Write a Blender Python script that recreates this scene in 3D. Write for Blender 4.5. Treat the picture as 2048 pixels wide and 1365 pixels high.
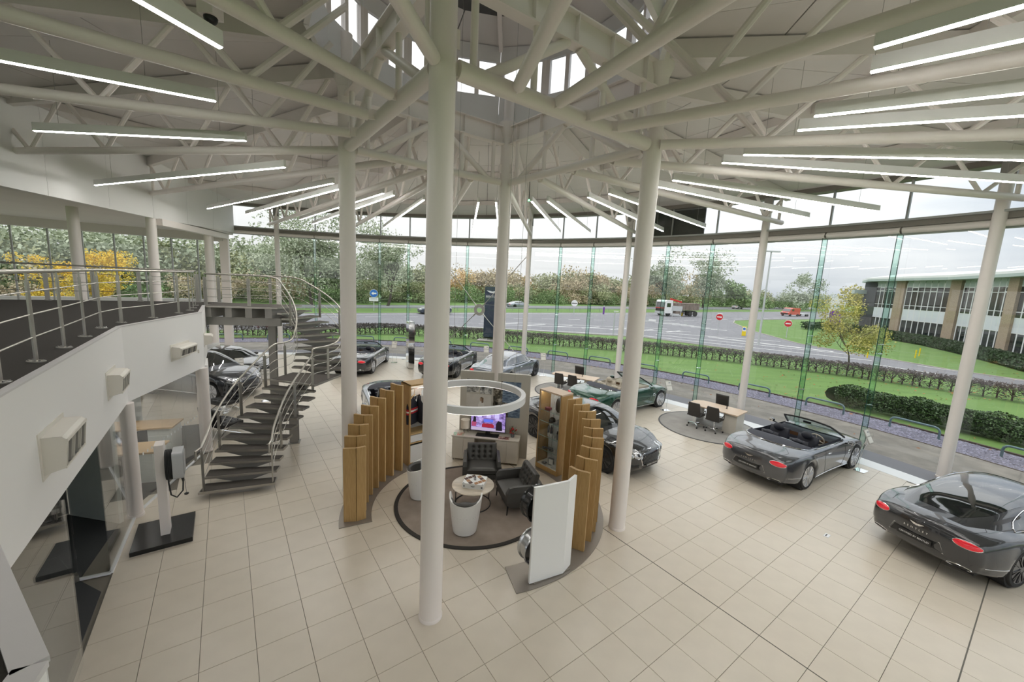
import bpy, bmesh, math, random
import numpy as np
from mathutils import Vector, Matrix
from mathutils.bvhtree import BVHTree
for o in list(bpy.data.objects): bpy.data.objects.remove(o)
SC = bpy.context.scene
COL = SC.collection
rnd = random.Random(7)
PI = math.pi
def rad(a): return a * PI / 180

# ------------------------------------------------------------------ camera
CAM_H, PITCH, ROLL, FPX = 4.923, 0.145537, 0.050237, 796.44
FW = Vector((0, math.cos(PITCH), -math.sin(PITCH)))
_r = Vector((1, 0, 0)); _u = _r.cross(FW)
RT = _r * math.cos(ROLL) + _u * math.sin(ROLL)
UP = _u * math.cos(ROLL) - _r * math.sin(ROLL)
EYE = Vector((0, 0, CAM_H))
cd = bpy.data.cameras.new('camera'); cam = bpy.data.objects.new('camera', cd); COL.objects.link(cam)
cd.sensor_width = 36.0; cd.sensor_fit = 'HORIZONTAL'; cd.lens = FPX / 2048 * 36
cd.clip_start = 0.05; cd.clip_end = 900
cam.matrix_world = Matrix(((RT.x, UP.x, -FW.x, EYE.x), (RT.y, UP.y, -FW.y, EYE.y), (RT.z, UP.z, -FW.z, EYE.z), (0, 0, 0, 1)))
SC.camera = cam
def ray(x, y): return FW + RT * ((x - 1024) / FPX) - UP * ((y - 682.5) / FPX)
def G(x, y, z=0.0):
    """the surveyed spot at height z that the photograph shows at pixel x, y"""
    d = ray(x, y); return EYE + d * ((z - CAM_H) / d.z)
def at_y(x, y, Y):
    d = ray(x, y); return EYE + d * (Y / d.y)
def pix(p):
    d = Vector(p) - EYE; z = d.dot(FW)
    return (1024 + FPX * d.dot(RT) / z, 682.5 - FPX * d.dot(UP) / z, z)

# ------------------------------------------------------------------ view, world, light
vs = SC.view_settings
vs.view_transform = 'Standard'; vs.look = 'None'; vs.gamma = 1.0; vs.use_curve_mapping = False
vs.exposure = 0.65
cy = SC.cycles
cy.transparent_max_bounces = 40; cy.max_bounces = 8; cy.diffuse_bounces = 5; cy.glossy_bounces = 4
cy.transmission_bounces = 6; cy.caustics_reflective = False; cy.caustics_refractive = False
cy.sample_clamp_indirect = 6.0
world = bpy.data.worlds.new('overcast_sky'); SC.world = world; world.use_nodes = True
wn = world.node_tree; wn.nodes.clear()
def N(t, ty, **k):
    n = t.nodes.new(ty)
    for a, b in k.items():
        if a.startswith('i_'): n.inputs[a[2:].replace('_', ' ')].default_value = b
        else: setattr(n, a, b)
    return n
def Lk(t, a, b): t.links.new(a, b)
tc = N(wn, 'ShaderNodeTexCoord'); sep = N(wn, 'ShaderNodeSeparateXYZ'); Lk(wn, tc.outputs['Generated'], sep.inputs[0])
mp = N(wn, 'ShaderNodeMapping'); mp.inputs['Scale'].default_value = (1.0, 1.0, 4.5); Lk(wn, tc.outputs['Generated'], mp.inputs['Vector'])
ns = N(wn, 'ShaderNodeTexNoise'); ns.inputs['Scale'].default_value = 1.6; ns.inputs['Detail'].default_value = 5; ns.inputs['Roughness'].default_value = .5
Lk(wn, mp.outputs[0], ns.inputs['Vector'])
# overcast luminance: the zenith three times the horizon, as under an even cloud deck
zc_ = N(wn, 'ShaderNodeMath', operation='MAXIMUM'); Lk(wn, sep.outputs['Z'], zc_.inputs[0]); zc_.inputs[1].default_value = 0.0
er = N(wn, 'ShaderNodeMath', operation='MULTIPLY_ADD'); Lk(wn, zc_.outputs[0], er.inputs[0]); er.inputs[1].default_value = 2 / 3; er.inputs[2].default_value = 1 / 3
cr = N(wn, 'ShaderNodeValToRGB'); Lk(wn, ns.outputs['Fac'], cr.inputs['Fac'])
cr.color_ramp.elements[0].position = .36; cr.color_ramp.elements[0].color = (.50, .575, .68, 1)
cr.color_ramp.elements[1].position = .60; cr.color_ramp.elements[1].color = (.97, 1, 1.03, 1)
# the cloud deck is thinner and brighter to the north, heavier and bluer towards the east
dk = N(wn, 'ShaderNodeMapRange'); Lk(wn, sep.outputs['X'], dk.inputs['Value'])
dk.inputs['From Min'].default_value = .0; dk.inputs['From Max'].default_value = .75; dk.inputs['To Min'].default_value = .10; dk.inputs['To Max'].default_value = .95
mx = N(wn, 'ShaderNodeMixRGB', blend_type='MULTIPLY'); Lk(wn, dk.outputs[0], mx.inputs['Fac']); Lk(wn, er.outputs[0], mx.inputs[1]); Lk(wn, cr.outputs[0], mx.inputs[2])
bg = N(wn, 'ShaderNodeBackground'); bg.inputs['Strength'].default_value = 1.72; Lk(wn, mx.outputs[0], bg.inputs['Color'])
wo = N(wn, 'ShaderNodeOutputWorld'); Lk(wn, bg.outputs[0], wo.inputs[0])
LAMP = 26.0        # radiance of the linear lamps

# ------------------------------------------------------------------ materials
MATS = {}
def mat(name, col, rough=.5, metal=0.0, spec=.5, var=0.0, vscale=6.0, bump=0.0, bscale=40.0, emit=0.0, coat=0.0, stretch=None, col2=None):
    if name in MATS: return MATS[name]
    m = bpy.data.materials.new(name); m.use_nodes = True; t = m.node_tree; b = t.nodes['Principled BSDF']
    c = tuple(col) + (1,)
    b.inputs['Base Color'].default_value = c; b.inputs['Roughness'].default_value = rough; b.inputs['Metallic'].default_value = metal
    b.inputs['Specular IOR Level'].default_value = spec; b.inputs['Coat Weight'].default_value = coat; b.inputs['Coat Roughness'].default_value = .03
    if emit: b.inputs['Emission Color'].default_value = c; b.inputs['Emission Strength'].default_value = emit
    if var or bump:
        tcn = N(t, 'ShaderNodeTexCoord'); src = tcn.outputs['Object']
        if stretch:
            mpn = N(t, 'ShaderNodeMapping'); mpn.inputs['Scale'].default_value = stretch; Lk(t, src, mpn.inputs['Vector']); src = mpn.outputs[0]
        if var:
            n = N(t, 'ShaderNodeTexNoise'); n.inputs['Scale'].default_value = vscale; n.inputs['Detail'].default_value = 4; Lk(t, src, n.inputs['Vector'])
            r = N(t, 'ShaderNodeValToRGB'); Lk(t, n.outputs['Fac'], r.inputs['Fac'])
            lo = col2 if col2 else tuple(x * (1 - var) for x in col)
            r.color_ramp.elements[0].position = .32; r.color_ramp.elements[0].color = tuple(lo) + (1,)
            r.color_ramp.elements[1].position = .68; r.color_ramp.elements[1].color = c
            Lk(t, r.outputs[0], b.inputs['Base Color'])
        if bump:
            n2 = N(t, 'ShaderNodeTexNoise'); n2.inputs['Scale'].default_value = bscale; n2.inputs['Detail'].default_value = 3; Lk(t, src, n2.inputs['Vector'])
            bp = N(t, 'ShaderNodeBump'); bp.inputs['Strength'].default_value = bump; bp.inputs['Distance'].default_value = .01; Lk(t, n2.outputs['Fac'], bp.inputs['Height']); Lk(t, bp.outputs[0], b.inputs['Normal'])
    MATS[name] = m; return m
def glass(name, tint, refl=1.0, ior=1.45, rough=0.0):
    m = bpy.data.materials.new(name); m.use_nodes = True; t = m.node_tree; t.nodes.clear()
    tr = N(t, 'ShaderNodeBsdfTransparent'); tr.inputs[0].default_value = tuple(tint) + (1,)
    gl = N(t, 'ShaderNodeBsdfGlossy'); gl.inputs['Color'].default_value = (refl, refl, refl, 1); gl.inputs['Roughness'].default_value = rough
    # Schlick reflectance, the same from either side of the sheet
    ge = N(t, 'ShaderNodeNewGeometry'); dt = N(t, 'ShaderNodeVectorMath', operation='DOT_PRODUCT'); Lk(t, ge.outputs['Normal'], dt.inputs[0]); Lk(t, ge.outputs['Incoming'], dt.inputs[1])
    ab = N(t, 'ShaderNodeMath', operation='ABSOLUTE'); Lk(t, dt.outputs['Value'], ab.inputs[0]); om = N(t, 'ShaderNodeMath', operation='SUBTRACT'); om.inputs[0].default_value = 1; Lk(t, ab.outputs[0], om.inputs[1])
    pw = N(t, 'ShaderNodeMath', operation='POWER'); Lk(t, om.outputs[0], pw.inputs[0]); pw.inputs[1].default_value = 5; f0 = ((ior - 1) / (ior + 1)) ** 2
    fr = N(t, 'ShaderNodeMath', operation='MULTIPLY_ADD'); Lk(t, pw.outputs[0], fr.inputs[0]); fr.inputs[1].default_value = 1 - f0; fr.inputs[2].default_value = f0
    mxs = N(t, 'ShaderNodeMixShader'); o = N(t, 'ShaderNodeOutputMaterial')
    Lk(t, fr.outputs[0], mxs.inputs[0]); Lk(t, tr.outputs[0], mxs.inputs[1]); Lk(t, gl.outputs[0], mxs.inputs[2]); Lk(t, mxs.outputs[0], o.inputs[0])
    MATS[name] = m; return m
def srgb(r, g, b):
    f = lambda c: (c / 255 / 12.92) if c / 255 <= .04045 else ((c / 255 + .055) / 1.055) ** 2.4
    return (f(r), f(g), f(b))

# ------------------------------------------------------------------ mesh builder
WM = {}           # object name -> world matrix of things built here
class MB:
    def __init__(s): s.v = []; s.f = []
    def add(s, vs, fs):
        o = len(s.v); s.v += [Vector(p) for p in vs]; s.f += [tuple(i + o for i in f) for f in fs]; return s
    def box(s, c, d, rz=0.0, M=None):
        x, y, z = d[0] / 2, d[1] / 2, d[2] / 2
        P = [Vector((a, b, e)) for e in (-z, z) for b in (-y, y) for a in (-x, x)]
        R = (Matrix.Translation(c) @ Matrix.Rotation(rz, 4, 'Z')) if M is None else M @ Matrix.Translation(c) @ Matrix.Rotation(rz, 4, 'Z')
        return s.add([R @ p for p in P], [(0, 2, 3, 1), (4, 5, 7, 6), (0, 1, 5, 4), (2, 6, 7, 3), (0, 4, 6, 2), (1, 3, 7, 5)])
    def bar(s, p, q, w, h, up=(0, 0, 1)):
        p = Vector(p); q = Vector(q); d = (q - p).normalized(); up = Vector(up)
        if abs(d.dot(up)) > .999: up = Vector((1, 0, 0))
        a = d.cross(up).normalized(); b = a.cross(d)
        P = [e + a * (i * w / 2) + b * (j * h / 2) for e in (p, q) for j in (-1, 1) for i in (-1, 1)]
        return s.add(P, [(0, 1, 3, 2), (4, 6, 7, 5), (0, 4, 5, 1), (2, 3, 7, 6), (0, 2, 6, 4), (1, 5, 7, 3)])
    def tube(s, pts, r, n=8, closed=False, caps=True):
        pts = [Vector(p) for p in pts]; m = len(pts); rings = []
        rs = r if isinstance(r, (list, tuple)) else [r] * m
        prev = None; V = []
        for i, p in enumerate(pts):
            if closed: d = pts[(i + 1) % m] - pts[i - 1]
            else: d = pts[min(i + 1, m - 1)] - pts[max(i - 1, 0)]
            d.normalize()
            if prev is None:
                a = d.cross(Vector((0, 0, 1)))
                if a.length < .05: a = d.cross(Vector((1, 0, 0)))
            else: a = prev - d * prev.dot(d)
            a.normalize(); prev = a; b = d.cross(a)
            V += [p + (a * math.cos(2 * PI * k / n) + b * math.sin(2 * PI * k / n)) * rs[i] for k in range(n)]
        F = []
        for i in range(m if closed else m - 1):
            j = (i + 1) % m
            F += [(i * n + k, i * n + (k + 1) % n, j * n + (k + 1) % n, j * n + k) for k in range(n)]
        if caps and not closed: F += [tuple(range(n))[::-1], tuple((m - 1) * n + k for k in range(n))]
        return s.add(V, F)
    def lathe(s, prof, n=24, c=(0, 0, 0), M=None, sx=1, sy=1):
        V = []; F = []; m = len(prof); c = Vector(c)
        for r, z in prof:
            for k in range(n):
                p = Vector((r * sx * math.cos(2 * PI * k / n), r * sy * math.sin(2 * PI * k / n), z))
                V.append((M @ p if M else p) + c)
        for i in range(m - 1):
            F += [(i * n + k, i * n + (k + 1) % n, (i + 1) * n + (k + 1) % n, (i + 1) * n + k) for k in range(n)]
        loop = prof[0] == prof[-1]
        if prof[0][0] > 1e-6 and not loop: F.append(tuple(range(n))[::-1])
        if prof[-1][0] > 1e-6 and not loop: F.append(tuple((m - 1) * n + k for k in range(n)))
        return s.add(V, F)
    def prism(s, poly, z0, z1, M=None):
        n = len(poly)
        if sum(poly[i - 1][0] * poly[i][1] - poly[i][0] * poly[i - 1][1] for i in range(n)) < 0: poly = poly[::-1]
        V = [Vector((p[0], p[1], z)) for z in (z0, z1) for p in poly]
        if M: V = [M @ v for v in V]
        return s.add(V, [tuple(range(n))[::-1], tuple(range(n, 2 * n))] + [(i, (i + 1) % n, n + (i + 1) % n, n + i) for i in range(n)])
    def grid(s, P, wrap_u=False, wrap_v=False):
        a = len(P); b = len(P[0]); V = [Vector(p) for row in P for p in row]; F = []
        for i in range(a if wrap_u else a - 1):
            for j in range(b if wrap_v else b - 1):
                F.append((i * b + j, ((i + 1) % a) * b + j, ((i + 1) % a) * b + (j + 1) % b, i * b + (j + 1) % b))
        return s.add(V, F)
    def arc(s, c, r0, r1, z0, z1, a0, a1, n):
        """a solid slice of a ring"""
        V = []; F = []
        for i in range(n + 1):
            a = a0 + (a1 - a0) * i / n; ca, sa = math.cos(a), math.sin(a)
            for r, z in ((r0, z0), (r1, z0), (r1, z1), (r0, z1)): V.append((c[0] + r * ca, c[1] + r * sa, z))
        full = abs(abs(a1 - a0) - 2 * PI) < 1e-6
        for i in range(n):
            o = 4 * i; q = 4 * (i + 1)
            F += [(o + k, o + (k + 1) % 4, q + (k + 1) % 4, q + k) for k in range(4)]
        if not full: F += [(3, 2, 1, 0), tuple(4 * n + k for k in range(4))]
        return s.add(V, F)
    def ball(s, c, r, n=10, m=6, sc=(1, 1, 1)):
        P = [[Vector(c) + Vector((r * sc[0] * math.sin(PI * i / m) * math.cos(2 * PI * k / n), r * sc[1] * math.sin(PI * i / m) * math.sin(2 * PI * k / n), -r * sc[2] * math.cos(PI * i / m))) for k in range(n)] for i in range(m + 1)]
        return s.grid(P, wrap_v=True)
    def quad(s, a, b, c, d): return s.add([a, b, c, d], [(0, 1, 2, 3)])
    def build(s, name, material, parent=None, smooth=False, local=False, kind=None, fix=False, origin=True):
        me = bpy.data.meshes.new(name); V = s.v; M = Matrix()
        if parent is not None:
            M = WM[parent.name]
            if not local: iv = M.inverted(); V = [iv @ v for v in V]
        elif origin and V:
            lo = [min(v[k] for v in V) for k in range(3)]; hi = [max(v[k] for v in V) for k in range(3)]
            M = Matrix.Translation(((lo[0] + hi[0]) / 2, (lo[1] + hi[1]) / 2, lo[2])); iv = M.inverted(); V = [iv @ v for v in V]
        me.from_pydata([tuple(v) for v in V], [], s.f)
        if fix:
            bm = bmesh.new(); bm.from_mesh(me); bmesh.ops.remove_doubles(bm, verts=bm.verts, dist=1e-5); bmesh.ops.recalc_face_normals(bm, faces=bm.faces); bm.to_mesh(me); bm.free()
        me.materials.append(material)
        if smooth:
            me.polygons.foreach_set('use_smooth', [True] * len(me.polygons))
            if smooth != 'all':
                try: me.set_sharp_from_angle(angle=rad(38))
                except Exception: pass
        me.update()
        o = bpy.data.objects.new(name, me); COL.objects.link(o)
        if parent is not None: o.parent = parent
        else: o.matrix_world = M
        WM[o.name] = M
        if kind: o['kind'] = kind
        return o
def tag(o, label, cat, group=None):
    o['label'] = label; o['category'] = cat
    if group: o['group'] = group
    return o
def thing(name, label=None, cat=None, loc=(0, 0, 0), rz=0.0, group=None, kind=None):
    o = bpy.data.objects.new(name, None); COL.objects.link(o); o.empty_display_size = .2
    M = Matrix.Translation(loc) @ Matrix.Rotation(rz, 4, 'Z'); o.matrix_world = M; WM[o.name] = M
    if label: o['label'] = label
    if cat: o['category'] = cat
    if group: o['group'] = group
    if kind: o['kind'] = kind
    return o
def share(src, parent, M=None):
    """another piece with the same mesh, under parent, moved by M (in the parent's frame)"""
    c = src.copy(); COL.objects.link(c); c.parent = parent
    if M is not None: c.matrix_local = M
    return c
def kids(o): return [c for c in bpy.data.objects if c.parent == o]
CH = {}
def dup(root, loc, rz, label, group=None, scale=None):
    if root.name not in CH: CH[root.name] = [(c, kids(c)) for c in kids(root)]
    r = root.copy(); COL.objects.link(r); r.matrix_world = Matrix.Translation(loc) @ Matrix.Rotation(rz, 4, 'Z')
    if scale: r.scale = scale if not isinstance(scale, (int, float)) else (scale,) * 3
    r['label'] = label
    if group: r['group'] = group
    for c, gs in CH[root.name]:
        d = c.copy(); COL.objects.link(d); d.parent = r
        for g in gs: e = g.copy(); COL.objects.link(e); e.parent = d
    return r
def struct(o, kind='structure'): o['kind'] = kind; return o
def textmesh(txt, size, extrude=.002, bold=False, squash=1.0):
    cu = bpy.data.curves.new('t', 'FONT'); cu.body = txt; cu.size = size; cu.extrude = extrude; cu.align_x = 'CENTER'; cu.align_y = 'CENTER'; cu.resolution_u = 2
    ob = bpy.data.objects.new('t', cu); COL.objects.link(ob); dg = bpy.context.evaluated_depsgraph_get(); dg.update()
    me = bpy.data.meshes.new_from_object(ob.evaluated_get(dg)); V = [Vector((v.co.x * squash, v.co.y, v.co.z)) for v in me.vertices]; F = [tuple(p.vertices) for p in me.polygons]
    bpy.data.objects.remove(ob); bpy.data.curves.remove(cu); bpy.data.meshes.remove(me)
    return V, F
def put_text(mb, txt, size, M, extrude=.002, squash=1.0):
    V, F = textmesh(txt, size, extrude, squash=squash); mb.add([M @ v for v in V], F); return mb
def frame(o, x, z):
    """matrix with origin o, local x along x, local y along z-ish up vector (for upright lettering)"""
    x = Vector(x).normalized(); y = Vector(z).normalized(); n = x.cross(y)
    return Matrix(((x.x, y.x, n.x, o[0]), (x.y, y.y, n.y, o[1]), (x.z, y.z, n.z, o[2]), (0, 0, 0, 1)))
def wings(mb, M, w):
    """winged emblem w wide: two feathered wings and a round centre"""
    h = w * .28
    for sgn in (-1, 1):
        for k in range(4):
            a = (.07 + .0 * k, h * (.22 - .13 * k)); L = .5 - .085 * k
            P = [(sgn * w * .07, a[1] + h * .1), (sgn * w * L, a[1] + h * (.30 - .06 * k)), (sgn * w * (L - .05), a[1] + h * (.12 - .06 * k)), (sgn * w * .07, a[1] - h * .03)]
            mb.add([M @ Vector((x, y, 0)) for x, y in P] + [M @ Vector((x, y, .004)) for x, y in P], [(4, 5, 6, 7), (0, 3, 2, 1), (0, 1, 5, 4), (1, 2, 6, 5), (2, 3, 7, 6), (3, 0, 4, 7)])
    mb.lathe([(w * .085, 0), (w * .085, .006), (0, .006)], 14, M=M)
    return mb
# ------------------------------------------------------------------ shared materials
WHITE = mat('white_steel_paint', (.83, .775, .745), rough=.38)
PLASTER = mat('white_plaster', (.82, .815, .81), rough=.6, bump=.05, bscale=60)
PANEL = mat('ceiling_panel', (.73, .70, .68), rough=.6, var=.05, vscale=.8)
DECKW = mat('ceiling_beam', (.69, .65, .62), rough=.55)
LAMPW = mat('lamp_housing', (.78, .78, .77), rough=.4)
LED = mat('led_diffuser', (1.0, .98, .93), emit=LAMP)
TILE = mat('beige_stone_tile', (.66, .595, .50), rough=.28, var=.05, vscale=3.0, bump=.02, bscale=30)
GROUT = mat('grout', (.20, .18, .15), rough=.8)
EDGEW = mat('white_edge_stone', (.78, .79, .80), rough=.3)
STRIPD = mat('dark_edge_grille', (.16, .16, .18), rough=.6, bump=.1, bscale=120)
STEEL = mat('brushed_steel', (.46, .44, .40), rough=.36, metal=.9, bump=.05, bscale=200, stretch=(1, 1, .05))
STEELD = mat('grey_painted_steel', (.33, .32, .30), rough=.45, metal=.3)
CHROME = mat('chrome', (.85, .85, .86), rough=.06, metal=1)
BLACK = mat('black_plastic', (.012, .012, .013), rough=.35)
RUBBER = mat('black_rubber', (.02, .02, .021), rough=.75)
CARPET = mat('dark_brown_carpet', (.040, .034, .029), rough=.95, var=.25, vscale=90, bump=.3, bscale=260)
CARPETG = mat('charcoal_carpet', (.045, .047, .050), rough=.95, bump=.3, bscale=220)
GLASS = glass('clear_glass', (.975, .983, .978))
GLASSG = glass('green_fin_glass', (.80, .94, .89), ior=1.4)
GEDGE = mat('glass_edge', (.02, .07, .055), rough=.15)
MULL = mat('grey_mullion', (.42, .43, .43), rough=.45, metal=.2)
BROWNG = mat('bronze_channel', (.22, .20, .175), rough=.5)
CW = Vector((-8.82, 2.24, 0)); RW = 22.28          # centre and floor radius of the round glass wall
C0 = Vector((-.65, 8.12, 0))                       # middle of the roof
def cw(a, r, z=0.0): return Vector((CW.x + r * math.cos(rad(a)), CW.y + r * math.sin(rad(a)), z))
def on_wall(a, r):
    """distance from the middle of the roof to the circle of radius r about CW, in direction a degrees"""
    d = Vector((math.cos(rad(a)), math.sin(rad(a)), 0)); w = C0 - CW; b = w.dot(d); return -b + math.sqrt(b * b - w.dot(w) + r * r)
def c0(a, r, z=0.0): return Vector((C0.x + r * math.cos(rad(a)), C0.y + r * math.sin(rad(a)), z))

# ------------------------------------------------------------------ floor of stone tiles
fl = MB(); fl.lathe([(0, -.2), (RW + 1.0, -.2), (RW + 1.0, -.012), (0, -.012)], 96, c=CW)
floor = struct(fl.build('floor', GROUT))
TH = .626497; uX, uY = math.cos(TH), math.sin(TH); T0 = Vector((-5.875, 6.290, 0))
def tile_at(A, r): return T0 + Vector((uX, uY, 0)) * (.6 * A) + Vector((uY, -uX, 0)) * (.6 * r)
tm = MB(); tm.add([(-.298, -.298, -.012), (.298, -.298, -.012), (.298, .298, -.012), (-.298, .298, -.012), (-.2965, -.2965, 0), (.2965, -.2965, 0), (.2965, .2965, 0), (-.2965, .2965, 0)],
       [(4, 5, 6, 7), (0, 1, 5, 4), (1, 2, 6, 5), (2, 3, 7, 6), (3, 0, 4, 7)])
FAS = [Vector(p) for p in ((-3.85, 2.55, 0), (-7.3, 7.3, 0), (-8.15, 10.3, 0))]      # glass line below the gallery
def left_of(p, a, b): return (b.x - a.x) * (p.y - a.y) - (b.y - a.y) * (p.x - a.x)
def in_rooms(p):
    if p.y > 10.6: return False
    q = FAS[0] if p.y < 7.3 else FAS[1]; w = FAS[1] if p.y < 7.3 else FAS[2]
    return left_of(p, q, w) > -.18
cands = []
for A in range(-40, 42):
    for r in range(-40, 42):
        c = tile_at(A + .5, r + .5); d = (c - CW).length
        if d > RW - .42 or in_rooms(c): continue
        x, y, z = pix(c)
        seen = z > .5 and -40 < x < 2090 and 560 < y < 1420
        if not seen and c.y < -3: continue
        cands.append((-(1 / z ** 3 if seen else 0), seen, c))
cands.sort(key=lambda t: t[0])
first = None; rest = MB(); q = MB(); Rz = Matrix.Rotation(TH, 4, 'Z')
for k, (s_, seen, c) in enumerate(cands):
    if k < 300 and seen:
        if first is None:
            first = tm.build('tile', TILE, floor, local=True); first.matrix_local = WM[floor.name].inverted() @ Matrix.Translation(c) @ Rz
        else: share(first, floor, WM[floor.name].inverted() @ Matrix.Translation(c) @ Rz)
    else: rest.add([Matrix.Translation(c) @ Rz @ v for v in tm.v], tm.f)
rest.build('tile_field', TILE, floor, kind='stuff')
eb = MB(); eb.arc(CW, RW - .62, RW, -.01, .004, rad(-30), rad(170), 120); struct(eb.build('trim_1', EDGEW))
eb = MB(); eb.arc(CW, RW, RW + .95, -.01, .002, rad(-30), rad(170), 120); struct(eb.build('trim_2', STRIPD))
jm = MB()
for a0, a1 in (((12, -2), (12, 26)), ((-1, -1), (-1, 16)), ((6, 14), (34, 14))):
    jm.bar(tile_at(*a0) + Vector((0, 0, .0005)), tile_at(*a1) + Vector((0, 0, .0005)), .016, .003)
struct(jm.build('trim_3', mat('expansion_joint', (.13, .12, .10), rough=.7)))
for k, (x, y, lab) in enumerate(((1654, 1072, 'small white floor socket lid in the tiles behind the near grey coupe'), (963, 918, 'small white floor socket lid beside the lounge rug'))):
    p = G(x, y); t = thing('floor_socket', lab, 'floor socket', p, TH)
    MB().box((0, 0, .002), (.16, .085, .008)).build('lid', EDGEW, t, local=True); MB().box((0, .012, .0075), (.09, .02, .004)).build('slot', BLACK, t, local=True)

# ------------------------------------------------------------------ round glass wall
WCOLS = [7.3, 21.9, 36.75, 51.4, 65.5, 80.1, 93.8, 104.2]
UPL = {}
pane_no = 0
def facade_pane(parent, a0, a1, z0, z1, r=RW + 1.0, m=GLASS, name='pane', th=.012, g=.0035):
    n = 2
    mb = MB(); mb.arc(CW, r, r + th, z0 + g, z1 - g, rad(a0 + g / r * 57.3), rad(a1 - g / r * 57.3), n); return mb.build(name, m, parent)
def facade_bay(no, angs, z0, ztr, ztop, fins=True, upper=True, joint=3.4):
    w = thing('window_%d' % no, loc=cw(angs[0], RW + 1.0), kind='structure')
    for a, b in zip(angs[:-1], angs[1:]):
        facade_pane(w, a, b, z0, joint); facade_pane(w, a, b, joint, ztr)
        if upper: facade_pane(w, a, b, ztr + .4, ztop)
    for a in angs[:-1]:
        if upper: MB().bar(cw(a, RW + .97, ztr + .4), cw(a, RW + .97, ztop), .05, .09, up=(math.cos(rad(a)), math.sin(rad(a)), 0)).build('mullion', MULL, w)
    if fins:
        for a in angs[1:-1]:
            u = Vector((math.cos(rad(a)), math.sin(rad(a)), 0)); t = Vector((-u.y, u.x, 0))
            MB().bar(cw(a, RW + .77, .01), cw(a, RW + .77, ztr - .02), .40, .019, up=t).build('glass_fin', GLASSG, w)
            for rr in (RW + .57, RW + .97):
                MB().bar(cw(a, rr, .01), cw(a, rr, ztr - .02), .005, .021, up=t).build('fin_edge', GEDGE, w)
            for z in (1.55, 3.25, 3.55, 5.3):
                mb = MB(); mb.tube([cw(a, RW + .8, z) - t * .10, cw(a, RW + .8, z) + t * .10], .012, 6); mb.tube([cw(a, RW + .72, z), cw(a, RW + .98, z)], .014, 6)
                mb.build('clamp', CHROME, w)
    return w
bn = 1
for a, b in zip(WCOLS[:-1], WCOLS[1:]):
    n = 2 if b > 100 else 3
    facade_bay(bn, [a + (b - a) * k / n for k in range(n + 1)], 0.0, 7.0, 8.62); bn += 1
facade_bay(bn, [104.2, 110.2], 0, 7.0, 8.62); bn += 1
facade_bay(bn, [-7.3, -2.4, 2.4, 7.3], 0, 7.0, 8.62); bn += 1
facade_bay(bn, [-21.9, -17.0, -12.2, -7.3], 0, 7.0, 8.62); bn += 1
# wing beyond the white end wall: lower window head
for a, b in ((111.4, 120.2), (120.2, 129), (129, 137.8), (137.8, 146.6), (146.6, 155.4)):
    w = facade_bay(bn, [a + (b - a) * k / 3 for k in range(4)], 0, 6.45, 8, fins=False, upper=False, joint=3.0); bn += 1
    for k in range(3):
        aa = a + (b - a) * k / 3
        MB().bar(cw(aa, RW + .9, 0), cw(aa, RW + .9, 6.45), .06, .14, up=(math.cos(rad(aa)), math.sin(rad(aa)), 0)).build('mullion', MULL, w)
    MB().arc(CW, RW + .85, RW + 1.05, 2.86, 3.06, rad(a), rad(b), 6).build('transom', EDGEW, w)
# ring beam over the tall panes: bronze channel above, white blind casings below
ring = thing('trim_4', loc=cw(60, RW + .8, 7.0), kind='structure')
MB().arc(CW, RW + .62, RW + 1.1, 7.36, 7.42, rad(-22), rad(111), 100).build('ledge', MULL, ring)
MB().arc(CW, RW + .75, RW + 1.1, 7.2, 7.36, rad(-22), rad(111), 100).build('channel', BROWNG, ring)
allang = []
for a, b in zip([-21.9, -7.3] + WCOLS[:-1], [-7.3, 7.3] + WCOLS[1:]):
    n = 2 if b > 100 else 3; allang += [a + (b - a) * k / n for k in range(n)]
allang += [104.2, 110.6]
for a, b in zip(allang[:-1], allang[1:]):
    P = []
    for k in range(5):
        aa = a + .06 + (b - a - .12) * k / 4
        P.append([cw(aa, RW + .82 + .11 * math.cos(2 * PI * i / 10), 7.10 + .10 * math.sin(2 * PI * i / 10)) for i in range(10)])
    MB().grid(P, wrap_v=True).build('blind_casing', WHITE, ring, smooth=True)
MB().arc(CW, RW + .93, RW + 1.1, 6.98, 7.2, rad(-22), rad(111), 100).build('head_rail', MULL, ring)
# eaves
MB().arc(CW, RW + .8, RW + 1.25, 8.62, 8.80, rad(-22), rad(111), 100).build('eaves_channel', BROWNG, ring)
# perimeter columns
PCL = {21.9: 'white perimeter column standing between the near grey coupe and the open-top grey car', 36.75: 'white perimeter column standing behind the white desk near the glass wall', 51.4: 'white perimeter column rising behind the green open-top car',
       65.5: 'white perimeter column with a bracing rod, between the silver coupe and the far desk', 80.1: 'white perimeter column hidden behind the thick front column', 93.8: 'white perimeter column behind the thick column at the oak screen', 104.2: 'slim white perimeter column seen through the stair railing', 7.3: 'white perimeter column beyond the near grey coupe'}
PC = {}
for a in WCOLS:
    t = thing('perimeter_column', PCL[a], 'column', cw(a, RW + .72), 0, 'columns of the round glass wall')
    p = cw(a, RW + .72)
    MB().lathe([(.137, 0), (.137, 8.15)], 24, c=p).build('shaft', WHITE, t, smooth=True)
    MB().lathe([(.15, 0), (.15, .05), (.137, .06)], 24, c=p).build('base_ring', WHITE, t, smooth=True)
    mb = MB(); mb.box((p.x, p.y, 8.38), (.10, .30, .5), rad(a)); mb.build('head_bracket', STEELD, t)
    mb = MB(); mb.tube([cw(a, RW + .72, 3.6), cw(a, RW + .98, 3.6)], .02, 6); mb.tube([cw(a, RW + .72, 1.6), cw(a, RW + .98, 1.6)], .02, 6); mb.build('glass_clamp', CHROME, t)
    PC[a] = p
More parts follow.
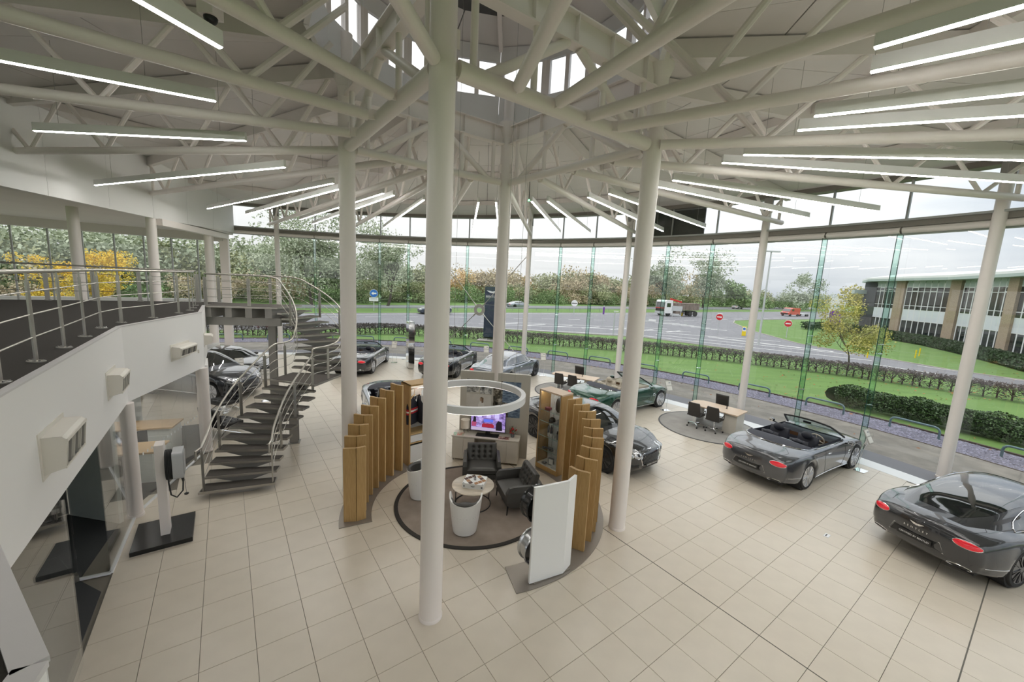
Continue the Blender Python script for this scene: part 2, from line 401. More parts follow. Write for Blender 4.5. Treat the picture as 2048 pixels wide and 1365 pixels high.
# X bracing with a ring between two columns
ctr = (cw(65.5, RW + .75, 3.2) + cw(80.1, RW + .75, 3.2)) / 2
br = thing('cross_brace', 'thin steel cross brace with a round ring in front of the dark totem sign', 'brace', ctr)
d = (cw(80.1, 1) - cw(65.5, 1)).normalized(); nrm = d.cross(Vector((0, 0, 1)))
for a, z in ((65.5, 6.6), (80.1, 6.6), (65.5, .25), (80.1, .25)):
    e = cw(a, RW + .75, z); v = (e - ctr).normalized()
    mb = MB(); mb.tube([ctr + v * .34, e], .022, 8); mb.tube([ctr + v * .3, ctr + v * .55], .04, 8); mb.build('rod', STEEL, br)
Mx = Matrix.Translation(ctr) @ Matrix(((d.x, 0, nrm.x, 0), (d.y, 0, nrm.y, 0), (0, 1, 0, 0), (0, 0, 0, 1)))
MB().lathe([(.17, -.025), (.35, -.025), (.35, .025), (.17, .025), (.17, -.025)], 28, M=Mx).build('ring_plate', STEELD, br, smooth=True)
# green-black blind panel behind two of the upper panes
bp = thing('wall_sign_back', loc=cw(47, RW + 1.2, 7.4), kind='structure')
MB().arc(CW, RW + 1.15, RW + 1.22, 7.45, 8.6, rad(43.2), rad(51.0), 8).build('dark_panel', mat('dark_panel', (.012, .02, .018), rough=.25), bp)
# white end post of the round glass and the white end wall (bulkhead) of the hall
mb = MB(); mb.box((0, 0, 3.6), (.42, .26, 7.2), rad(20)); e = mb.build('trim_5', WHITE); e.matrix_world = Matrix.Translation(cw(110.9, RW + .55)) @ Matrix.Translation((0, 0, 0)); struct(e)
BH = [Vector((-12.6, 9.2, 0)), Vector((-14.3, 16.0, 0)), Vector((-16.55, 23.75, 0))]
mb = MB()
L0 = BH[0] + (BH[0] - BH[1]).normalized() * 14
wl = thing('wall_left', loc=BH[1], kind='structure')
for a, b, za, zb, na in ((L0, BH[0], 6.55, 6.65, 5), (BH[0], BH[1], 6.65, 6.72, 3), (BH[1], BH[2], 6.72, 7.0, 3)):
    dv = (b - a); n = Vector((dv.y, -dv.x, 0)).normalized() * .06
    for k in range(na):
        p = a + dv * (k / na + .0008); q = a + dv * ((k + 1) / na - .0008); z0 = za + (zb - za) * k / na; z1 = za + (zb - za) * (k + 1) / na
        m2 = MB(); V = [p - n, q - n, q + n, p + n]
        m2.add([Vector((v.x, v.y, z)) for v, z in zip(V, (z0, z1, z1, z0))] + [Vector((v.x, v.y, 9.0)) for v in V], [(3, 2, 1, 0), (4, 5, 6, 7), (0, 1, 5, 4), (1, 2, 6, 5), (2, 3, 7, 6), (3, 0, 4, 7)])
        m2.build('wall_panel', PLASTER, wl)
# flat soffit of the wing with shallow steps, between bulkhead and outer glass
sf = MB(); outer = [cw(a, RW + 1.0, 0) for a in range(111, 172, 5)]
sf.prism([(p.x, p.y) for p in [L0, BH[0], BH[1], BH[2]] + outer], 6.86, 6.95); struct(sf.build('ceiling_wing', PANEL))
hm = MB(); hm.arc(CW, RW + .35, RW + 1.0, 6.45, 6.86, rad(111), rad(170), 40); struct(hm.build('trim_6', PANEL))
hb = MB(); hb.bar(Vector((-14.35, 16.3, 6.62)), Vector((-16.7, 23.3, 6.72)), .3, .26); struct(hb.build('trim_7', WHITE))
for p, lab in (((-14.45, 16.1), 'white round column at the bend of the bulkhead, behind the gallery railing'), ((-16.28, 14.96), 'white round column in front of the yellow tree beyond the gallery'), ((-16.17, 21.28), 'thicker of two white columns at the wing corner by the stair head'), ((-17.0, 22.6), 'thinner of two white columns at the wing corner by the stair head')):
    t = thing('wing_column', lab, 'column', (p[0], p[1], 0), 0, 'columns of the side wing'); r = .165 if p[1] < 22 else .12
    MB().lathe([(r, 0), (r, 6.9)], 20, c=(p[0], p[1], 0)).build('shaft', WHITE, t, smooth=True); MB().lathe([(r + .02, 0), (r + .02, .06), (r, .07)], 20, c=(p[0], p[1], 0)).build('base_ring', WHITE, t, smooth=True)

# ------------------------------------------------------------------ roof: panels, radial beams, lantern
TANG = [9.9, 35, 61.8, 84.6, 104, 119.8, 131, 150, 168.2, 190, 215, 239, 262, 283, 299, 315, 329, 349]
RIN = 3.12
def zroof(f): return 9.18 - .42 * f
ceil = thing('ceiling', loc=(C0.x, C0.y, 8.7), kind='structure')
for i, a in enumerate(TANG):
    b = TANG[(i + 1) % len(TANG)]; b += 360 if b < a else 0
    ns_ = 2; rows = 7
    for s_ in range(ns_):
        a0 = a + (b - a) * s_ / ns_; a1 = a + (b - a) * (s_ + 1) / ns_
        for k in range(rows):
            f0, f1 = k / rows, (k + 1) / rows; V = []
            for aa, ff in ((a0, f0), (a1, f0), (a1, f1), (a0, f1)):
                re = on_wall(aa, RW + 1.5); r = RIN + (re - RIN) * ff; V.append(c0(aa, r, zroof(ff)))
            cc = sum(V, Vector()) / 4
            W = [cc + (v - cc) * (1 - .012 / max(.3, (v - cc).length)) for v in V]
            mb = MB(); mb.add(W + [w + Vector((0, 0, .08)) for w in W], [(3, 2, 1, 0), (4, 5, 6, 7), (0, 1, 5, 4), (1, 2, 6, 5), (2, 3, 7, 6), (3, 0, 4, 7)])
            mb.build('roof_panel', PANEL, ceil)
# dark backing over the panels
P = [[c0(a, RIN + (on_wall(a, RW + 1.5) - RIN) * f, zroof(f) + .10) for f in (0, .5, 1)] for a in range(0, 360, 6)]
MB().grid(P, wrap_u=True).build('roof_backing', mat('roof_backing', (.10, .10, .10), rough=.9), ceil)
# purlins: box members along two rings between the trusses
for frac in (.36, .72):
    for i, a in enumerate(TANG):
        b = TANG[(i + 1) % len(TANG)]; b += 360 if b < a else 0
        p = c0(a, RIN + (on_wall(a, RW + 1.0) - RIN) * frac, zroof(frac) - .11); q = c0(b, RIN + (on_wall(b, RW + 1.0) - RIN) * frac, zroof(frac) - .11)
        MB().bar(p, q, .12, .2).build('purlin', DECKW, ceil)
# lantern drum
wd = thing('wall_drum', loc=(C0.x, C0.y, 8.8), kind='structure'); rd = 3.05; NF = 16
for i in range(NF):
    a0, a1 = 360 / NF * i, 360 / NF * (i + 1)
    p, q = c0(a0, rd), c0(a1, rd); dv = q - p; n = Vector((dv.y, -dv.x, 0)).normalized()
    def slab(z0, z1, u0=0.0, u1=1.0, name='drum_panel', m=PLASTER, th=.08, off=0.0):
        a_ = p + dv * u0 + n * off; b_ = p + dv * u1 + n * off
        mb = MB(); V = [a_, b_, b_ + n * th, a_ + n * th]
        mb.add([Vector((v.x, v.y, z0)) for v in V] + [Vector((v.x, v.y, z1)) for v in V], [(3, 2, 1, 0), (4, 5, 6, 7), (0, 1, 5, 4), (1, 2, 6, 5), (2, 3, 7, 6), (3, 0, 4, 7)]); return mb.build(name, m, wd)
    slab(8.80, 9.68, .002, .998); slab(10.5, 10.86, .002, .998)
    for u0, u1 in ((0, .09), (.455, .545), (.91, 1)): slab(9.68, 10.5, u0, u1, 'window_frame', WHITE, .1)
    for u0, u1 in ((.09, .455), (.545, .91)): slab(9.68, 10.5, u0, u1, 'pane', GLASS, .012, .05)
lr = thing('ceiling_lantern', loc=(C0.x, C0.y, 10.86), kind='structure')
for i in range(NF):
    a0, a1 = 360 / NF * i, 360 / NF * (i + 1)
    for r0, r1 in ((.02, 1.05), (1.06, 2.08), (2.09, 3.15)):
        V = [c0(a0 + .3, r0, 11.25 - .12 * r0), c0(a1 - .3, r0, 11.25 - .12 * r0), c0(a1 - .3, r1, 11.25 - .12 * r1), c0(a0 + .3, r1, 11.25 - .12 * r1)]
        mb = MB(); mb.add(V + [v + Vector((0, 0, .06)) for v in V], [(3, 2, 1, 0), (4, 5, 6, 7), (0, 1, 5, 4), (1, 2, 6, 5), (2, 3, 7, 6), (3, 0, 4, 7)]); mb.build('roof_panel', PANEL, lr)
    if i % 2 == 0: MB().bar(c0(a0, .2, 11.12), c0(a0, 3.0, 10.80), .10, .18).build('lantern_rafter', WHITE, lr)
MB().lathe([(3.25, 11.0), (0, 11.4)], 24, c=(C0.x, C0.y, 0)).build('roof_backing', MATS['roof_backing'], lr)

# ------------------------------------------------------------------ four thick columns and the square ring truss
COLS = {'A': Vector((-1.0, 5.22, 0)), 'C': Vector((2.37, 7.66, 0)), 'D': Vector((-.37, 10.95, 0)), 'B': Vector((-3.58, 8.62, 0))}
CLAB = {'A': 'thick white round column standing alone nearest on the open tiles', 'C': 'thick white round column beside the white display board and the black car', 'D': 'thick white round column behind the picture wall of the lounge', 'B': 'thick white round column behind the lowest oak fins, next to the stair'}
for k, p in COLS.items():
    t = thing('roof_column', CLAB[k], 'column', p, 0, 'four thick roof columns')
    MB().lathe([(.162, 0), (.162, 8.82)], 36, c=p).build('shaft', WHITE, t, smooth=True)
    MB().lathe([(.172, 0), (.172, .035), (.163, .05)], 36, c=p).build('base_ring', WHITE, t, smooth=True)
    MB().lathe([(.162, 8.6), (.235, 8.78), (.235, 8.95), (.15, 9.02), (.13, 9.05), (.13, 9.6)], 28, c=p).build('head_collar', WHITE, t, smooth=True)
ZB, ZT = 7.48, 8.62
def plate(mb, p, q, z, h, th=.02): mb.bar(Vector((p.x, p.y, z)), Vector((q.x, q.y, z)), th, h)
RL = {('A', 'C'): 'heavy white ring truss spanning from the nearest column towards the white display board', ('C', 'D'): 'white ring truss between the two columns behind the picture wall and the black car', ('D', 'B'): 'white ring truss over the lounge back, from far column to stair-side column', ('B', 'A'): 'white ring truss between the nearest column and the stair-side column'}
SQ = {}
for (i, j), lab in RL.items():
    p, q = COLS[i], COLS[j]; d = (q - p).normalized(); L = (q - p).length
    t = thing('ring_truss', lab, 'roof truss', (p + q) / 2 + Vector((0, 0, ZB)), 0, 'ring trusses between the thick columns')
    at = lambda s_, z: Vector((p.x + d.x * s_, p.y + d.y * s_, z))
    rb = .115 if 'A' in (i, j) else .085
    MB().tube([at(.2, ZB), at(L - .2, ZB)], rb, 16).build('bottom_tube', WHITE, t, smooth=True)
    mb = MB(); mb.bar(at(.16, ZT - .2), at(L - .16, ZT - .2), .20, .022); mb.bar(at(.16, ZT + .2), at(L - .16, ZT + .2), .20, .022); mb.bar(at(.16, ZT), at(L - .16, ZT), .016, .4)
    for s_ in (.45, 1.3, 2.1, L - 1.3, L - .45): mb.bar(at(s_, ZT - .19), at(s_, ZT + .19), .18, .012, up=d)
    mb.build('top_girder', WHITE, t)
    for s_ in (.42, L / 3, 2 * L / 3, L - .42): MB().tube([at(s_, ZB), at(s_, ZT - .2)], .05, 10).build('post_tube', WHITE, t, smooth=True)
    for s0, s1 in ((.55, L / 2 - .12), (L - .55, L / 2 + .12)): MB().tube([at(s0, ZB + .02), at(s1, ZT - .2)], .07, 12).build('diagonal', WHITE, t, smooth=True)
    for s_ in (.12, L - .12): MB().bar(at(s_ - .1, 7.82), at(s_ + .1, 7.82), .02, .22).build('gusset', WHITE, t); MB().bar(at(s_ - .08, ZB), at(s_ + .08, ZB), .02, .16).build('gusset', WHITE, t)
    SQ[(i, j)] = (p, q)
def square_r(a):
    """radius at which direction a leaves the square of columns"""
    d = Vector((math.cos(rad(a)), math.sin(rad(a)), 0)); best = 9
    for p, q in SQ.values():
        e = q - p; den = d.x * e.y - d.y * e.x
        if abs(den) < 1e-9: continue
        w = p - C0; s_ = (w.x * e.y - w.y * e.x) / den; u = (w.x * d.y - w.y * d.x) / den
        if s_ > 0 and -.02 <= u <= 1.02: best = min(best, s_)
    return best if best < 9 else 3.0
TL = ['meets the perimeter column by the near grey coupe', 'meets the perimeter column behind the near white desk', 'meets the perimeter column behind the green car', 'runs straight away above the far desk to the glass wall', 'runs away behind the nearest column to the glass wall', 'runs over the far grey open-top car to the glass wall', 'meets the slim column behind the stair head', 'lands on the bend of the white bulkhead', 'crosses above the gallery railing to the bulkhead', 'crosses over the gallery high at the side', 'slants up over the gallery towards the top edge', 'slants steeply to the top edge between two long lamps', 'drops almost overhead beside the nearest column', 'rises overhead beyond the nearest column, the shorter visible of two', 'rises overhead, third from the nearest column', 'crosses high above the two uppermost lamps', 'passes between the upper two pairs of lamps', 'runs level above the pair of lamps over the near coupe']
PRE = {0, 1, 2, 3, 4, 5, 6}
for i, a in enumerate(TANG):
    lab = 'white tube roof truss that ' + TL[i]
    re = min(on_wall(a, RW + .62), 17.5 if 140 < a < 200 else 99)
    if a == 150: re = 15.7
    if a == 168.2: re = 13.3
    if a == 190: re = 12.6
    rs = square_r(a) + .22
    t = thing('roof_truss', lab, 'roof truss', c0(a, rs, 7.5), 0, 'radial roof trusses')
    zb = lambda r: 7.47 + .17 * (r - rs) / max(1, re - rs); zt = lambda r: zroof((r - RIN) / (on_wall(a, RW + 1.5) - RIN)) - .17
    MB().tube([c0(a, rs, zb(rs)), c0(a, re, zb(re))], .085, 14).build('bottom_chord', WHITE, t, smooth=True)
    MB().bar(c0(a, max(rs - .1, RIN), zt(RIN) - .02), c0(a, re + .3, zt(re)), .16, .30).build('top_chord', DECKW, t)
    mb = MB(); mb.bar(c0(a, rs - .2, ZB + .03), c0(a, rs + .08, zb(rs)), .02, .15); mb.build('pin_plate', WHITE, t)
    nb = max(2, round((re - rs) / 2.7)); st = (re - rs - .3) / nb
    for k in range(nb):
        r0 = rs + .25 + st * k
        for ra, rb in ((r0 + st * .5, r0 + .06), (r0 + st * .5, r0 + st - .06)):
            MB().tube([c0(a, ra, zb(ra)), c0(a, rb, zt(rb) - .1)], .047, 8).build('web', WHITE, t, smooth=True)
    MB().tube([c0(a, re - .25, zb(re)), c0(a, re - .25, zt(re))], .05, 8).build('end_post', WHITE, t, smooth=True)

# ------------------------------------------------------------------ linear lamps hung radially between the trusses
LP = [((1345, 361), (1757, 423)), ((1315, 374), (1617, 436)), ((1218, 388), (1410, 456)), ((1176, 395), (1326, 463)), ((1095, 403), (1180, 467)), ((1063, 403), (1120, 467)), ((992, 405), (998, 470)), ((957, 405), (944, 470)),
      ((848, 400), (767, 457)), ((788, 391), (625, 449)), ((767, 387), (600, 440)), ((667, 367), (415, 418)), ((678, 379), (492, 429)), ((570, 335), (190, 371)), ((492, 282), (68, 262)), ((432, 203), (0, 122)), ((443, 97), (265, -5)),
      ((1444, 326), (2048, 366)), ((1487, 310), (2048, 321)), ((1595, 261), (2048, 232)), ((1628, 233), (2048, 187)), ((1740, 145), (2048, 80)), ((1747, 97), (2048, 12))]
LL = ['third lamp pair out from the near coupe, upper of the two', 'third lamp pair out from the near coupe, lower of the two', 'next to the dark panel, upper of the pair', 'next to the dark panel, lower of the pair', 'by the green spot lamp, outer of the pair', 'by the green spot lamp, inner of the pair',
      'seen end-on beside the far thick column', 'seen end-on between the far thick column and the nearest column', 'single one hanging before the willow tree', 'longer one of the pair behind the stair-side column', 'shorter one of the pair behind the stair-side column', 'above the stair head, upper of two', 'above the stair head, lower of two',
      'crossing the white bulkhead above the gallery', 'level one above the gallery bend', 'sloping one high over the gallery', 'steep one near the ceiling camera', 'lower of the long pair over the near coupe', 'upper of the long pair over the near coupe', 'lower of the middle pair by the top corner', 'upper of the middle pair by the top corner', 'second from the top corner', 'topmost one in the corner over the glass wall']
for k, ((a, b), lab) in enumerate(zip(LP, LL)):
    best = None
    for z in [7.1 + .02 * i for i in range(25)]:
        p, q = G(*a, z), G(*b, z); d1 = math.atan2(q.y - p.y, q.x - p.x); d2 = math.atan2(p.y - C0.y, p.x - C0.x); e = abs((d1 - d2 + PI) % (2 * PI) - PI)
        if best is None or e < best[0]: best = (e, z, p, q)
    e, z, p, q = best
    if k in (9, 10, 11, 12, 13): z = 7.44 if k != 13 else 7.2; p, q = G(*a, z), G(*b, z)
    d = (q - p).normalized(); L = (q - p).length
    clipped = b[0] in (0, 2048) or b[1] < 0
    if clipped: L = max(L, 6.8)
    q = p + d * L; z0 = z
    t = thing('linear_lamp', 'long white linear lamp, ' + lab, 'lamp', p, 0, 'linear lamps under the roof')
    MB().bar(p + Vector((0, 0, .08)), q + Vector((0, 0, .08)), .06, .15).build('housing', LAMPW, t)
    MB().bar(p + d * .01 - Vector((0, 0, .002)), q - d * .01 - Vector((0, 0, .002)), .046, .012).build('diffuser', LED, t)
    for s_ in (.12, .88):
        w = p + (q - p) * s_; f = ((w - C0).to_2d().length - RIN) / 14
        MB().tube([w + Vector((0, 0, .1)), Vector((w.x, w.y, zroof(max(0, min(1, f))) - .01))], .004, 4).build('wire', STEELD, t)
# ------------------------------------------------------------------ gallery floor, fascia, railings
ZG = 3.75
gal = [(-1.34, .99), (-3.85, 2.55), (-7.3, 7.3), (-8.15, 10.3), (-9.6, 12.3), (-10.2, 13.7), (-11.9, 12.8), (-13.5, 11.6), (-19.5, 7.6), (-19.5, -6), (-.6, -1.6), (-.9, .1)]
gf = thing('floor_gallery', loc=(-8, 5, 3.5), kind='structure')
MB().prism(gal, ZG - .3, ZG - .012).build('slab', PLASTER, gf)
MB().prism(gal, ZG - .012, ZG).build('carpet', CARPET, gf)
fa = thing('wall_gallery', loc=(-7.3, 7.3, 2.3), kind='structure')
def fascia(p, q, z0=2.3, z1=ZG + .005, name='fascia_panel', th=.06):
    p = Vector(p + (0,)); q = Vector(q + (0,)); d = (q - p).normalized(); n = Vector((d.y, -d.x, 0)) * (th / 2)
    mb = MB(); V = [p - n, q - n, q + n, p + n]
    mb.add([Vector((v.x, v.y, z0)) for v in V] + [Vector((v.x, v.y, z1)) for v in V], [(3, 2, 1, 0), (4, 5, 6, 7), (0, 1, 5, 4), (1, 2, 6, 5), (2, 3, 7, 6), (3, 0, 4, 7)])
    return mb.build(name, PLASTER, fa)
for p, q in (((-.9, .1), (-1.34, .99)), ((-1.34, .99), (-3.85, 2.55)), ((-3.85, 2.55), (-7.3, 7.3)), ((-7.3, 7.3), (-8.15, 10.3)), ((-8.15, 10.3), (-9.6, 12.3))): fascia(p, q)
TRIMW = mat('pale_edge_trim', (.62, .60, .61), rough=.4)
mb = MB()
for p, q in zip(gal[-1:] + gal[:4], gal[:5]): mb.bar((p[0], p[1], ZG + .004), (q[0], q[1], ZG + .004), .075, .02)
mb.build('edge_trim', TRIMW, fa)
MB().prism([(p[0], p[1]) for p in gal], 2.3, 2.34).build('soffit', PLASTER, fa)
def V3(p, z): return Vector((p[0], p[1], z))
def post(t, p, d, z0, h, name='post', foot=True):
    """double flat-bar post with an oval foot plate and bolts"""
    p = Vector((p.x, p.y, 0)); n = Vector((-d.y, d.x, 0)); r = thing(name, loc=(p.x, p.y, z0)); r.parent = t; r.matrix_local = WM[t.name].inverted() @ WM[r.name]
    mb = MB()
    for s in (-1, 1): mb.bar(V3(p + n * .0 + d * .022 * s, z0 + .01), V3(p + d * .022 * s, z0 + h * .90), .016, .055, up=d)
    mb.tube([V3(p, z0 + h * .86), V3(p, z0 + h)], .011, 6)
    o = mb.build('upright', STEEL, r); out = [o]
    if foot:
        m2 = MB(); m2.lathe([(.10, 0), (.10, .012), (0, .012)], 16, c=(p.x, p.y, z0), sx=1.0, sy=.62); m2.build('foot_plate', STEEL, r)
        m3 = MB()
        for a in (.4, 2.7, 3.6, 5.8): m3.lathe([(.012, .01), (.012, .026), (0, .028)], 8, c=(p.x + .07 * math.cos(a), p.y + .045 * math.sin(a), z0))
        m3.build('bolt', CHROME, r, kind='stuff')
    return r
def railing(name, lab, pts, zs, tops, h=1.03, rails=(.28, .53, .78), path=None, foot=True):
    """posts at pts (z zs), handrail and three thin rails"""
    t = thing(name, lab, 'railing', V3(pts[0], zs[0]), 0, 'stainless steel railings')
    P = [V3(p, z) for p, z in zip(pts, zs)]
    for i, (p, z, top) in enumerate(zip(pts, zs, tops)):
        if not top: continue
        d = (Vector((pts[min(i + 1, len(pts) - 1)][0] - pts[max(i - 1, 0)][0], pts[min(i + 1, len(pts) - 1)][1] - pts[max(i - 1, 0)][1], 0))).normalized()
        post(t, Vector((p[0], p[1], 0)), d, z, h, foot=foot)
    MB().tube([q + Vector((0, 0, h)) for q in P], .024, 10).build('handrail', STEEL, t, smooth=True)
    for r in rails: MB().tube([q + Vector((0, 0, h * r)) for q in P], .0085, 6).build('rail', STEEL, t, smooth=True)
    return t
pb = [(0, 766), (73, 724), (129, 696), (170.5, 674), (203, 657), (243, 646), (306.6, 636.5), (358, 627), (380, 621.5), (386.6, 616.5), (391, 611.5)]
PB = [G(x, y, ZG) for x, y in pb]
start = PB[0] + (PB[0] - PB[1]).normalized() * 1.6
start2 = Vector((-1.5, 1.15, ZG))
pp = [(p.x, p.y) for p in [start] + PB]
railing('gallery_railing', 'brushed steel railing along the inner edge of the brown gallery floor', pp, [ZG] * len(pp), [0] + [1] * len(PB))
fb = [G(x, y, ZG) for x, y in ((96, 601), (190, 602), (281, 603))]
far = [fb[0] + (fb[0] - fb[1]) * 2, fb[0] + (fb[0] - fb[1])] + fb + [Vector((-10.6, 13.35, 0))]
railing('gallery_railing', 'brushed steel railing along the far edge of the gallery, before the side windows', [(p.x, p.y) for p in far], [ZG] * len(far), [1] * len(far))

# vents on the fascia
VENTW = mat('vent_cream', (.72, .69, .63), rough=.5)
VENTD = mat('vent_blade_grey', (.33, .32, .30), rough=.5)
def vent(p, d, lab, w=.62, h=.30, blades=6):
    d = Vector((d[0], d[1], 0)).normalized(); n = Vector((d.y, -d.x, 0))
    if n.dot(Vector((1, -.3, 0))) < 0: n = -n
    p = Vector(p) + n * .03; t = thing('air_vent', lab, 'air vent', p, 0, 'air vents on the gallery fascia')
    up = Vector((0, 0, 1)); at = lambda a, b, c: p + d * a + n * b + up * c
    mb = MB(); mb.bar(at(-w / 2 - .04, .006, 0), at(w / 2 + .04, .006, 0), .012, h + .1); mb.build('flange', VENTW, t)
    mb = MB(); T = .012
    prof = [(.0, -h / 2), (.17, -h / 2 + .05), (.20, h / 2 - .05), (.16, h / 2 - .01), (.0, h / 2)]
    # hood: top and two cheeks, open sloping face
    for s in (-1, 1): mb.add([at(s * w / 2, b, c) for b, c in prof] + [at(s * (w / 2 - .015), b, c) for b, c in prof], [tuple(range(5)), tuple(range(5, 10))[::-1]] + [(k, (k + 1) % 5, 5 + (k + 1) % 5, 5 + k) for k in range(5)])
    mb.add([at(s * w / 2, b, c) for b, c in ((0, h / 2), (.16, h / 2 - .01), (.20, h / 2 - .05)) for s in (-1, 1)], [(0, 1, 3, 2), (2, 3, 5, 4)]); mb.bar(at(-w / 2, .198, h / 2 - .055), at(w / 2, .198, h / 2 - .055), .01, .03); mb.bar(at(-w / 2, .17, -h / 2 + .055), at(w / 2, .17, -h / 2 + .055), .01, .02); mb.add([at(s * w / 2, b, c) for b, c in ((.17, -h / 2 + .05), (0, -h / 2)) for s in (-1, 1)], [(0, 1, 3, 2)])
    mb.build('hood', VENTW, t)
    MB().bar(at(-w / 2 + .02, .05, 0), at(w / 2 - .02, .05, 0), .02, h - .08).build('duct', mat('duct_dark', (.10, .10, .10), rough=.8), t)
    for k in range(blades):
        a = -w / 2 + w * (k + .5) / blades
        MB().add([at(a - .006 + e, b, c) for e in (0, .012) for b, c in ((.06, h / 2 - .04), (.195, h / 2 - .06), (.168, -h / 2 + .06), (.06, -h / 2 + .04))], [(0, 1, 2, 3), (7, 6, 5, 4), (0, 4, 5, 1), (1, 5, 6, 2), (2, 6, 7, 3), (3, 7, 4, 0)]).build('blade', VENTD if k % 2 else VENTW, t)
d1 = Vector((-3.45, 4.75, 0)); d2 = Vector((-.85, 3.0, 0))
vent((-4.95, 4.06, 2.93), d1, 'large cream air vent hood low on the gallery fascia, nearest of three', .72, .40)
vent((-6.62, 6.36, 2.96), d1, 'middle cream air vent hood on the gallery fascia, before the bend', .60, .36, 8)
vent((-7.84, 9.2, 2.95), d2, 'far cream air vent hood on the gallery fascia, above the glass office', .75, .28)
vent((-8.55, 10.85, 2.95), (-1.45, 2.0), 'narrow edge-on air vent hood around the far corner of the gallery fascia', .5, .28)
t = thing('wall_speaker', 'flat grey square speaker grille on the white fascia between two vents', 'speaker', (-7.52, 8.1, 2.85))
MB().bar((-7.50, 8.02, 3.0), (-7.56, 8.25, 3.0), .03, .28).build('grille', mat('grille_grey', (.50, .51, .52), rough=.7), t)
MB().bar((-7.485, 8.0, 3.0), (-7.555, 8.27, 3.0), .02, .31).build('frame', PLASTER, t)
t = thing('call_point', 'tiny pale switch box at the far end of the white fascia', 'switch', (-8.08, 10.0, 2.7)); MB().box((-8.04, 10.02, 2.78), (.02, .07, .09), rad(74)).build('plate', VENTW, t); MB().box((-8.028, 10.02, 2.78), (.012, .03, .04), rad(74)).build('button', mat('switch_grey', (.4, .4, .4)), t)

# ------------------------------------------------------------------ glass rooms under the gallery
MB()
rm = thing('floor_rooms', loc=(-9, 6, 0), kind='structure')
MB().prism([(-3.95, 2.5), (-6.0, 5.35), (-6.55, 5.55), (-7.45, 7.2), (-8.25, 10.2), (-9.6, 12.1), (-15, 9), (-15, -3), (-5, -3)], -.008, .004).build('carpet', CARPETG, rm)
RW1 = struct(MB().bar((-8.4, 1.6, 1.15), (-11.2, 6.4, 1.15), .1, 2.3).build('wall_room', mat('room_wall', (.62, .66, .64), rough=.7)))
struct(MB().bar((-11.2, 6.4, 1.15), (-11.0, 11.4, 1.15), .1, 2.3).build('wall_office', mat('office_wall', (.66, .66, .63), rough=.7)))
struct(MB().bar((-6.9, 4.2, 1.15), (-8.9, 3.3, 1.15), .06, 2.3).build('wall_dark', mat('black_felt', (.012, .013, .014), rough=.9)))
struct(MB().bar((-7.3, 7.0, 1.15), (-11.1, 8.6 - 1.0, 1.15), .08, 2.3).build('wall_divider', MATS['room_wall']))
def gpanel(w, p, q, z0=.03, z1=2.3, name='pane', m=GLASS): return MB().bar(V3(p, (z0 + z1) / 2), V3(q, (z0 + z1) / 2), .012, z1 - z0).build(name, m, w)
w = thing('window_31', loc=(-7.3, 7.3, 0), kind='structure')
Pa, Pb = Vector((-7.32, 7.45, 0)), Vector((-8.1, 10.1, 0))
for k in range(3): gpanel(w, Pa + (Pb - Pa) * (k / 3 + .002), Pa + (Pb - Pa) * ((k + 1) / 3 - .002))
MB().bar(V3(Pa, .015), V3(Pb, .015), .05, .03).build('sill', EDGEW, w)
dots = MB()
for k in range(16):
    c = Pa + (Pb - Pa) * (.06 + .055 * k); dots.box((c.x + .012, c.y - .004, 1.12), (.002, .04, .055), math.atan2(Pb.y - Pa.y, Pb.x - Pa.x) - PI / 2)
dots.build('frosted_dot', mat('frosted_white', (.75, .77, .77), rough=.8), w, kind='stuff')
w = thing('window_32', loc=(-6.5, 6.2, 0), kind='structure')
Pc, Pd = Vector((-7.22, 7.18, 0)), Vector((-6.22, 5.72, 0))
for k in range(2): gpanel(w, Pc + (Pd - Pc) * (k / 2 + .002), Pc + (Pd - Pc) * ((k + 1) / 2 - .002))
MB().bar(V3(Pc, .015), V3(Pd, .015), .05, .03).build('sill', EDGEW, w)
gpanel(w, Pd, (-6.55, 5.55)); MB().bar(V3(Pd, .015), (-6.55, 5.55, .015), .05, .03).build('sill', EDGEW, w)
w = thing('window_33', loc=(-5, 4, 0), kind='structure')
gpanel(w, (-5.08, 4.25), (-4.2, 3.04)); gpanel(w, (-4.19, 3.02), (-3.3, 1.8))
dr = thing('door_1', loc=(-6.6, 5.5, 0), kind='structure')
gpanel(dr, (-6.56, 5.54), (-7.35, 5.98), .02, 2.25, 'leaf')
mb = MB(); h0, h1 = Vector((-6.93, 5.69, .95)), Vector((-6.93, 5.69, 1.55)); o_ = Vector((.06, .10, 0)); mb.tube([h0, h0 + o_, h1 + o_, h1], .016, 8); mb.build('handle', CHROME, dr, smooth=True)
MB().box((-6.58, 5.53, .06), (.12, .06, .10), rad(-30)).build('floor_hinge', STEEL, dr)
struct(MB().bar((-7.38, 6.0, 1.15), (-8.9, 3.9, 1.15), .012, 2.25).build('window_34', GLASS))
for p, lab, r in (((-7.24, 7.24), 'white round column at the bend of the gallery fascia beside the glass office', .11), ((-8.12, 10.2), 'white column at the far end of the glass office below the fascia', .13)):
    t = thing('office_column', lab, 'column', (p[0], p[1], 0), 0, 'columns of the glass office'); MB().lathe([(r, 0), (r, 2.3)], 20, c=(p[0], p[1], 0)).build('shaft', WHITE, t, smooth=True); MB().lathe([(r + .012, 0), (r + .012, .05)], 20, c=(p[0], p[1], 0)).build('base_ring', WHITE, t, smooth=True)
struct(MB().bar((-8.3, 10.45, 1.15), (-8.95, 11.3, 1.15), .25, 2.3).build('wall_end', PLASTER))
OAKT = mat('oak_desk_top', (.58, .40, .22), rough=.45, var=.15, vscale=8, stretch=(1, 12, 1))
DESKW = mat('desk_white', (.74, .75, .72), rough=.4)
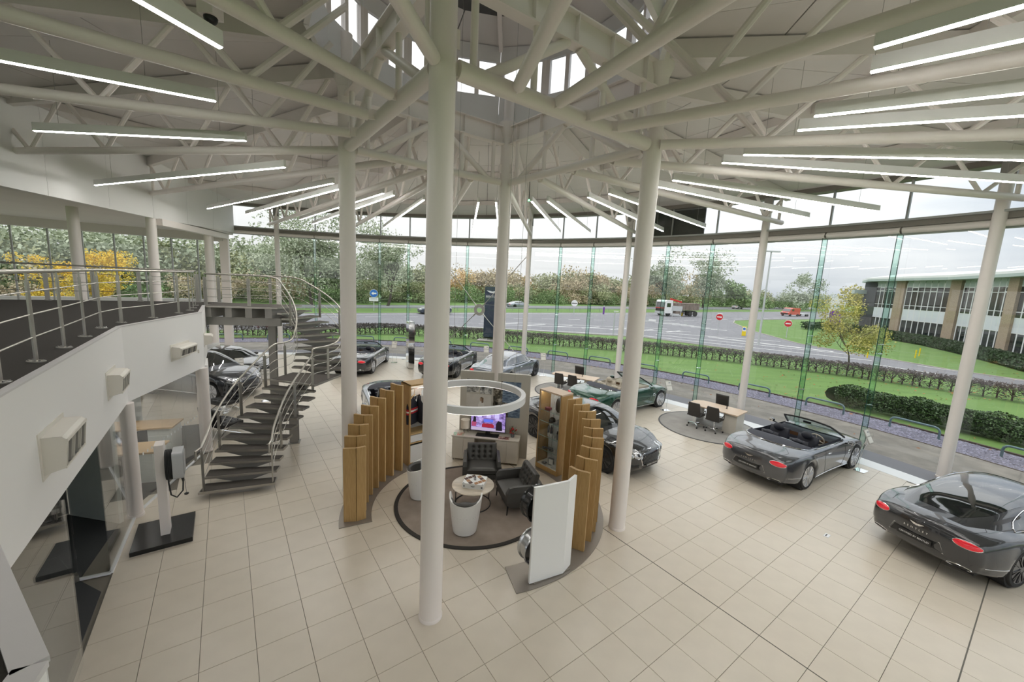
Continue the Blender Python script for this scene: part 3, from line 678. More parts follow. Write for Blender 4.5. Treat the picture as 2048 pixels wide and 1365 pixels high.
# office desks seen through the glass
def slabdesk(lab, p, rz, L, W, h=.74):
    t = thing('office_desk', lab, 'desk', p, rz)
    MB().box((0, 0, h - .02), (L, W, .04)).build('tabletop', OAKT, t, local=True)
    MB().box((L / 2 - .3, 0, (h - .04) / 2), (.5, W - .1, h - .04)).build('pedestal', DESKW, t, local=True)
    MB().box((-L / 2 + .04, 0, (h - .04) / 2), (.05, W - .1, h - .04)).build('panel_leg', DESKW, t, local=True)
    for z in (.2, .42, .62): MB().box((L / 2 - .3, -(W - .1) / 2 - .006, z), (.46, .012, .18)).build('drawer', DESKW, t, local=True)
    return t
slabdesk('oak topped white desk inside the glass office with a phone on it', (-8.75, 8.55, 0), rad(20), 1.5, .7)
slabdesk('second oak topped desk deeper inside the glass office, partly hidden by the fascia', (-9.6, 10.0, 0), rad(20), 1.5, .7)
t = thing('desk_phone', 'dark desk phone on the oak desk in the glass office', 'phone', (-8.55, 8.55, .74), rad(30))
MB().add([(-.09, -.1, 0), (.09, -.1, 0), (.09, .1, 0), (-.09, .1, 0), (-.09, -.1, .02), (.09, -.1, .02), (.09, .1, .06), (-.09, .1, .06)], [(3, 2, 1, 0), (4, 5, 6, 7), (0, 1, 5, 4), (1, 2, 6, 5), (2, 3, 7, 6), (3, 0, 4, 7)]).build('phone_body', BLACK, t, local=True); MB().tube([(-.06, -.08, .06), (-.06, 0, .08), (-.06, .08, .09)], .02, 8).build('receiver', RUBBER, t, local=True)
t = thing('office_fill_lamp', 'flat square fill lamp added out of sight in the glass office', 'lamp', (-9.4, 8.9, 2.2)); MB().box((-9.4, 8.9, 2.27), (.9, .9, .05)).build('housing', LAMPW, t); MB().box((-9.4, 8.9, 2.24), (.84, .84, .01)).build('diffuser', mat('office_fill_glow', (1, .97, .92), emit=6), t)  # added lamp, hidden behind the fascia, to brighten the dark office
# seated person at that desk, mostly hidden by the fascia
def skin_body(name, verts, edges, radii, m, parent, sub=2):
    me = bpy.data.meshes.new(name); me.from_pydata(verts, edges, []); o = bpy.data.objects.new(name, me); COL.objects.link(o)
    md = o.modifiers.new('s', 'SKIN'); md.use_smooth_shade = True
    for i, r in enumerate(radii): me.skin_vertices[0].data[i].radius = (r, r) if not isinstance(r, tuple) else r
    me.skin_vertices[0].data[0].use_root = True
    o.modifiers.new('d', 'SUBSURF').levels = sub; o.modifiers['d'].render_levels = sub
    dg = bpy.context.evaluated_depsgraph_get(); dg.update(); m2 = bpy.data.meshes.new_from_object(o.evaluated_get(dg)); bpy.data.objects.remove(o)
    m2.name = name; m2.materials.clear(); m2.materials.append(m); m2.polygons.foreach_set('use_smooth', [True] * len(m2.polygons))
    ob = bpy.data.objects.new(name, m2); COL.objects.link(ob); ob.parent = parent; WM[ob.name] = WM[parent.name]; return ob
pr_ = thing('person', 'person in a pale blue shirt seated at the oak desk, arm resting on the top', 'person', (-9.28, 8.62, 0), rad(-10))
SHIRT = mat('pale_blue_shirt', (.38, .44, .56), rough=.8); SKIN = mat('skin', (.62, .38, .28), rough=.55); TROUS = mat('navy_trousers', (.03, .035, .05), rough=.8); HAIR = mat('dark_hair', (.03, .022, .016), rough=.6)
skin_body('shirt', [(0, 0, .50), (0, 0, .75), (.02, 0, .98), (.02, 0, 1.06), (.02, -.19, .98), (.10, -.27, .78), (.36, -.20, .775), (.02, .19, .98), (.10, .27, .78), (.36, .14, .775)],
          [(0, 1), (1, 2), (2, 3), (2, 4), (4, 5), (5, 6), (2, 7), (7, 8), (8, 9)], [(.16, .12), (.16, .12), (.17, .11), .07, .065, .052, .036, .065, .052, .036], SHIRT, pr_)
skin_body('legs', [(0, 0, .47), (.02, -.1, .47), (.42, -.12, .47), (.44, -.12, .08), (.52, -.12, .05), (.02, .1, .47), (.42, .12, .47), (.44, .12, .08), (.52, .12, .05)], [(0, 1), (1, 2), (2, 3), (3, 4), (0, 5), (5, 6), (6, 7), (7, 8)], [(.13, .12), .10, .07, .045, .035, .10, .07, .045, .035], TROUS, pr_)
hd = skin_body('head', [(.03, 0, 1.02), (.05, 0, 1.12), (.07, 0, 1.20), (.08, 0, 1.27)], [(0, 1), (1, 2), (2, 3)], [.05, .055, (.085, .075), .07], SKIN, pr_)
MB().ball((.055, 0, 1.255), .095, 12, 8, (1.0, .9, .85)).build('hair', HAIR, pr_, local=True, smooth=True)
fm = MB(); fm.ball((.155, 0, 1.19), .014, 6, 4)
fm.build('nose', SKIN, pr_, local=True, smooth=True)
for s in (-.03, .03): MB().ball((.142, s, 1.215), .011, 6, 4).build('eye', BLACK, pr_, local=True)
MB().box((.143, 0, 1.155), (.01, .045, .008)).build('mouth', mat('lip', (.4, .15, .12)), pr_, local=True)
for s, y in ((-1, -.20), (1, .14)):
    for k in range(5):
        o_ = y + (k - 2) * .018
        pts = [(.36, y, .775), (.43, o_, .775), (.47 + (.01 if k in (1, 2) else 0), o_, .768), (.495 - (.03 if k in (0, 4) else 0), o_, .757)]
        if k == 0: pts = [(.37, y, .775), (.40, y - .04 * s * -1, .775), (.43, y - .05 * s * -1, .768), (.45, y - .05 * s * -1, .762)]
        MB().tube(pts, [.02, .0095, .0085, .006], 7).build('hand' if k == 2 else 'finger', SKIN, pr_, local=True, smooth=True)
t = thing('task_chair', 'dark task chair under the seated person in the glass office', 'chair', (-9.35, 8.62, 0), rad(-10))
MB().box((0, 0, .44), (.46, .46, .07)).build('seat', BLACK, t, local=True); MB().box((-.22, 0, .78), (.05, .44, .5)).build('backrest', BLACK, t, local=True); MB().tube([(0, 0, .06), (0, 0, .42)], .03, 8).build('stem', STEEL, t, local=True)
for k in range(5): MB().tube([(0, 0, .07), (.28 * math.cos(k * 1.257), .28 * math.sin(k * 1.257), .04)], .02, 6).build('leg', BLACK, t, local=True)

# ------------------------------------------------------------------ charger on a white post
t = thing('car_charger', 'silver wall charger with coiled black cable on a white post with black base', 'charger', (-6.22, 6.72, 0), rad(36))
MB().box((0, 0, .04), (.84, .96, .08)).build('base_plate', mat('black_gloss_base', (.012, .013, .014), rough=.25), t, local=True)
MB().box((.02, -.03, .93), (.13, .26, 1.70)).build('post', WHITE, t, local=True)
sil = mat('silver_casing', (.52, .53, .55), rough=.4, metal=.3)
def rbox(x0, x1, y0, y1, z0, z1, r=.06, n=5):
    pts = []
    for cx_, cz_, a in ((y1 - r, z1 - r, 0), (y0 + r, z1 - r, 90), (y0 + r, z0 + r, 180), (y1 - r, z0 + r, 270)):
        for k in range(n + 1): pts.append((cx_ + r * math.cos(rad(a + 90 * k / n)), cz_ + r * math.sin(rad(a + 90 * k / n))))
    m = len(pts); mb = MB(); return mb.add([(x, a, b) for x in (x0, x1) for a, b in pts], [tuple(range(m))[::-1], tuple(range(m, 2 * m))] + [(k, (k + 1) % m, m + (k + 1) % m, m + k) for k in range(m)])
rbox(.19, .34, -.24, .16, 1.12, 1.62).build('charger_body', sil, t, local=True, smooth=True)
rbox(.34, .352, -.20, .12, 1.18, 1.58).build('front_cover', mat('cover_grey', (.36, .37, .38), rough=.3), t, local=True)
mb = MB()
for k in range(4): mb.tube([(.10 + .022 * k, -.04 + .20 * math.cos(2 * PI * i / 20), 1.36 + .27 * math.sin(2 * PI * i / 20)) for i in range(20)], .013, 6, closed=True)
mb.build('cable_coil', RUBBER, t, local=True, smooth=True, kind='stuff')
MB().tube([(.13, -.20, 1.45), (.13, -.25, 1.1), (.15, -.24, .86), (.22, -.17, .76), (.30, -.06, .82), (.31, -.02, 1.0)], .012, 8).build('cable', RUBBER, t, local=True, smooth=True)
MB().tube([(.31, -.02, .98), (.30, -.02, 1.12), (.28, -.02, 1.17)], [.016, .03, .036], 8).build('plug', BLACK, t, local=True, smooth=True)
MB().tube([(.33, .02, 1.0), (.34, .02, .72)], .003, 4).build('cap_cord', BLACK, t, local=True); MB().lathe([(.02, .69), (.035, .70), (.035, .72), (0, .725)], 10, c=(.34, .02, 0)).build('plug_cap', BLACK, t, local=True)

# ------------------------------------------------------------------ curved open stair
TRD = mat('tread_brown', (.075, .066, .058), rough=.9, bump=.2, bscale=200)
ST = thing('staircase', 'curved open steel staircase with brown treads rising to the gallery', 'staircase', (-6, 10, 0))
Ls = [(-6.51, 7.86), (-6.63, 8.2), (-6.76, 8.51), (-6.84, 8.82), (-6.90, 9.14), (-6.93, 9.45), (-6.93, 9.75), (-6.91, 10.06), (-6.89, 10.37), (-6.86, 10.68)]
Rs = [(-5.21, 8.44), (-5.31, 8.68), (-5.36, 8.90), (-5.39, 9.11), (-5.42, 9.33), (-5.43, 9.56), (-5.42, 9.80), (-5.40, 10.05), (-5.38, 10.32), (-5.36, 10.60)]
RS = .1705
def tread(poly, z, name='tread'):
    n = len(poly); c = sum((Vector((p[0], p[1], 0)) for p in poly), Vector()) / n
    fr = thing(name, loc=(c.x, c.y, z - .06)); fr.parent = ST; fr.matrix_local = WM[ST.name].inverted() @ WM[fr.name]
    MB().prism(poly, z - .055, z - .004).build('tray', STEEL, fr)
    ins = [(c.x + (p[0] - c.x) * .985, c.y + (p[1] - c.y) * .93) for p in poly]
    MB().prism(ins, z - .004, z).build('insert', TRD, fr)
LT, RT_ = Ls + [(-6.80, 11.0)], Rs + [(-5.36, 10.68)]
mid = []
for i in range(10):
    z = RS * (i + 1); a, b = Vector(LT[i]), Vector(RT_[i]); c, d = Vector(RT_[i + 1]), Vector(LT[i + 1])
    c = b + (c - b) * 1.12; d = a + (d - a) * 1.12
    tread([tuple(a), tuple(b), tuple(c), tuple(d)], z)
    m = (a + b + c + d) / 4; mid.append(Vector((m.x, m.y, z - .06)))
    # trapezoid bracket below the tread
    e = (b - a).normalized(); f = Vector((-e.y, e.x)); mb = MB()
    for s in (-.08, .08):
        q = m + f * s; mb.add([V3(q - e * .62, z - .056), V3(q + e * .62, z - .056), V3(q + e * .14, z - .21), V3(q - e * .14, z - .21)], [(0, 1, 2, 3)])
    mb.add([V3(m - f * .08 - e * .62, z - .057), V3(m - f * .08 - e * .14, z - .21), V3(m + f * .08 - e * .14, z - .21), V3(m + f * .08 - e * .62, z - .057)], [(0, 1, 2, 3)])
    mb.add([V3(m - f * .08 + e * .62, z - .057), V3(m - f * .08 + e * .14, z - .21), V3(m + f * .08 + e * .14, z - .21), V3(m + f * .08 + e * .62, z - .057)], [(3, 2, 1, 0)])
    mb.build('bracket', STEELD, ST)
ZL = RS * 11
land = [(-6.80, 10.98), (-5.35, 10.60), (-5.17, 11.95), (-6.66, 11.9)]
tread(land, ZL, 'landing')
cxy = Vector((-7.62, 11.88)); ri, ro = .93, 2.43; mid2 = []; U = []
NU = 10
for k in range(NU + 1):
    if 1:
        a = rad(k * 9.0); u = Vector((math.cos(a), math.sin(a))); U.append((cxy + u * ri, cxy + u * ro))
for k in range(NU):
    z = ZL + RS * (k + 1); a, b = U[k]; d, c = U[k + 1]; c = b + (c - b) * 1.10; d = a + (d - a) * 1.10
    tread([tuple(a), tuple(b), tuple(c), tuple(d)], z); m = (a + b + c + d) / 4; mid2.append(Vector((m.x, m.y, z - .06)))
    e = (b - a).normalized(); f = Vector((-e.y, e.x)); mb = MB()
    mb.add([V3(m - e * .6, z - .056), V3(m + e * .6, z - .056), V3(m + e * .14, z - .21), V3(m - e * .14, z - .21)] + [V3(m + f * .1 - e * .6, z - .056), V3(m + f * .1 + e * .6, z - .056), V3(m + f * .1 + e * .14, z - .21), V3(m + f * .1 - e * .14, z - .21)], [(0, 1, 2, 3), (7, 6, 5, 4), (1, 5, 6, 2), (0, 3, 7, 4), (2, 6, 7, 3)])
    mb.build('bracket', STEELD, ST)
def spine(P, w, h, name):
    mb = MB(); n = len(P)
    rows = []
    for i, p in enumerate(P):
        d = (P[min(i + 1, n - 1)] - P[max(i - 1, 0)]); d.z = 0; d.normalize(); a = Vector((-d.y, d.x, 0)) * (w / 2)
        rows.append([p - a + Vector((0, 0, -h)), p + a + Vector((0, 0, -h)), p + a, p - a])
    mb.grid(rows, wrap_v=True); mb.add(rows[0], [(0, 1, 2, 3)]); mb.add(rows[-1], [(3, 2, 1, 0)])
    return mb.build(name, STEELD, ST)
dn = Vector((0, 0, -.15))
spine([Vector((-5.78, 7.95, .03)) + Vector((0, 0, -.0)) + Vector((0, 0, .0))] + [m + dn for m in mid] + [Vector((-6.05, 11.3, ZL - .2))], .24, .20, 'stringer') if False else spine([m + dn for m in mid] + [Vector((-6.05, 11.3, ZL - .2))], .24, .14, 'stringer')
spine([Vector((-6.05, 11.3, ZL - .1)), Vector((-6.0, 11.75, ZL - .06))] + [m + dn for m in mid2] + [Vector((-7.9, 13.55, ZG - .3))], .26, .2, 'stringer')
deckp = [(-7.62, 12.81), (-7.62, 14.31), (-10.2, 13.7), (-9.6, 12.3)]
tread(deckp, ZG, 'deck')
mb = MB()
for o_ in (.25, 1.25): mb.bar((-7.65, 12.81 + o_, ZG - .5), (-9.9, 12.3 + o_, ZG - .5), .14, .26)
mb.build('deck_beam', STEELD, ST)
for k in range(4):
    x = -7.9 - .55 * k; y = 12.81 + (x + 7.62) * .25
    mb = MB(); mb.bar((x, y + .05, ZG - .21), (x, y + 1.45, ZG - .21), .22, .30); mb.build('deck_bracket', STEELD, ST)
for p, z in (((-6.2, 11.05), ZL - .2), ((-8.1, 13.3), ZG - .62)):
    mb = MB(); M0 = Matrix.Translation((p[0], p[1], 0)) @ Matrix.Rotation(rad(20), 4, 'Z')
    mb.box((0, -.10, z / 2), (.22, .02, z), M=M0); mb.box((0, .10, z / 2), (.22, .02, z), M=M0); mb.box((0, 0, z / 2), (.03, .2, z), M=M0); mb.box((0, 0, .008), (.3, .3, .016), M=M0); mb.box((0, 0, z - .02), (.3, .45, .03), M=M0)
    mb.build('support_post', STEELD, ST)
def inset(a, b, f): return (a[0] + (b[0] - a[0]) * f, a[1] + (b[1] - a[1]) * f)
def sm(P, k=3):
    """Catmull-Rom through a list of points"""
    out = []
    for i in range(len(P) - 1):
        p0, p1, p2, p3 = [Vector(P[j]) for j in (max(i - 1, 0), i, i + 1, min(i + 2, len(P) - 1))]
        for s in range(k):
            u = s / k; out.append(.5 * ((2 * p1) + (p2 - p0) * u + (2 * p0 - 5 * p1 + 4 * p2 - p3) * u * u + (3 * p1 - p0 - 3 * p2 + p3) * u ** 3))
    return out + [Vector(P[-1])]
def stair_rail(lab, path, posts, ext=None):
    t = thing('stair_railing', lab, 'railing', path[0], 0, 'stainless steel railings')
    H = .98; S = sm(path, 4)
    top = [q + Vector((0, 0, H)) for q in S]
    if ext is not None: top = [top[0] + Vector(ext) + Vector((0, 0, -.2)), top[0] + Vector(ext)] + top
    MB().tube(top, .024, 10).build('handrail', STEEL, t, smooth=True)
    for r in (.28, .53, .78): MB().tube([q + Vector((0, 0, H * r)) for q in S], .0085, 6).build('rail', STEEL, t, smooth=True)
    for i in posts:
        p = Vector(path[i]); d = Vector(path[min(i + 1, len(path) - 1)]) - Vector(path[max(i - 1, 0)]); d.z = 0; d.normalize(); post(t, p, d, p.z, H, foot=False)
    return t
lp = [V3(inset(LT[i], RT_[i], .05), RS * (i + 1)) + Vector((0, .06, 0)) for i in range(10)] + [Vector((-6.72, 11.1, ZL)), Vector((-6.66, 11.5, ZL)), Vector((-6.64, 11.86, ZL + .05))] + [V3(U[k][0] + (U[k][1] - U[k][0]) * .04, ZL + RS * (k + .6)) for k in range(1, NU + 1)] + [V3(p, ZG) for p in ((-7.9, 12.76), (-8.4, 12.63), (-9.2, 12.42), (-9.55, 12.33))]
stair_rail('steel handrail on the inner side of the curved stair, tight to the turn', lp, [0, 3, 6, 9, 11, 15, 19, 24, 26], (.0, -.16, -.02))
rp = [V3(inset(RT_[i], LT[i], .05), RS * (i + 1)) + Vector((0, .06, 0)) for i in range(10)] + [Vector((-5.42, 10.72, ZL)), Vector((-5.30, 11.3, ZL)), Vector((-5.27, 11.86, ZL + .05))] + [V3(U[k][1] + (U[k][0] - U[k][1]) * .04, ZL + RS * (k + .6)) for k in range(1, NU + 1)] + [V3(p, ZG) for p in ((-8.0, 14.2), (-8.6, 14.08), (-9.5, 13.83), (-10.1, 13.65))]
stair_rail('steel handrail on the outer side of the curved stair, sweeping wide past the column', rp, [0, 3, 6, 9, 11, 14, 17, 20, 24, 26], (.04, -.16, -.02))
# ------------------------------------------------------------------ lounge: oak screens, display cabinets, base plates
OAK = mat('oak_veneer', (.50, .325, .135), rough=.5, var=.22, vscale=14, stretch=(6, 6, .35), col2=(.40, .245, .09))
OAKL = mat('oak_edge', (.60, .43, .21), rough=.5)
PLATE = mat('taupe_steel_plate', (.30, .27, .24), rough=.45, metal=.5)
GLOSSW = mat('gloss_white', (.82, .83, .83), rough=.18)
LC = Vector((-.65, 8.4, 0))
def lc(a, r, z=0.0): return Vector((LC.x + r * math.cos(rad(a)), LC.y + r * math.sin(rad(a)), z))
for a0, a1, lab in ((118, 206.5, 'curved taupe floor plate under the oak fins next to the stair'), (-71, 59, 'curved taupe floor plate under the white board and the longer row of oak fins')):
    o = MB().arc(LC, 2.22, 2.84, .001, .014, rad(a0), rad(a1), 48).build('floor_plate', PLATE); tag(o, lab, 'floor plate', 'plates of the lounge screens')
ORD = ['lowest', 'second', 'third', 'fourth', 'fifth', 'sixth', 'seventh', 'eighth', 'ninth']
def oak_fin(a, h, r0, r1, side, lab, bend):
    t = thing('oak_fin', lab, 'screen fin', lc(a, r0, .014), 0, 'oak fins of the lounge screens')
    u = lc(a, 1) - LC; n = Vector((-u.y, u.x, 0))
    p0, p1, pm = lc(a, r0), lc(a, r1), lc(a, r0 + (r1 - r0) * .42) + n * bend
    th = .03
    def sheet(p, q, name, m):
        d = (q - p).normalized(); k = Vector((-d.y, d.x, 0)) * th
        MB().prism([tuple((p + k).xy), tuple((q + k).xy), tuple((q - k).xy), tuple((p - k).xy)], .014, h).build(name, m, t)
    sheet(p0, pm, 'board', OAK); sheet(pm, p1, 'board', OAK)
    e = (p0 - pm).normalized(); k = Vector((-e.y, e.x, 0)) * th
    MB().prism([tuple((p0 + k).xy), tuple((p0 + k + e * .008).xy), tuple((p0 - k + e * .008).xy), tuple((p0 - k).xy)], .014, h).build('edge_strip', OAKL, t)
for k, h in enumerate((1.56, 1.67, 1.79, 1.89, 1.99, 2.09, 2.19, 2.26)):
    oak_fin(202.2 - 7.6 * k, h, 2.34, 2.74, 1, ORD[k] + ' oak fin of the screen next to the stair, counted up towards the clothes cabinet', .045)
for k, h in enumerate((1.57, 1.68, 1.77, 1.86, 1.94, 2.02, 2.09, 2.15, 2.19)):
    oak_fin(-35.6 + 7.6 * k, h, 2.30, 2.70, -1, ORD[k] + ' oak fin of the screen by the black car, counted up towards the glass cabinet', -.045)
# white bent board with two wheels shown on its inner face
t = thing('display_board', 'tall white bent display board at the near end of the longer oak screen', 'display board', lc(-56, 2.73, .014))
pA, pB, pM = lc(-65.5, 2.74), lc(-46.5, 2.73), lc(-52, 2.80)
for p, q in ((pA, pM), (pM, pB)):
    d = (q - p).normalized(); k = Vector((d.y, -d.x, 0)) * .045
    MB().prism([tuple(p.xy), tuple(q.xy), tuple((q - k).xy), tuple((p - k).xy)], .03, 1.72).build('panel', GLOSSW, t)
MB().bar(lc(-64, 2.70, .022), lc(-48, 2.74, .022), .12, .018).build('foot', PLATE, t)
def wheel_mesh(mt, mr, R=.36, W=.24, parent=None, spokes=5, local=True, lip=None):
    """tyre, rim and spokes; axis along +y, outer face at y = 0"""
    My = Matrix.Rotation(rad(90), 4, 'X')   # z -> -y
    MB().lathe([(R * .74, 0.004), (R * .77, -.012), (R * .93, -.016), (R * .985, .010), (R, .05), (R, W - .05), (R * .985, W - .01), (R * .93, W), (R * .70, W - .01)], 32, M=My.inverted() @ Matrix.Translation((0, 0, -W)) if False else Matrix.Rotation(rad(90), 4, 'X')).build('tyre', mt, parent, smooth=True, local=local)
    MB().lathe([(R * .74, .002), (R * .755, -.008), (R * .72, .0), (R * .68, .035), (R * .66, W * .7)], 32, M=My).build('rim', lip or mr, parent, smooth=True, local=local)
    mb = MB()
    for k in range(spokes):
        for off in (-.11, .11):
            a = 2 * PI * k / spokes + off; b = 2 * PI * k / spokes + off * 2.0
            p, q = Vector((R * .13 * math.cos(a), .012, R * .13 * math.sin(a))), Vector((R * .73 * math.cos(b), .004, R * .73 * math.sin(b)))
            mb.bar(p, q, .018, .035, up=(0, 1, 0)) if False else mb.bar(p + Vector((0, .0, 0)), q, .034, .022, up=(0, 1, 0))
    mb.lathe([(R * .2, -.004), (R * .2, .03)], 16, M=My)
    mb.lathe([(R * .10, -.016), (R * .10, 0)], 16, M=My)
    mb.build('spokes', mr, parent, local=local)
    MB().lathe([(0, .10), (R * .60, .10), (R * .60, .115), (0, .115)], 24, M=My).build('brake_disc', mat('disc_grey', (.16, .16, .165), rough=.4, metal=.6), parent, local=local)
RIMD = mat('dark_rim', (.03, .03, .033), rough=.2, metal=.6, coat=.5); RIMS = mat('silver_rim', (.55, .56, .58), rough=.2, metal=.9)
nb = (LC - lc(-60, 1)).normalized()
for z, m, lab in ((1.27, RIMD, 'black alloy wheel mounted high on the inner face of the white board'), (.50, RIMS, 'silver alloy wheel mounted low on the inner face of the white board')):
    p = lc(-60.5, 2.50, z); t = thing('show_wheel', lab, 'wheel', p, 0)
    W_ = WM[t.name] @ Matrix.Rotation(math.atan2(nb.y, nb.x) - rad(90), 4, 'Z'); t.matrix_world = W_; WM[t.name] = W_
    R = .30
    My = Matrix.Rotation(rad(90), 4, 'X')
    MB().lathe([(R * .93, -.12), (R, -.115), (R, -.09), (R * .92, -.07), (R * .90, .07), (R, .09), (R * .95, .115), (R * .88, .09), (R * .86, .0)], 36, M=My).build('rim', m, t, local=True, smooth=True)
    mb = MB()
    for k in range(10):
        a = 2 * PI * k / 10; b = a + .1; mb.bar((R * .15 * math.cos(a), .10, R * .15 * math.sin(a)), (R * .93 * math.cos(b), .13, R * .93 * math.sin(b)), .04, .03, up=(0, 1, 0))
    mb.build('spokes', m, t, local=True, kind='stuff'); MB().lathe([(0, -.12), (R * .24, -.12), (R * .24, .12), (0, .12)], 16, M=My).build('hub', m, t, local=True, smooth=True)
    MB().tube([(0, -.12, 0), (0, -.17, 0)], .03, 8).build('mount', PLATE, t, local=True)
# ---- clothes cabinet
def cab(a0, a1, h, lab, name):
    p, q = lc(a0, 2.36), lc(a1, 2.36); c = (p + q) / 2; d = (q - p); L = d.length; ang = math.atan2(d.y, d.x)
    t = thing(name, lab, 'cabinet', (c.x, c.y, .014), ang); return t, L
t, L = cab(143, 123, 2.21, 'open oak clothes cabinet with a hanging rail beside the tallest oak fin', 'clothes_cabinet')
# local frame: x along the front, y outwards from the lounge
D = .46
MB().box((-L / 2 + .02, D / 2, 1.1), (.04, D, 2.2)).build('side_panel', OAK, t, local=True); MB().box((L / 2 - .02, D / 2, 1.1), (.04, D, 2.2)).build('side_panel', OAK, t, local=True)
MB().box((0, D / 2, 2.18), (L, D, .04)).build('top', OAK, t, local=True); MB().box((0, D - .01, 1.1), (L - .08, .02, 2.12)).build('back_panel', mat('cabinet_grey', (.55, .56, .55), rough=.5), t, local=True)
MB().box((0, D / 2, .05), (L - .08, D, .09)).build('plinth', OAK, t, local=True)
for z in (.86, .62): MB().box((0, D / 2, z), (L - .08, D - .03, .03)).build('shelf', OAKL, t, local=True)
for z, h in ((.33, .46),): MB().box((0, .012, z), (L - .09, .02, h)).build('drawer', GLOSSW, t, local=True)
MB().box((0, .02, .74), (L - .09, .02, .18)).build('drawer', GLOSSW, t, local=True)
MB().tube([(-L / 2 + .04, .22, 2.03), (L / 2 - .04, .22, 2.03)], .013, 8).build('rail', CHROME, t, local=True)
MB().box((0, .2, 2.145), (L - .1, .03, .02)).build('light_strip', mat('strip_led', (1, .96, .9), emit=14), t, local=True)
MC = WM[t.name]
NAVY = mat('navy_cloth', (.018, .02, .032), rough=.9); REDC = mat('red_cloth', (.50, .02, .03), rough=.85); WHC = mat('white_cloth', (.75, .75, .75), rough=.85); HANG = mat('white_hanger', (.85, .85, .84), rough=.4); WOODH = mat('wood_hanger', (.62, .42, .18), rough=.5)
def garment(x, lab, m, hang, shirt=False):
    M0 = MC @ Matrix.Translation((x, .22, 0)) @ Matrix.Rotation(rad(28 if shirt else 78), 4, 'Z'); g = thing('jersey' if shirt else 'jacket', lab, 'clothes'); g.matrix_world = M0; WM[g.name] = M0
    def sect(z, w, d): return [(w * math.cos(2 * PI * k / 14), d * math.sin(2 * PI * k / 14), z) for k in range(14)]
    prof = [(1.10, .24, .06), (1.3, .235, .065), (1.5, .225, .07), (1.66, .22, .065), (1.76, .20, .055), (1.815, .11, .05), (1.83, .06, .045)]
    body = [sect(*p) for p in prof]
    MB().grid(body, wrap_v=True).build('torso', m, g, local=True, smooth=True)
    for s in (-1, 1): MB().tube([(s * .19, 0, 1.76), (s * .245, -.005, 1.6), (s * .27, -.01, 1.35), (s * .272, -.01, 1.14)], [.055, .062, .055, .048], 10).build('sleeve', m, g, local=True, smooth=True)
    hm = MB(); hm.tube([(-.19, 0, 1.775), (0, 0, 1.86), (.19, 0, 1.775)], .011, 6); hm.tube([(0, 0, 1.86), (0, 0, 1.93), (.02, 0, 1.985), (0, 0, 2.035), (-.025, 0, 2.02)], .006, 6); hm.build('hanger', hang, g, local=True, smooth=True)
    if shirt:
        def band(z0, z1, mm, nm):
            def wd(z):
                for (a, b, c), (a2, b2, c2) in zip(prof[:-1], prof[1:]):
                    if a <= z <= a2: u = (z - a) / (a2 - a); return b + (b2 - b) * u + .005, c + (c2 - c) * u + .005
                return .2, .06
            MB().grid([sect(z0, *wd(z0)), sect(z1, *wd(z1))], wrap_v=True).build(nm, mm, g, local=True, smooth=True)
            for s in (-1, 1): MB().lathe([(.061, z0), (.063, z1)], 10, c=(s * .263, -.009, 0)).build(nm, mm, g, local=True, smooth=True)
        band(1.40, 1.445, REDC, 'stripe'); band(1.445, 1.49, WHC, 'stripe'); band(1.49, 1.54, REDC, 'stripe')
        mb = MB(); mb.add([(-.07, -.055, 1.80), (.0, -.075, 1.68), (.07, -.055, 1.80), (.05, -.02, 1.845), (-.05, -.02, 1.845)], [(0, 1, 4), (1, 2, 3), (1, 3, 4)]); mb.build('collar', WHC, g, local=True)
        MB().lathe([(.034, 0), (.034, .004), (0, .004)], 14, M=Matrix.Translation((.08, -.062, 1.48)) @ Matrix.Rotation(rad(80), 4, 'X')).build('badge', NAVY, g, local=True)
garment(-.16, 'navy rugby jersey with red and white hoops and white collar on a wooden hanger', NAVY, WOODH, True)
for k, m in enumerate((NAVY, REDC, NAVY, mat('grey_cloth', (.10, .10, .11), rough=.9))):
    garment(.02 + .085 * k, ('first', 'second', 'third', 'fourth')[k] + ' jacket hanging on the rail behind the hooped jersey', m, HANG)
# ---- glass display cabinet
t, L = cab(52, 33, 2.18, 'tall oak display cabinet with glass front and glass shelves of gifts', 'display_cabinet')
MD = WM[t.name]; D = .44
MB().box((-L / 2 + .02, D / 2, 1.08), (.035, D, 2.16)).build('side_panel', OAK, t, local=True); MB().box((L / 2 - .02, D / 2, 1.08), (.035, D, 2.16)).build('side_panel', OAK, t, local=True)
MB().box((0, D / 2, 2.15), (L, D, .04)).build('top', mat('oak_pale_top', (.60, .47, .36), rough=.5), t, local=True); MB().box((0, D - .01, 1.08), (L - .08, .02, 2.1)).build('back_panel', mat('cabinet_white', (.70, .71, .72), rough=.4), t, local=True)
MB().box((0, D / 2, .06), (L - .07, D, .12)).build('plinth', OAK, t, local=True); MB().box((0, D / 2, .125), (L - .07, D - .02, .012)).build('floor_board', mat('cream_board', (.72, .70, .65), rough=.5), t, local=True)
SHZ = (.54, .92, 1.32, 1.62)
SHG = glass('shelf_glass', (.97, .985, .98)); SHE = mat('shelf_edge', (.35, .62, .56), rough=.2)
for z in SHZ:
    sh = MB().box((0, D / 2, z), (L - .08, D - .05, .008)).build('glass_shelf', SHG, t, local=True); MB().box((0, .027, z), (L - .08, .004, .009)).build('edge', SHE, sh, local=True)
for x in (-L / 4 + .0, L / 4): MB().box((x, .008, 1.13), (L / 2 - .045, .008, 2.0)).build('door', SHG, t, local=True)
for a, s in (((-L / 2 + .045, .006, 1.13), (.012, .014, 2.0)), ((L / 2 - .045, .006, 1.13), (.012, .014, 2.0))): MB().box(a, s).build('door_frame', STEEL, t, local=True)
for x in (-.2, 0, .2): MB().tube([(x, D - .03, .13), (x, D - .03, 2.12)], .008, 6).build('shelf_upright', CHROME, t, local=True)
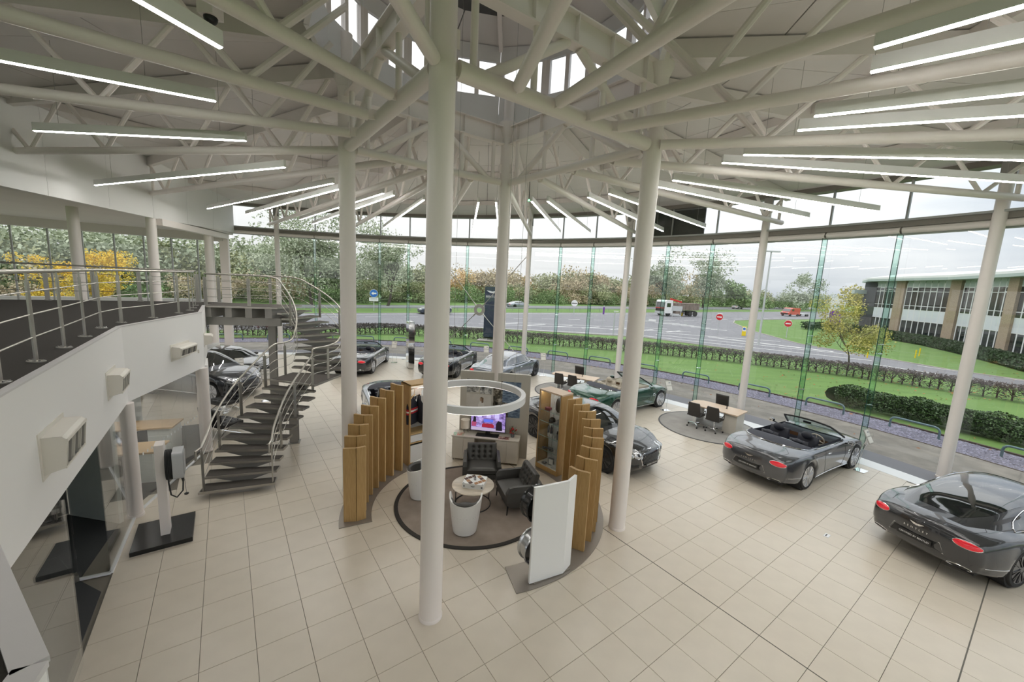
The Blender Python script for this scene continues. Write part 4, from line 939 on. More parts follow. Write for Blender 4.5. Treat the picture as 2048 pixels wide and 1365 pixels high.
MB().box((0, .06, 2.125), (L - .12, .03, .012)).build('light_strip', MATS['strip_led'], t, local=True)
def gift(name, lab, cat, x, y, z, fn, rz=0):
    M0 = MD @ Matrix.Translation((x, y, z)) @ Matrix.Rotation(rz, 4, 'Z'); g = thing(name, lab, cat, group='gifts in the display cabinet'); g.matrix_world = M0; WM[g.name] = M0; fn(g)
GM = mat('gun_metal', (.20, .21, .23), rough=.3, metal=.7); PALE = mat('pale_box', (.62, .62, .60), rough=.5); NAVYG = mat('navy_gloss', (.02, .022, .06), rough=.3); MAG = mat('plum_box', (.16, .03, .05), rough=.5); GREYF = mat('grey_felt', (.16, .165, .17), rough=.9)
def mug(g): MB().lathe([(.028, 0), (.034, .01), (.038, .085), (.034, .085), (.03, .012), (0, .01)], 16).build('cup', PALE, g, local=True, smooth=True); MB().tube([(.036, 0, .07), (.062, 0, .06), (.06, 0, .03), (.034, 0, .02)], .005, 6).build('handle', PALE, g, local=True)
def tumbler(g): MB().lathe([(.026, 0), (.034, .15), (.03, .16)], 16).build('body', GM, g, local=True, smooth=True); MB().lathe([(.034, .16), (.034, .18), (0, .185)], 16).build('lid', BLACK, g, local=True, smooth=True)
def bottle(m):
    def f(g): MB().lathe([(.03, 0), (.032, .15), (.028, .18), (.014, .205)], 14).build('body', m, g, local=True, smooth=True); MB().lathe([(.015, .205), (.015, .24), (0, .24)], 10).build('cap', GM, g, local=True)
    return f
def capf(m):
    def f(g): MB().lathe([(.09, 0), (.09, .03), (.07, .08), (.03, .105), (0, .11)], 18).build('crown', m, g, local=True, smooth=True); MB().prism([(-.06, -.08), (.06, -.08), (.045, -.16), (0, -.175), (-.045, -.16)], .0, .008).build('peak', m, g, local=True)
    return f
def giftbox(m, sx, sy, sz):
    def f(g): MB().box((0, 0, sz * .4), (sx, sy, sz * .8)).build('box', m, g, local=True); MB().box((0, 0, sz * .9), (sx + .006, sy + .006, sz * .2)).build('lid', m, g, local=True)
    return f
def clockf(g): MB().box((0, 0, .10), (.17, .03, .2)).build('frame', GM, g, local=True); MB().box((0, -.017, .10), (.12, .004, .14)).build('face', PALE, g, local=True); MB().box((0, .05, .05), (.02, .08, .02)).build('strut', GM, g, local=True)
def tray(g): MB().lathe([(0, 0), (.05, .0), (.075, .025), (.07, .025), (.048, .006), (0, .006)], 18).build('dish', GM, g, local=True, smooth=True); MB().ball((0, 0, .022), .02, 8, 5).build('knob', CHROME, g, local=True)
def jersey_bag(g): MB().lathe([(.06, 0), (.10, .06), (.11, .22), (.08, .34), (.02, .40)], 16, sy=.5).build('body', BLACK, g, local=True, smooth=True); MB().tube([(-.03, 0, .40), (-.03, 0, .47), (.03, 0, .47), (.03, 0, .40)], .008, 6).build('strap', GM, g, local=True)
z0, z1, z2, z3, z4 = .133, .546, .926, 1.326, 1.626
gift('desk_clock', 'square grey framed desk clock on the cabinet floor', 'clock', .03, .16, z0, clockf, .2); gift('trinket_dish', 'small dark dish beside the desk clock on the cabinet floor', 'dish', -.16, .10, z0, tray)
gift('gift_box', 'low pale gift box at the front of the cabinet floor', 'box', .19, .10, z0, giftbox(PALE, .14, .12, .06), .3)
gift('trinket_dish', 'dark dish on the lowest glass shelf, nearest the hinge side', 'dish', -.2, .12, z1, tray); gift('gift_box', 'flat dark gift box on the lowest glass shelf', 'box', -.08, .2, z1, giftbox(GM, .14, .1, .035), .2); gift('trinket_dish', 'dark dish in the middle of the lowest glass shelf', 'dish', .05, .12, z1, tray); gift('coffee_mug', 'pale mug on the lowest glass shelf', 'mug', .17, .12, z1, mug)
for k, x in enumerate((-.08, .02, .11)): gift('coffee_mug', ('first', 'middle', 'last')[k] + ' pale mug in the row on the second glass shelf', 'mug', x, .12, z2, mug, .6 * k)
gift('travel_tumbler', 'dark lidded tumbler behind the mugs on the second glass shelf', 'tumbler', .17, .20, z2, tumbler); gift('travel_tumbler', 'taller dark tumbler at the end of the second glass shelf', 'tumbler', .23, .12, z2, tumbler)
gift('drink_bottle', 'navy bottle standing at the back of the second glass shelf', 'bottle', -.14, .28, z2, bottle(NAVYG)); gift('drink_bottle', 'grey bottle standing at the back of the second glass shelf', 'bottle', -.22, .26, z2, bottle(GM))
gift('peaked_cap', 'black peaked cap on the third glass shelf', 'cap', -.06, .2, z3, capf(BLACK), .4); gift('peaked_cap', 'grey peaked cap on the third glass shelf', 'cap', .17, .2, z3, capf(GREYF), -.3)
gift('gift_box', 'plum coloured gift box on the top glass shelf', 'box', -.15, .12, z4, giftbox(MAG, .15, .1, .07), .1); gift('holdall', 'black soft bag standing on the top glass shelf', 'bag', .14, .2, z4, jersey_bag)

# ------------------------------------------------------------------ lounge rug and seating
RUGC = Vector((-.72, 8.40, 0))
t = thing('round_rug', 'large round taupe rug with dark border under the lounge seating', 'rug', RUGC)
MB().lathe([(0, .0), (1.62, .0), (1.62, .014), (0, .014)], 72, c=RUGC).build('pile', mat('taupe_rug', (.35, .29, .245), rough=.95, var=.28, vscale=2.2, bump=.25, bscale=180), t)
MB().arc(RUGC, 1.62, 1.70, 0, .02, 0, 2 * PI, 72).build('border', mat('rug_border', (.03, .026, .023), rough=.8), t)
LEA = mat('dark_grey_leather', (.058, .056, .052), rough=.42, bump=.12, bscale=120)
def cushion(sx, sy, sz, nx=12, ny=12, tuft=None, puff=.5):
    """a soft box: rounded slab, optionally with tufts"""
    T = []; B = []
    for i in range(nx + 1):
        rt, rb = [], []
        for j in range(ny + 1):
            u, v = i / nx * 2 - 1, j / ny * 2 - 1; e = (1 - abs(u) ** 6) * (1 - abs(v) ** 6); z = sz / 2 * (.45 + .55 * e ** puff)
            if tuft:
                for (a, b) in tuft:
                    dd = ((u - a) * sx / 2) ** 2 + ((v - b) * sy / 2) ** 2; z -= sz * .30 * math.exp(-dd / .0009) + sz * .10 * math.exp(-((u - a) * sx / 2) ** 2 / .0004) * math.exp(-((v - b) * sy / 2) ** 2 / .01)
            rt.append((u * sx / 2, v * sy / 2, z)); rb.append((u * sx / 2, v * sy / 2, -sz / 2 * (.45 + .55 * e ** puff)))
        T.append(rt); B.append(rb)
    mb = MB(); mb.grid(T); mb.grid([r[::-1] for r in B])
    per = [(i, 0) for i in range(nx)] + [(nx, j) for j in range(ny)] + [(i, ny) for i in range(nx, 0, -1)] + [(0, j) for j in range(ny, 0, -1)]
    m = len(per); mb.add([T[i][j] for i, j in per] + [B[i][j] for i, j in per], [((k + 1) % m, k, m + k, m + (k + 1) % m) for k in range(m)])
    return mb
def moved(mb, M): mb.v = [M @ v for v in mb.v]; return mb
def armchair(lab, p, rz):
    t = thing('armchair', lab, 'armchair', p, rz, 'dark leather lounge armchairs')      # faces local -y
    for s in (-1, 1): moved(cushion(.11, .80, .46, 6, 14, puff=.25), Matrix.Translation((s * .41, 0, .40)) ).build('arm', LEA, t, local=True, smooth=True)
    moved(cushion(.90, .13, .50, 14, 6, puff=.25), Matrix.Translation((0, .36, .40))).build('back_frame', LEA, t, local=True, smooth=True)
    MB().box((0, -.02, .24), (.74, .72, .12)).build('base', LEA, t, local=True)
    moved(cushion(.71, .70, .17, 14, 14, puff=.35), Matrix.Translation((0, -.05, .37))).build('seat_cushion', LEA, t, local=True, smooth=True)
    tf = [(a, b) for a in (-.6, -.2, .2, .6) for b in (-.55, 0, .55)]
    moved(cushion(.74, .44, .17, 32, 22, tf, puff=.3), Matrix.Translation((0, .24, .62)) @ Matrix.Rotation(rad(72), 4, 'X')).build('back_cushion', LEA, t, local=True, smooth=True)
    for x in (-.41, .41):
        for y in (-.36, .36): MB().tube([(x, y, .19), (x * 1.0, y * 1.03, 0)], [.02, .012], 8).build('leg', BLACK, t, local=True)
    return t
armchair('dark grey tufted armchair facing the front, before the white sideboard', (-.60, 9.38, .014), rad(5.5))
armchair('dark grey tufted armchair turned sideways, next to the white display board', (.30, 8.36, .014), rad(-72))
def tub(lab, p, rz):
    t = thing('tub_chair', lab, 'chair', p, rz, 'white tub chairs')       # opens to local +y
    SH = mat('white_shell', (.80, .80, .79), rough=.3); prof = 40; out, inn = [], []
    for i in range(prof + 1):
        a = -PI / 2 + (i / prof - .5) * 2 * PI; f = abs(i / prof - .5) * 2       # f = 0 at the back, 1 at the front
        top = .67 + .12 * (f / .55) ** 2 if f < .55 else .79 - .37 * min(1, (f - .55) / .16) ** .8
        zs = [.02 + (top - .02) * k / 6 for k in range(7)]
        rr = lambda z: .225 + .10 * (z / .76) ** .8
        out.append([(rr(z) * math.cos(a), rr(z) * math.sin(a), z) for z in zs]); inn.append([((rr(z) - .03) * math.cos(a), (rr(z) - .03) * math.sin(a), z) for z in zs[::-1]])
    MB().grid([o + i for o, i in zip(out, inn)], wrap_v=True).build('shell', SH, t, local=True, smooth=True)
    MB().lathe([(0, .36), (.27, .36), (.285, .40), (.26, .45), (0, .46)], 28).build('seat_cushion', LEA, t, local=True, smooth=True)
    P = []
    for i in range(25):
        a = -PI / 2 + (i / 24 - .5) * 2 * rad(80); P.append([((r) * math.cos(a), r * math.sin(a), z) for r, z in ((.285, .46), (.305, .70), (.27, .715), (.235, .68), (.23, .46))])
    MB().grid(P).build('back_cushion', LEA, t, local=True, smooth=True)
tub('white tub chair with its back to the front, on the near side of the rug', (-.75, 7.27, .014), rad(0)); tub('white tub chair half hidden behind the nearest column', (-1.90, 8.45, .014), rad(-85))
t = thing('coffee_table', 'round marble coffee table with black ring base in the middle of the rug', 'table', (-.70, 8.25, .014))
MARB = mat('marble', (.68, .60, .49), rough=.25, var=.25, vscale=3.2, stretch=(1, 3, 1))
MB().lathe([(0, .425), (.455, .425), (.465, .432), (.465, .45), (.455, .456), (0, .456)], 48).build('top', MARB, t, local=True, smooth=True)
MB().tube([(.40 * math.cos(2 * PI * k / 40), .40 * math.sin(2 * PI * k / 40), .012) for k in range(40)], .011, 6, closed=True).build('base_ring', BLACK, t, local=True)
for k in range(4): a = .5 + k * PI / 2; MB().tube([(.40 * math.cos(a), .40 * math.sin(a), .01), (.40 * math.cos(a), .40 * math.sin(a), .43)], .011, 6).build('leg', BLACK, t, local=True)
t = thing('sample_box', 'white chest with brown diamond pattern lid on the marble table', 'box', (-.66, 8.24, .470), rad(-8))
MB().box((0, 0, .05), (.46, .40, .10)).build('box', GLOSSW, t, local=True); MB().box((0, 0, .108), (.47, .41, .016)).build('lid', GLOSSW, t, local=True)
BR = [mat('print_brown_%d' % k, c, rough=.5) for k, c in enumerate(((.16, .06, .03), (.34, .17, .07), (.52, .34, .18), (.08, .035, .02)))]
for i in range(-3, 4):
    for j in range(-2, 3):
        if (i + j) % 2 == 0 or abs(i) * .07 + abs(j) * .085 < .10 or abs(i) == 3 and abs(j) == 2: continue
        x, y = i * .065, j * .075; m = BR[(i * 3 + j * 5) % 4]
        MB().prism([(x - .058, y), (x, y - .067), (x + .058, y), (x, y + .067)], .116, .1175).build('diamond_print', m, t, local=True)
for x in (-.21, .21): MB().box((x, -.186, .1165), (.03, .02, .002)).build('corner_print', GM, t, local=True); MB().box((x * .93, -.2012, .05), (.035, .002, .04)).build('corner_print', GM, t, local=True)
mb = wings(MB(), frame((0, -.2012, .052), (1, 0, 0), (0, 0, 1)), .10); mb.build('emblem', GM, t, local=True)
t = thing('remote_control', 'grey remote control lying on the patterned chest lid', 'remote', (-.66, 8.27, .590), rad(6)); MB().box((0, 0, .008), (.045, .13, .016)).build('casing', mat('remote_grey', (.20, .21, .22), rough=.4), t, local=True); MB().box((0, .03, .0165), (.03, .04, .002)).build('keypad', BLACK, t, local=True)
# ---- picture wall, sideboard
rw = rad(-6.5); wc = Vector((-.40, 10.86, 0))
t = thing('picture_wall', 'free standing grey-beige wall panel with framed pictures behind the sideboard', 'wall panel', wc, rw)
PW = mat('stone_grey_panel', (.50, .48, .43), rough=.5)
for k in range(3): MB().box((-.655 + .655 * k, .0, 1.21), (.652, .12, 2.42)).build('wall_board', PW, t, local=True)
def img(name, cols, scale, stretch=(1, 1, 1), seed=0.0):
    m = bpy.data.materials.new(name); m.use_nodes = True; tt = m.node_tree; b = tt.nodes['Principled BSDF']; b.inputs['Roughness'].default_value = .35
    c = N(tt, 'ShaderNodeTexCoord'); mm = N(tt, 'ShaderNodeMapping'); mm.inputs['Scale'].default_value = stretch; mm.inputs['Location'].default_value = (seed, seed * .7, seed * .3)
    n = N(tt, 'ShaderNodeTexNoise'); n.inputs['Scale'].default_value = scale; n.inputs['Detail'].default_value = 7; n.inputs['Roughness'].default_value = .62; r = N(tt, 'ShaderNodeValToRGB')
    Lk(tt, c.outputs['Object'], mm.inputs[0]); Lk(tt, mm.outputs[0], n.inputs['Vector']); Lk(tt, n.outputs['Fac'], r.inputs['Fac']); Lk(tt, r.outputs[0], b.inputs['Base Color'])
    e = r.color_ramp.elements
    for i, (p, cc) in enumerate(cols):
        x = e[i] if i < 2 else e.new(p); x.position = p; x.color = tuple(cc) + (1,)
    return m
GRB = img('print_monochrome', [(.38, (.03, .03, .03)), (.62, (.62, .62, .60)), (.5, (.25, .25, .24))], 9, seed=1); GRB2 = img('print_monochrome_soft', [(.38, (.05, .05, .05)), (.60, (.66, .66, .64)), (.5, (.3, .3, .3))], 7, seed=4)
ROCK = img('print_rocks', [(.40, (.02, .018, .014)), (.60, (.48, .45, .38)), (.5, (.12, .10, .07))], 8, seed=2); SEA = img('print_sea', [(.35, (.05, .08, .14)), (.65, (.28, .36, .46)), (.5, (.12, .18, .27))], 7, (1, 1, 3), 3); SAND = mat('print_beach', (.60, .58, .54), rough=.35, var=.12, vscale=5)
def pic(nm, x0, x1, z0, z1, m): MB().box(((x0 + x1) / 2, -.068, (z0 + z1) / 2), (x1 - x0, .014, z1 - z0)).build(nm, m, t, local=True)
pic('picture', -.80, -.46, 1.83, 2.20, GRB); pic('picture', -.42, -.09, 1.80, 2.20, GRB2); pic('picture', -.80, -.09, 1.35, 1.78, SAND)
pic('picture', -.04, .22, 1.18, 2.20, ROCK); pic('picture', .22, .73, 1.18, 2.20, SEA); pic('picture', -.04, .4, 1.18, 1.6, ROCK)
def flat(nm, pts, m, y=-.076): MB().add([(x, y, z) for x, z in pts] + [(x, y - .001, z) for x, z in pts], [tuple(range(len(pts))), tuple(range(len(pts), 2 * len(pts)))[::-1]]).build(nm, m, t, local=True)
flat('figure_print', [(-.47, 1.35), (-.30, 1.35), (-.28, 1.47), (-.30, 1.56), (-.35, 1.61), (-.42, 1.56), (-.46, 1.48)], mat('print_pale', (.68, .67, .63)))
flat('figure_print', [(-.40, 1.58), (-.34, 1.57), (-.33, 1.66), (-.38, 1.69), (-.42, 1.65)], mat('print_skin', (.42, .30, .22)), -.0775); flat('figure_print', [(-.36, 1.53), (-.31, 1.55), (-.31, 1.68), (-.37, 1.71), (-.41, 1.68), (-.365, 1.66)], mat('print_hair', (.17, .11, .07)), -.079)
flat('fence_print', [(-.80, 1.35), (-.47, 1.35), (-.47, 1.41), (-.62, 1.39), (-.80, 1.42)], GRB)
sb = Vector((-.575, 10.50, 0)); t = thing('sideboard', 'long cream sideboard desk carrying a television before the picture wall', 'sideboard', sb, rw)
CRM = mat('cream_lacquer', (.66, .62, .55), rough=.35)
MB().box((0, 0, .70), (1.86, .44, .03)).build('top', CRM, t, local=True)
for x in (-.60, .60):
    MB().box((x, .0, .37), (.62, .40, .62)).build('carcass', CRM, t, local=True)
    for dx in ((-.154, .154)): MB().box((x + dx, -.208, .37), (.302, .016, .60)).build('door', CRM, t, local=True)
    for dx in (-.28, .28):
        for y in (-.17, .17): MB().tube([(x + dx, y, 0), (x + dx, y, .06)], .012, 6).build('leg', BLACK, t, local=True)
MB().box((0, .15, .42), (.58, .02, .5)).build('back_panel', PW, t, local=True)
MS = WM[t.name]; ZS = .716
def on_sb(name, lab, cat, x, y, fn, rz=0):
    M0 = MS @ Matrix.Translation((x, y, ZS)) @ Matrix.Rotation(rz, 4, 'Z'); g = thing(name, lab, cat); g.matrix_world = M0; WM[g.name] = M0; fn(g)
def tvf(g):
    MB().box((0, 0, .008), (.62, .24, .016)).build('stand', BLACK, g, local=True); MB().box((0, .03, .06), (.12, .03, .12)).build('neck', BLACK, g, local=True)
    MB().box((0, .03, .40), (.98, .035, .58)).build('casing', BLACK, g, local=True)
    SCR = img('screen_scene', [(.34, (.05, .03, .10)), (.66, (.42, .34, .62)), (.5, (.20, .14, .36))], 4.5, (1.3, 1, 2.2), 6); b = SCR.node_tree.nodes['Principled BSDF']; Lk(SCR.node_tree, b.inputs['Base Color'].links[0].from_socket, b.inputs['Emission Color']); b.inputs['Emission Strength'].default_value = .8; b.inputs['Roughness'].default_value = .15
    MB().box((0, .0115, .40), (.95, .003, .55)).build('screen', SCR, g, local=True)
    em = lambda n, c: mat(n, c, rough=.3, emit=.55)
    def fl_(nm, pts, m, y=.0085): MB().add([(x, y, z) for x, z in pts], [tuple(range(len(pts)))]).build(nm, m, g, local=True)
    fl_('screen_figure', [(-.17, .23), (.16, .22), (.17, .30), (.12, .33), (-.13, .34), (-.17, .30)], em('screen_red', (.30, .02, .04))); fl_('screen_figure', [(-.46, .24), (-.34, .23), (-.32, .36), (-.40, .40), (-.46, .36)], em('screen_rose', (.34, .06, .14)))
    fl_('screen_figure', [(-.43, .36), (-.34, .36), (-.34, .50), (-.40, .52)], em('screen_black', (.015, .012, .02)), .0075); fl_('screen_figure', [(.22, .16), (.40, .16), (.38, .40), (.28, .44), (.22, .34)], em('screen_black', (0, 0, 0)))
    fl_('screen_figure', [(-.12, .38), (.14, .38), (.14, .46), (-.12, .46)], em('screen_blue', (.10, .16, .75))); fl_('screen_figure', [(-.47, .128), (.47, .128), (.47, .20), (-.47, .22)], em('screen_floor', (.42, .36, .52)), .0092)
    for x in (-.30, -.05, .18): fl_('screen_window', [(x, .50), (x + .12, .50), (x + .12, .665), (x, .665)], em('screen_lilac', (.52, .46, .85)), .0092)
on_sb('television', 'flat television with a purple room scene on the cream sideboard', 'television', .03, -.0, tvf)
def lampf(g):
    for k in range(3): a = k * 2.094 + .4; MB().tube([(.085 * math.cos(a), .085 * math.sin(a), 0), (.02 * math.cos(a), .02 * math.sin(a), .15)], .005, 6).build('leg', BLACK, g, local=True)
    MB().lathe([(.125, .14), (.125, .38)], 28).build('lamp_shade', mat('linen_shade', (.80, .74, .64), rough=.8), g, local=True, smooth=True); MB().lathe([(0, .36), (.122, .36)], 20).build('shade_glow', mat('warm_glow', (1, .74, .44), emit=2.2), g, local=True); MB().ball((0, 0, .24), .04, 8, 6).build('bulb', mat('bulb_glow', (1, .8, .55), emit=6), g, local=True)
on_sb('table_lamp', 'small drum shade table lamp at the end of the cream sideboard', 'lamp', -.62, .08, lampf)
def flow(g):
    MB().lathe([(.045, 0), (.055, .03), (.05, .10), (.045, .10)], 14).build('pot', GM, g, local=True, smooth=True); r2 = random.Random(3); mb = MB(); mg = MB()
    for k in range(46):
        a = r2.uniform(0, 6.28); e = r2.uniform(.1, 1.4); R = r2.uniform(.06, .15); c = Vector((R * math.cos(a) * math.cos(e), R * math.sin(a) * math.cos(e), .13 + R * math.sin(e)))
        if k % 3 == 0: mb.ball(c, r2.uniform(.014, .024), 6, 4)
        else:
            n = c.normalized(); s = n.cross(Vector((0, 0, 1))).normalized() * .016; mg.add([c - n * .03, c + s, c + n * .05, c - s], [(0, 1, 2, 3)])
    mb.build('blooms', mat('red_bloom', (.42, .02, .02), rough=.6), g, local=True, smooth=True); mg.build('leaves', mat('dark_leaf', (.05, .10, .03), rough=.6), g, local=True)
on_sb('potted_flowers', 'small pot of red flowers and leaves on the cream sideboard', 'plant', .72, .06, flow)
def mag(cols, ang):
    def f(g):
        MB().box((0, 0, .003), (.30, .21, .006)).build('pages', WHC, g, local=True); MB().box((0, 0, .007), (.295, .205, .002)).build('cover', img('cover_print_%d' % len(bpy.data.materials), cols, 14, seed=ang), g, local=True)
    return f
on_sb('magazine', 'open magazine with brown pictures on the cream sideboard beside the flowers', 'magazine', .50, -.10, mag([(.40, (.10, .03, .03)), (.62, (.72, .62, .55)), (.5, (.35, .15, .12))], 1), .05)
on_sb('brochure', 'brochure with red and green cover by the table lamp', 'brochure', -.76, -.09, mag([(.45, (.55, .10, .06)), (.55, (.20, .42, .28)), (.5, (.6, .55, .45))], 2), .1)
# ---- ring pendant
rc = Vector((-.80, 8.78, 2.35)); t = thing('ring_pendant', 'large white ring pendant lamp hanging over the lounge', 'pendant lamp', rc)
MB().arc((0, 0), 1.075, 1.175, -.075, .075, 0, 2 * PI, 72).build('ring', mat('ring_white', (.78, .79, .80), rough=.35), t, local=True, smooth=True)
MB().arc((0, 0), 1.09, 1.16, -.083, -.076, 0, 2 * PI, 72).build('diffuser', mat('ring_led', (1, .95, .88), emit=2.5), t, local=True)
for k in range(4): a = .6 + k * PI / 2; MB().tube([(1.12 * math.cos(a), 1.12 * math.sin(a), .07), (1.12 * math.cos(a), 1.12 * math.sin(a), 8.62)], .0035, 4).build('wire', STEELD, t, local=True)
# ------------------------------------------------------------------ two sales desks
BRL = mat('dark_brown_leather', (.040, .036, .032), rough=.5, bump=.1, bscale=150)
def swivel(lab, p, rz, tufted=False):
    t = thing('swivel_chair', lab, 'chair', p, rz, 'swivel chairs at the sales desks')     # faces +y
    for k in range(5):
        a = k * 2 * PI / 5 + .3; e = Vector((.30 * math.cos(a), .30 * math.sin(a), .075)); MB().tube([(0, 0, .11), e], [.022, .013], 8).build('leg', CHROME, t, local=True)
        cs = MB(); cs.lathe([(.028, -.018), (.028, .018)], 12, c=(e.x, e.y, .029), M=Matrix.Rotation(rad(90), 4, 'X')); cs.build('caster', BLACK, t, local=True)
    MB().tube([(0, 0, .09), (0, 0, .40)], .024, 10).build('gas_stem', CHROME, t, local=True)
    moved(cushion(.47, .46, .10, 10, 10, puff=.3), Matrix.Translation((0, 0, .45))).build('seat', BRL, t, local=True, smooth=True)
    tf = [(a, b) for a in (-.6, -.2, .2, .6) for b in (-.7, -.35, 0, .35, .7)] if tufted else None
    P = []
    for i in range(9):
        v = i / 8; z = .44 + .50 * v; w = .225 - .03 * abs(v - .15) - (.02 if v > .9 else 0); y = -.20 - .09 * v
        P.append([(w * math.sin(a) * 1.12, y + .07 * (1 - math.cos(a)), z) for a in [-1.1 + 2.2 * j / 10 for j in range(11)]])
    if tufted: moved(cushion(.47, .56, .09, 24, 24, tf, puff=.3), Matrix.Translation((0, -.25, .72)) @ Matrix.Rotation(rad(80), 4, 'X')).build('backrest', BRL, t, local=True, smooth=True)
    else:
        Q = [[Vector(q) + Vector((0, -.045, 0)) for q in r[::-1]] for r in P]; MB().grid([a + b for a, b in zip(P, Q)], wrap_v=True).add(P[-1] + Q[-1], [tuple(range(22))]).build('backrest', BRL, t, local=True, smooth=True)
    for s in (-1, 1): MB().tube([(s * .235, -.12, .46), (s * .265, -.05, .60), (s * .265, .12, .64), (s * .24, .18, .47)], .013, 8).build('arm', BRL if not tufted else CHROME, t, local=True, smooth=True)
DTOP = mat('pale_wood_top', (.66, .50, .36), rough=.35, var=.1, vscale=8, stretch=(1, 10, 1)); DPED = mat('desk_cream', (.62, .59, .53), rough=.4)
def sales_desk(c, ang, lab, labs, W=.94, L=1.80, rug=None, rlab=''):
    t = thing('sales_desk', lab, 'desk', (c[0], c[1], .012), rad(ang))
    pts = [(-L / 2, -W / 2 + .12), (-L / 2 + .12, -W / 2), (L / 2, -W / 2), (L / 2, W / 2), (-L / 2 + .25, W / 2), (-L / 2, W / 2 - .25)]
    MB().prism(pts, .70, .735).build('top', DTOP, t, local=True)
    MB().box((L / 2 - .26, -.02, .35), (.44, W - .2, .70)).build('pedestal', DPED, t, local=True)
    for z in (.16, .36, .56): MB().box((L / 2 - .485, -.02, z), (.012, W - .24, .18)).build('drawer', DPED, t, local=True)
    P = [[(-L / 2 + .40 + .28 * math.cos(a), .02 + .34 * math.sin(a), z) for z in (0, .70)] for a in [rad(100 + 160 * i / 14) for i in range(15)]]
    MB().grid(P).build('curved_leg', mat('desk_white_leg', (.76, .76, .74), rough=.4), t, local=True, smooth=True)
    M0 = WM[t.name]
    for (x, y, r, tf), lb in zip(((-.42, -.66, 0, False), (.22, -.62, 0, False), (-.2, .80, PI, True)), labs): q = M0 @ Vector((x, y, 0)); swivel(lb, (q.x, q.y, .012), rad(ang) + r, tf)
    q = M0 @ Vector((.33, .08, .735)); s = thing('desk_stand', labs[3], 'desk stand', q); MB().lathe([(0, 0), (.04, 0), (.04, .008), (.012, .012), (.012, .05)], 14).build('base', BLACK, s, local=True); MB().box((0, 0, .075), (.03, .02, .06)).build('holder', BLACK, s, local=True)
    g = thing('desk_rug', rlab, 'rug', (rug[0], rug[1], 0)); MB().lathe([(0, 0), (rug[2] - .05, 0), (rug[2] - .05, .012), (0, .012)], 64).build('pile', mat('grey_rug', (.38, .365, .345), rough=.95, var=.18, vscale=2.4, bump=.2, bscale=160), g, local=True); MB().arc((0, 0), rug[2] - .05, rug[2], 0, .016, 0, 2 * PI, 64).build('border', mat('rug_border_grey', (.11, .11, .115), rough=.8), g, local=True)
sales_desk((7.69, 14.30), -48.4, 'pale wood topped sales desk on a round rug beside the near glass wall', ['brown visitor chair at the near sales desk, on the side of the green car', 'brown visitor chair at the near sales desk, close to the desk pedestal', 'tufted brown staff chair behind the near sales desk', 'small black pen stand on the near sales desk'], rug=(7.40, 14.20, 1.72), rlab='round grey rug under the near sales desk')
sales_desk((3.05, 18.33), -31, 'far pale wood topped sales desk behind the green open-top car', ['brown visitor chair at the far sales desk, farther from the green car', 'brown visitor chair at the far sales desk, next to the green car', 'tufted brown staff chair behind the far sales desk', 'small black stand on the far sales desk'], W=.83, L=2.15, rug=(2.9, 18.2, 1.72), rlab='round grey rug under the far sales desk')
# ---- chrome totem, info stands, black sofas
t = thing('chrome_totem', 'tall mirror chrome totem box standing between two open-top cars', 'totem', (-5.55, 21.5, 0), rad(-62))
rbox(-.30, .30, -.16, .16, .02, 2.57, .05).build('casing', CHROME, t, local=True, smooth=True); MB().box((0, 0, .012), (.5, .26, .024)).build('foot', STEELD, t, local=True)
ACR = glass('clear_acrylic', (.93, .95, .95), ior=1.4); FRM = mat('stand_frame', (.42, .40, .36), rough=.4, metal=.4); PAP = mat('paper', (.72, .70, .66), rough=.7)
def info_stand(lab, p, rz):
    t = thing('info_stand', lab, 'information stand', p, rz, 'information stands beside the cars')
    MB().box((0, 0, .008), (.34, .26, .016)).build('base_plate', CHROME, t, local=True)
    for s in (-1, 1): MB().tube([(s * .12, .10, .016), (s * .12, .11, .25), (s * .12, .06, .62), (s * .12, -.02, .92)], .006, 6).build('rod', CHROME, t, local=True, smooth=True)
    M0 = Matrix.Translation((0, -.03, 1.06)) @ Matrix.Rotation(rad(-28), 4, 'X')
    MB().box((0, 0, 0), (.30, .012, .42), M=M0).build('frame', FRM, t, local=True)
    for z, h in ((.10, .17), (-.10, .17)): MB().box((0, -.008, z), (.25, .004, h), M=M0).build('sheet', PAP, t, local=True)
    MB().box((.05, -.0105, .12), (.09, .002, .03), M=M0).build('print', GM, t, local=True)
for lab, p, rz in (('information stand by the front wheel of the near grey open-top car', (10.35, 11.02), 30), ('information stand by the front wheel of the green open-top car', (6.50, 15.95), 20), ('information stand by the nose of the dark coupe near the bracing', (1.72, 21.15), 10), ('information stand beside the black open-top car', (-1.45, 22.6), 5), ('information stand by the far grey open-top car', (-6.75, 22.6), 5), ('information stand before the front wheel of the black coupe behind the stair', (-11.3, 16.2), 40), ('low information stand between the dark SUV and the stair', (-9.2, 14.6), 35)):
    info_stand(lab, (p[0], p[1], 0), rad(rz))
def sofa(lab, p, rz):
    t = thing('tufted_sofa', lab, 'sofa', p, rz); BL = mat('black_leather', (.012, .012, .013), rough=.4)
    tf = [(a, b) for a in (-.75, -.25, .25, .75) for b in (-.6, 0, .6)]
    moved(cushion(.85, .5, .14, 28, 20, tf), Matrix.Translation((0, .30, .62)) @ Matrix.Rotation(rad(80), 4, 'X')).build('backrest', BL, t, local=True, smooth=True); moved(cushion(.85, .66, .16, 28, 20, tf), Matrix.Translation((0, -.04, .36))).build('seat', BL, t, local=True, smooth=True)
    for x in (-.36, .36): MB().tube([(x, -.3, 0), (x, .25, .28), (x, .36, .8)], .014, 6).build('leg', CHROME, t, local=True); MB().tube([(x, .34, 0), (x, .0, .28), (x, -.3, .30)], .014, 6).build('leg', CHROME, t, local=True)
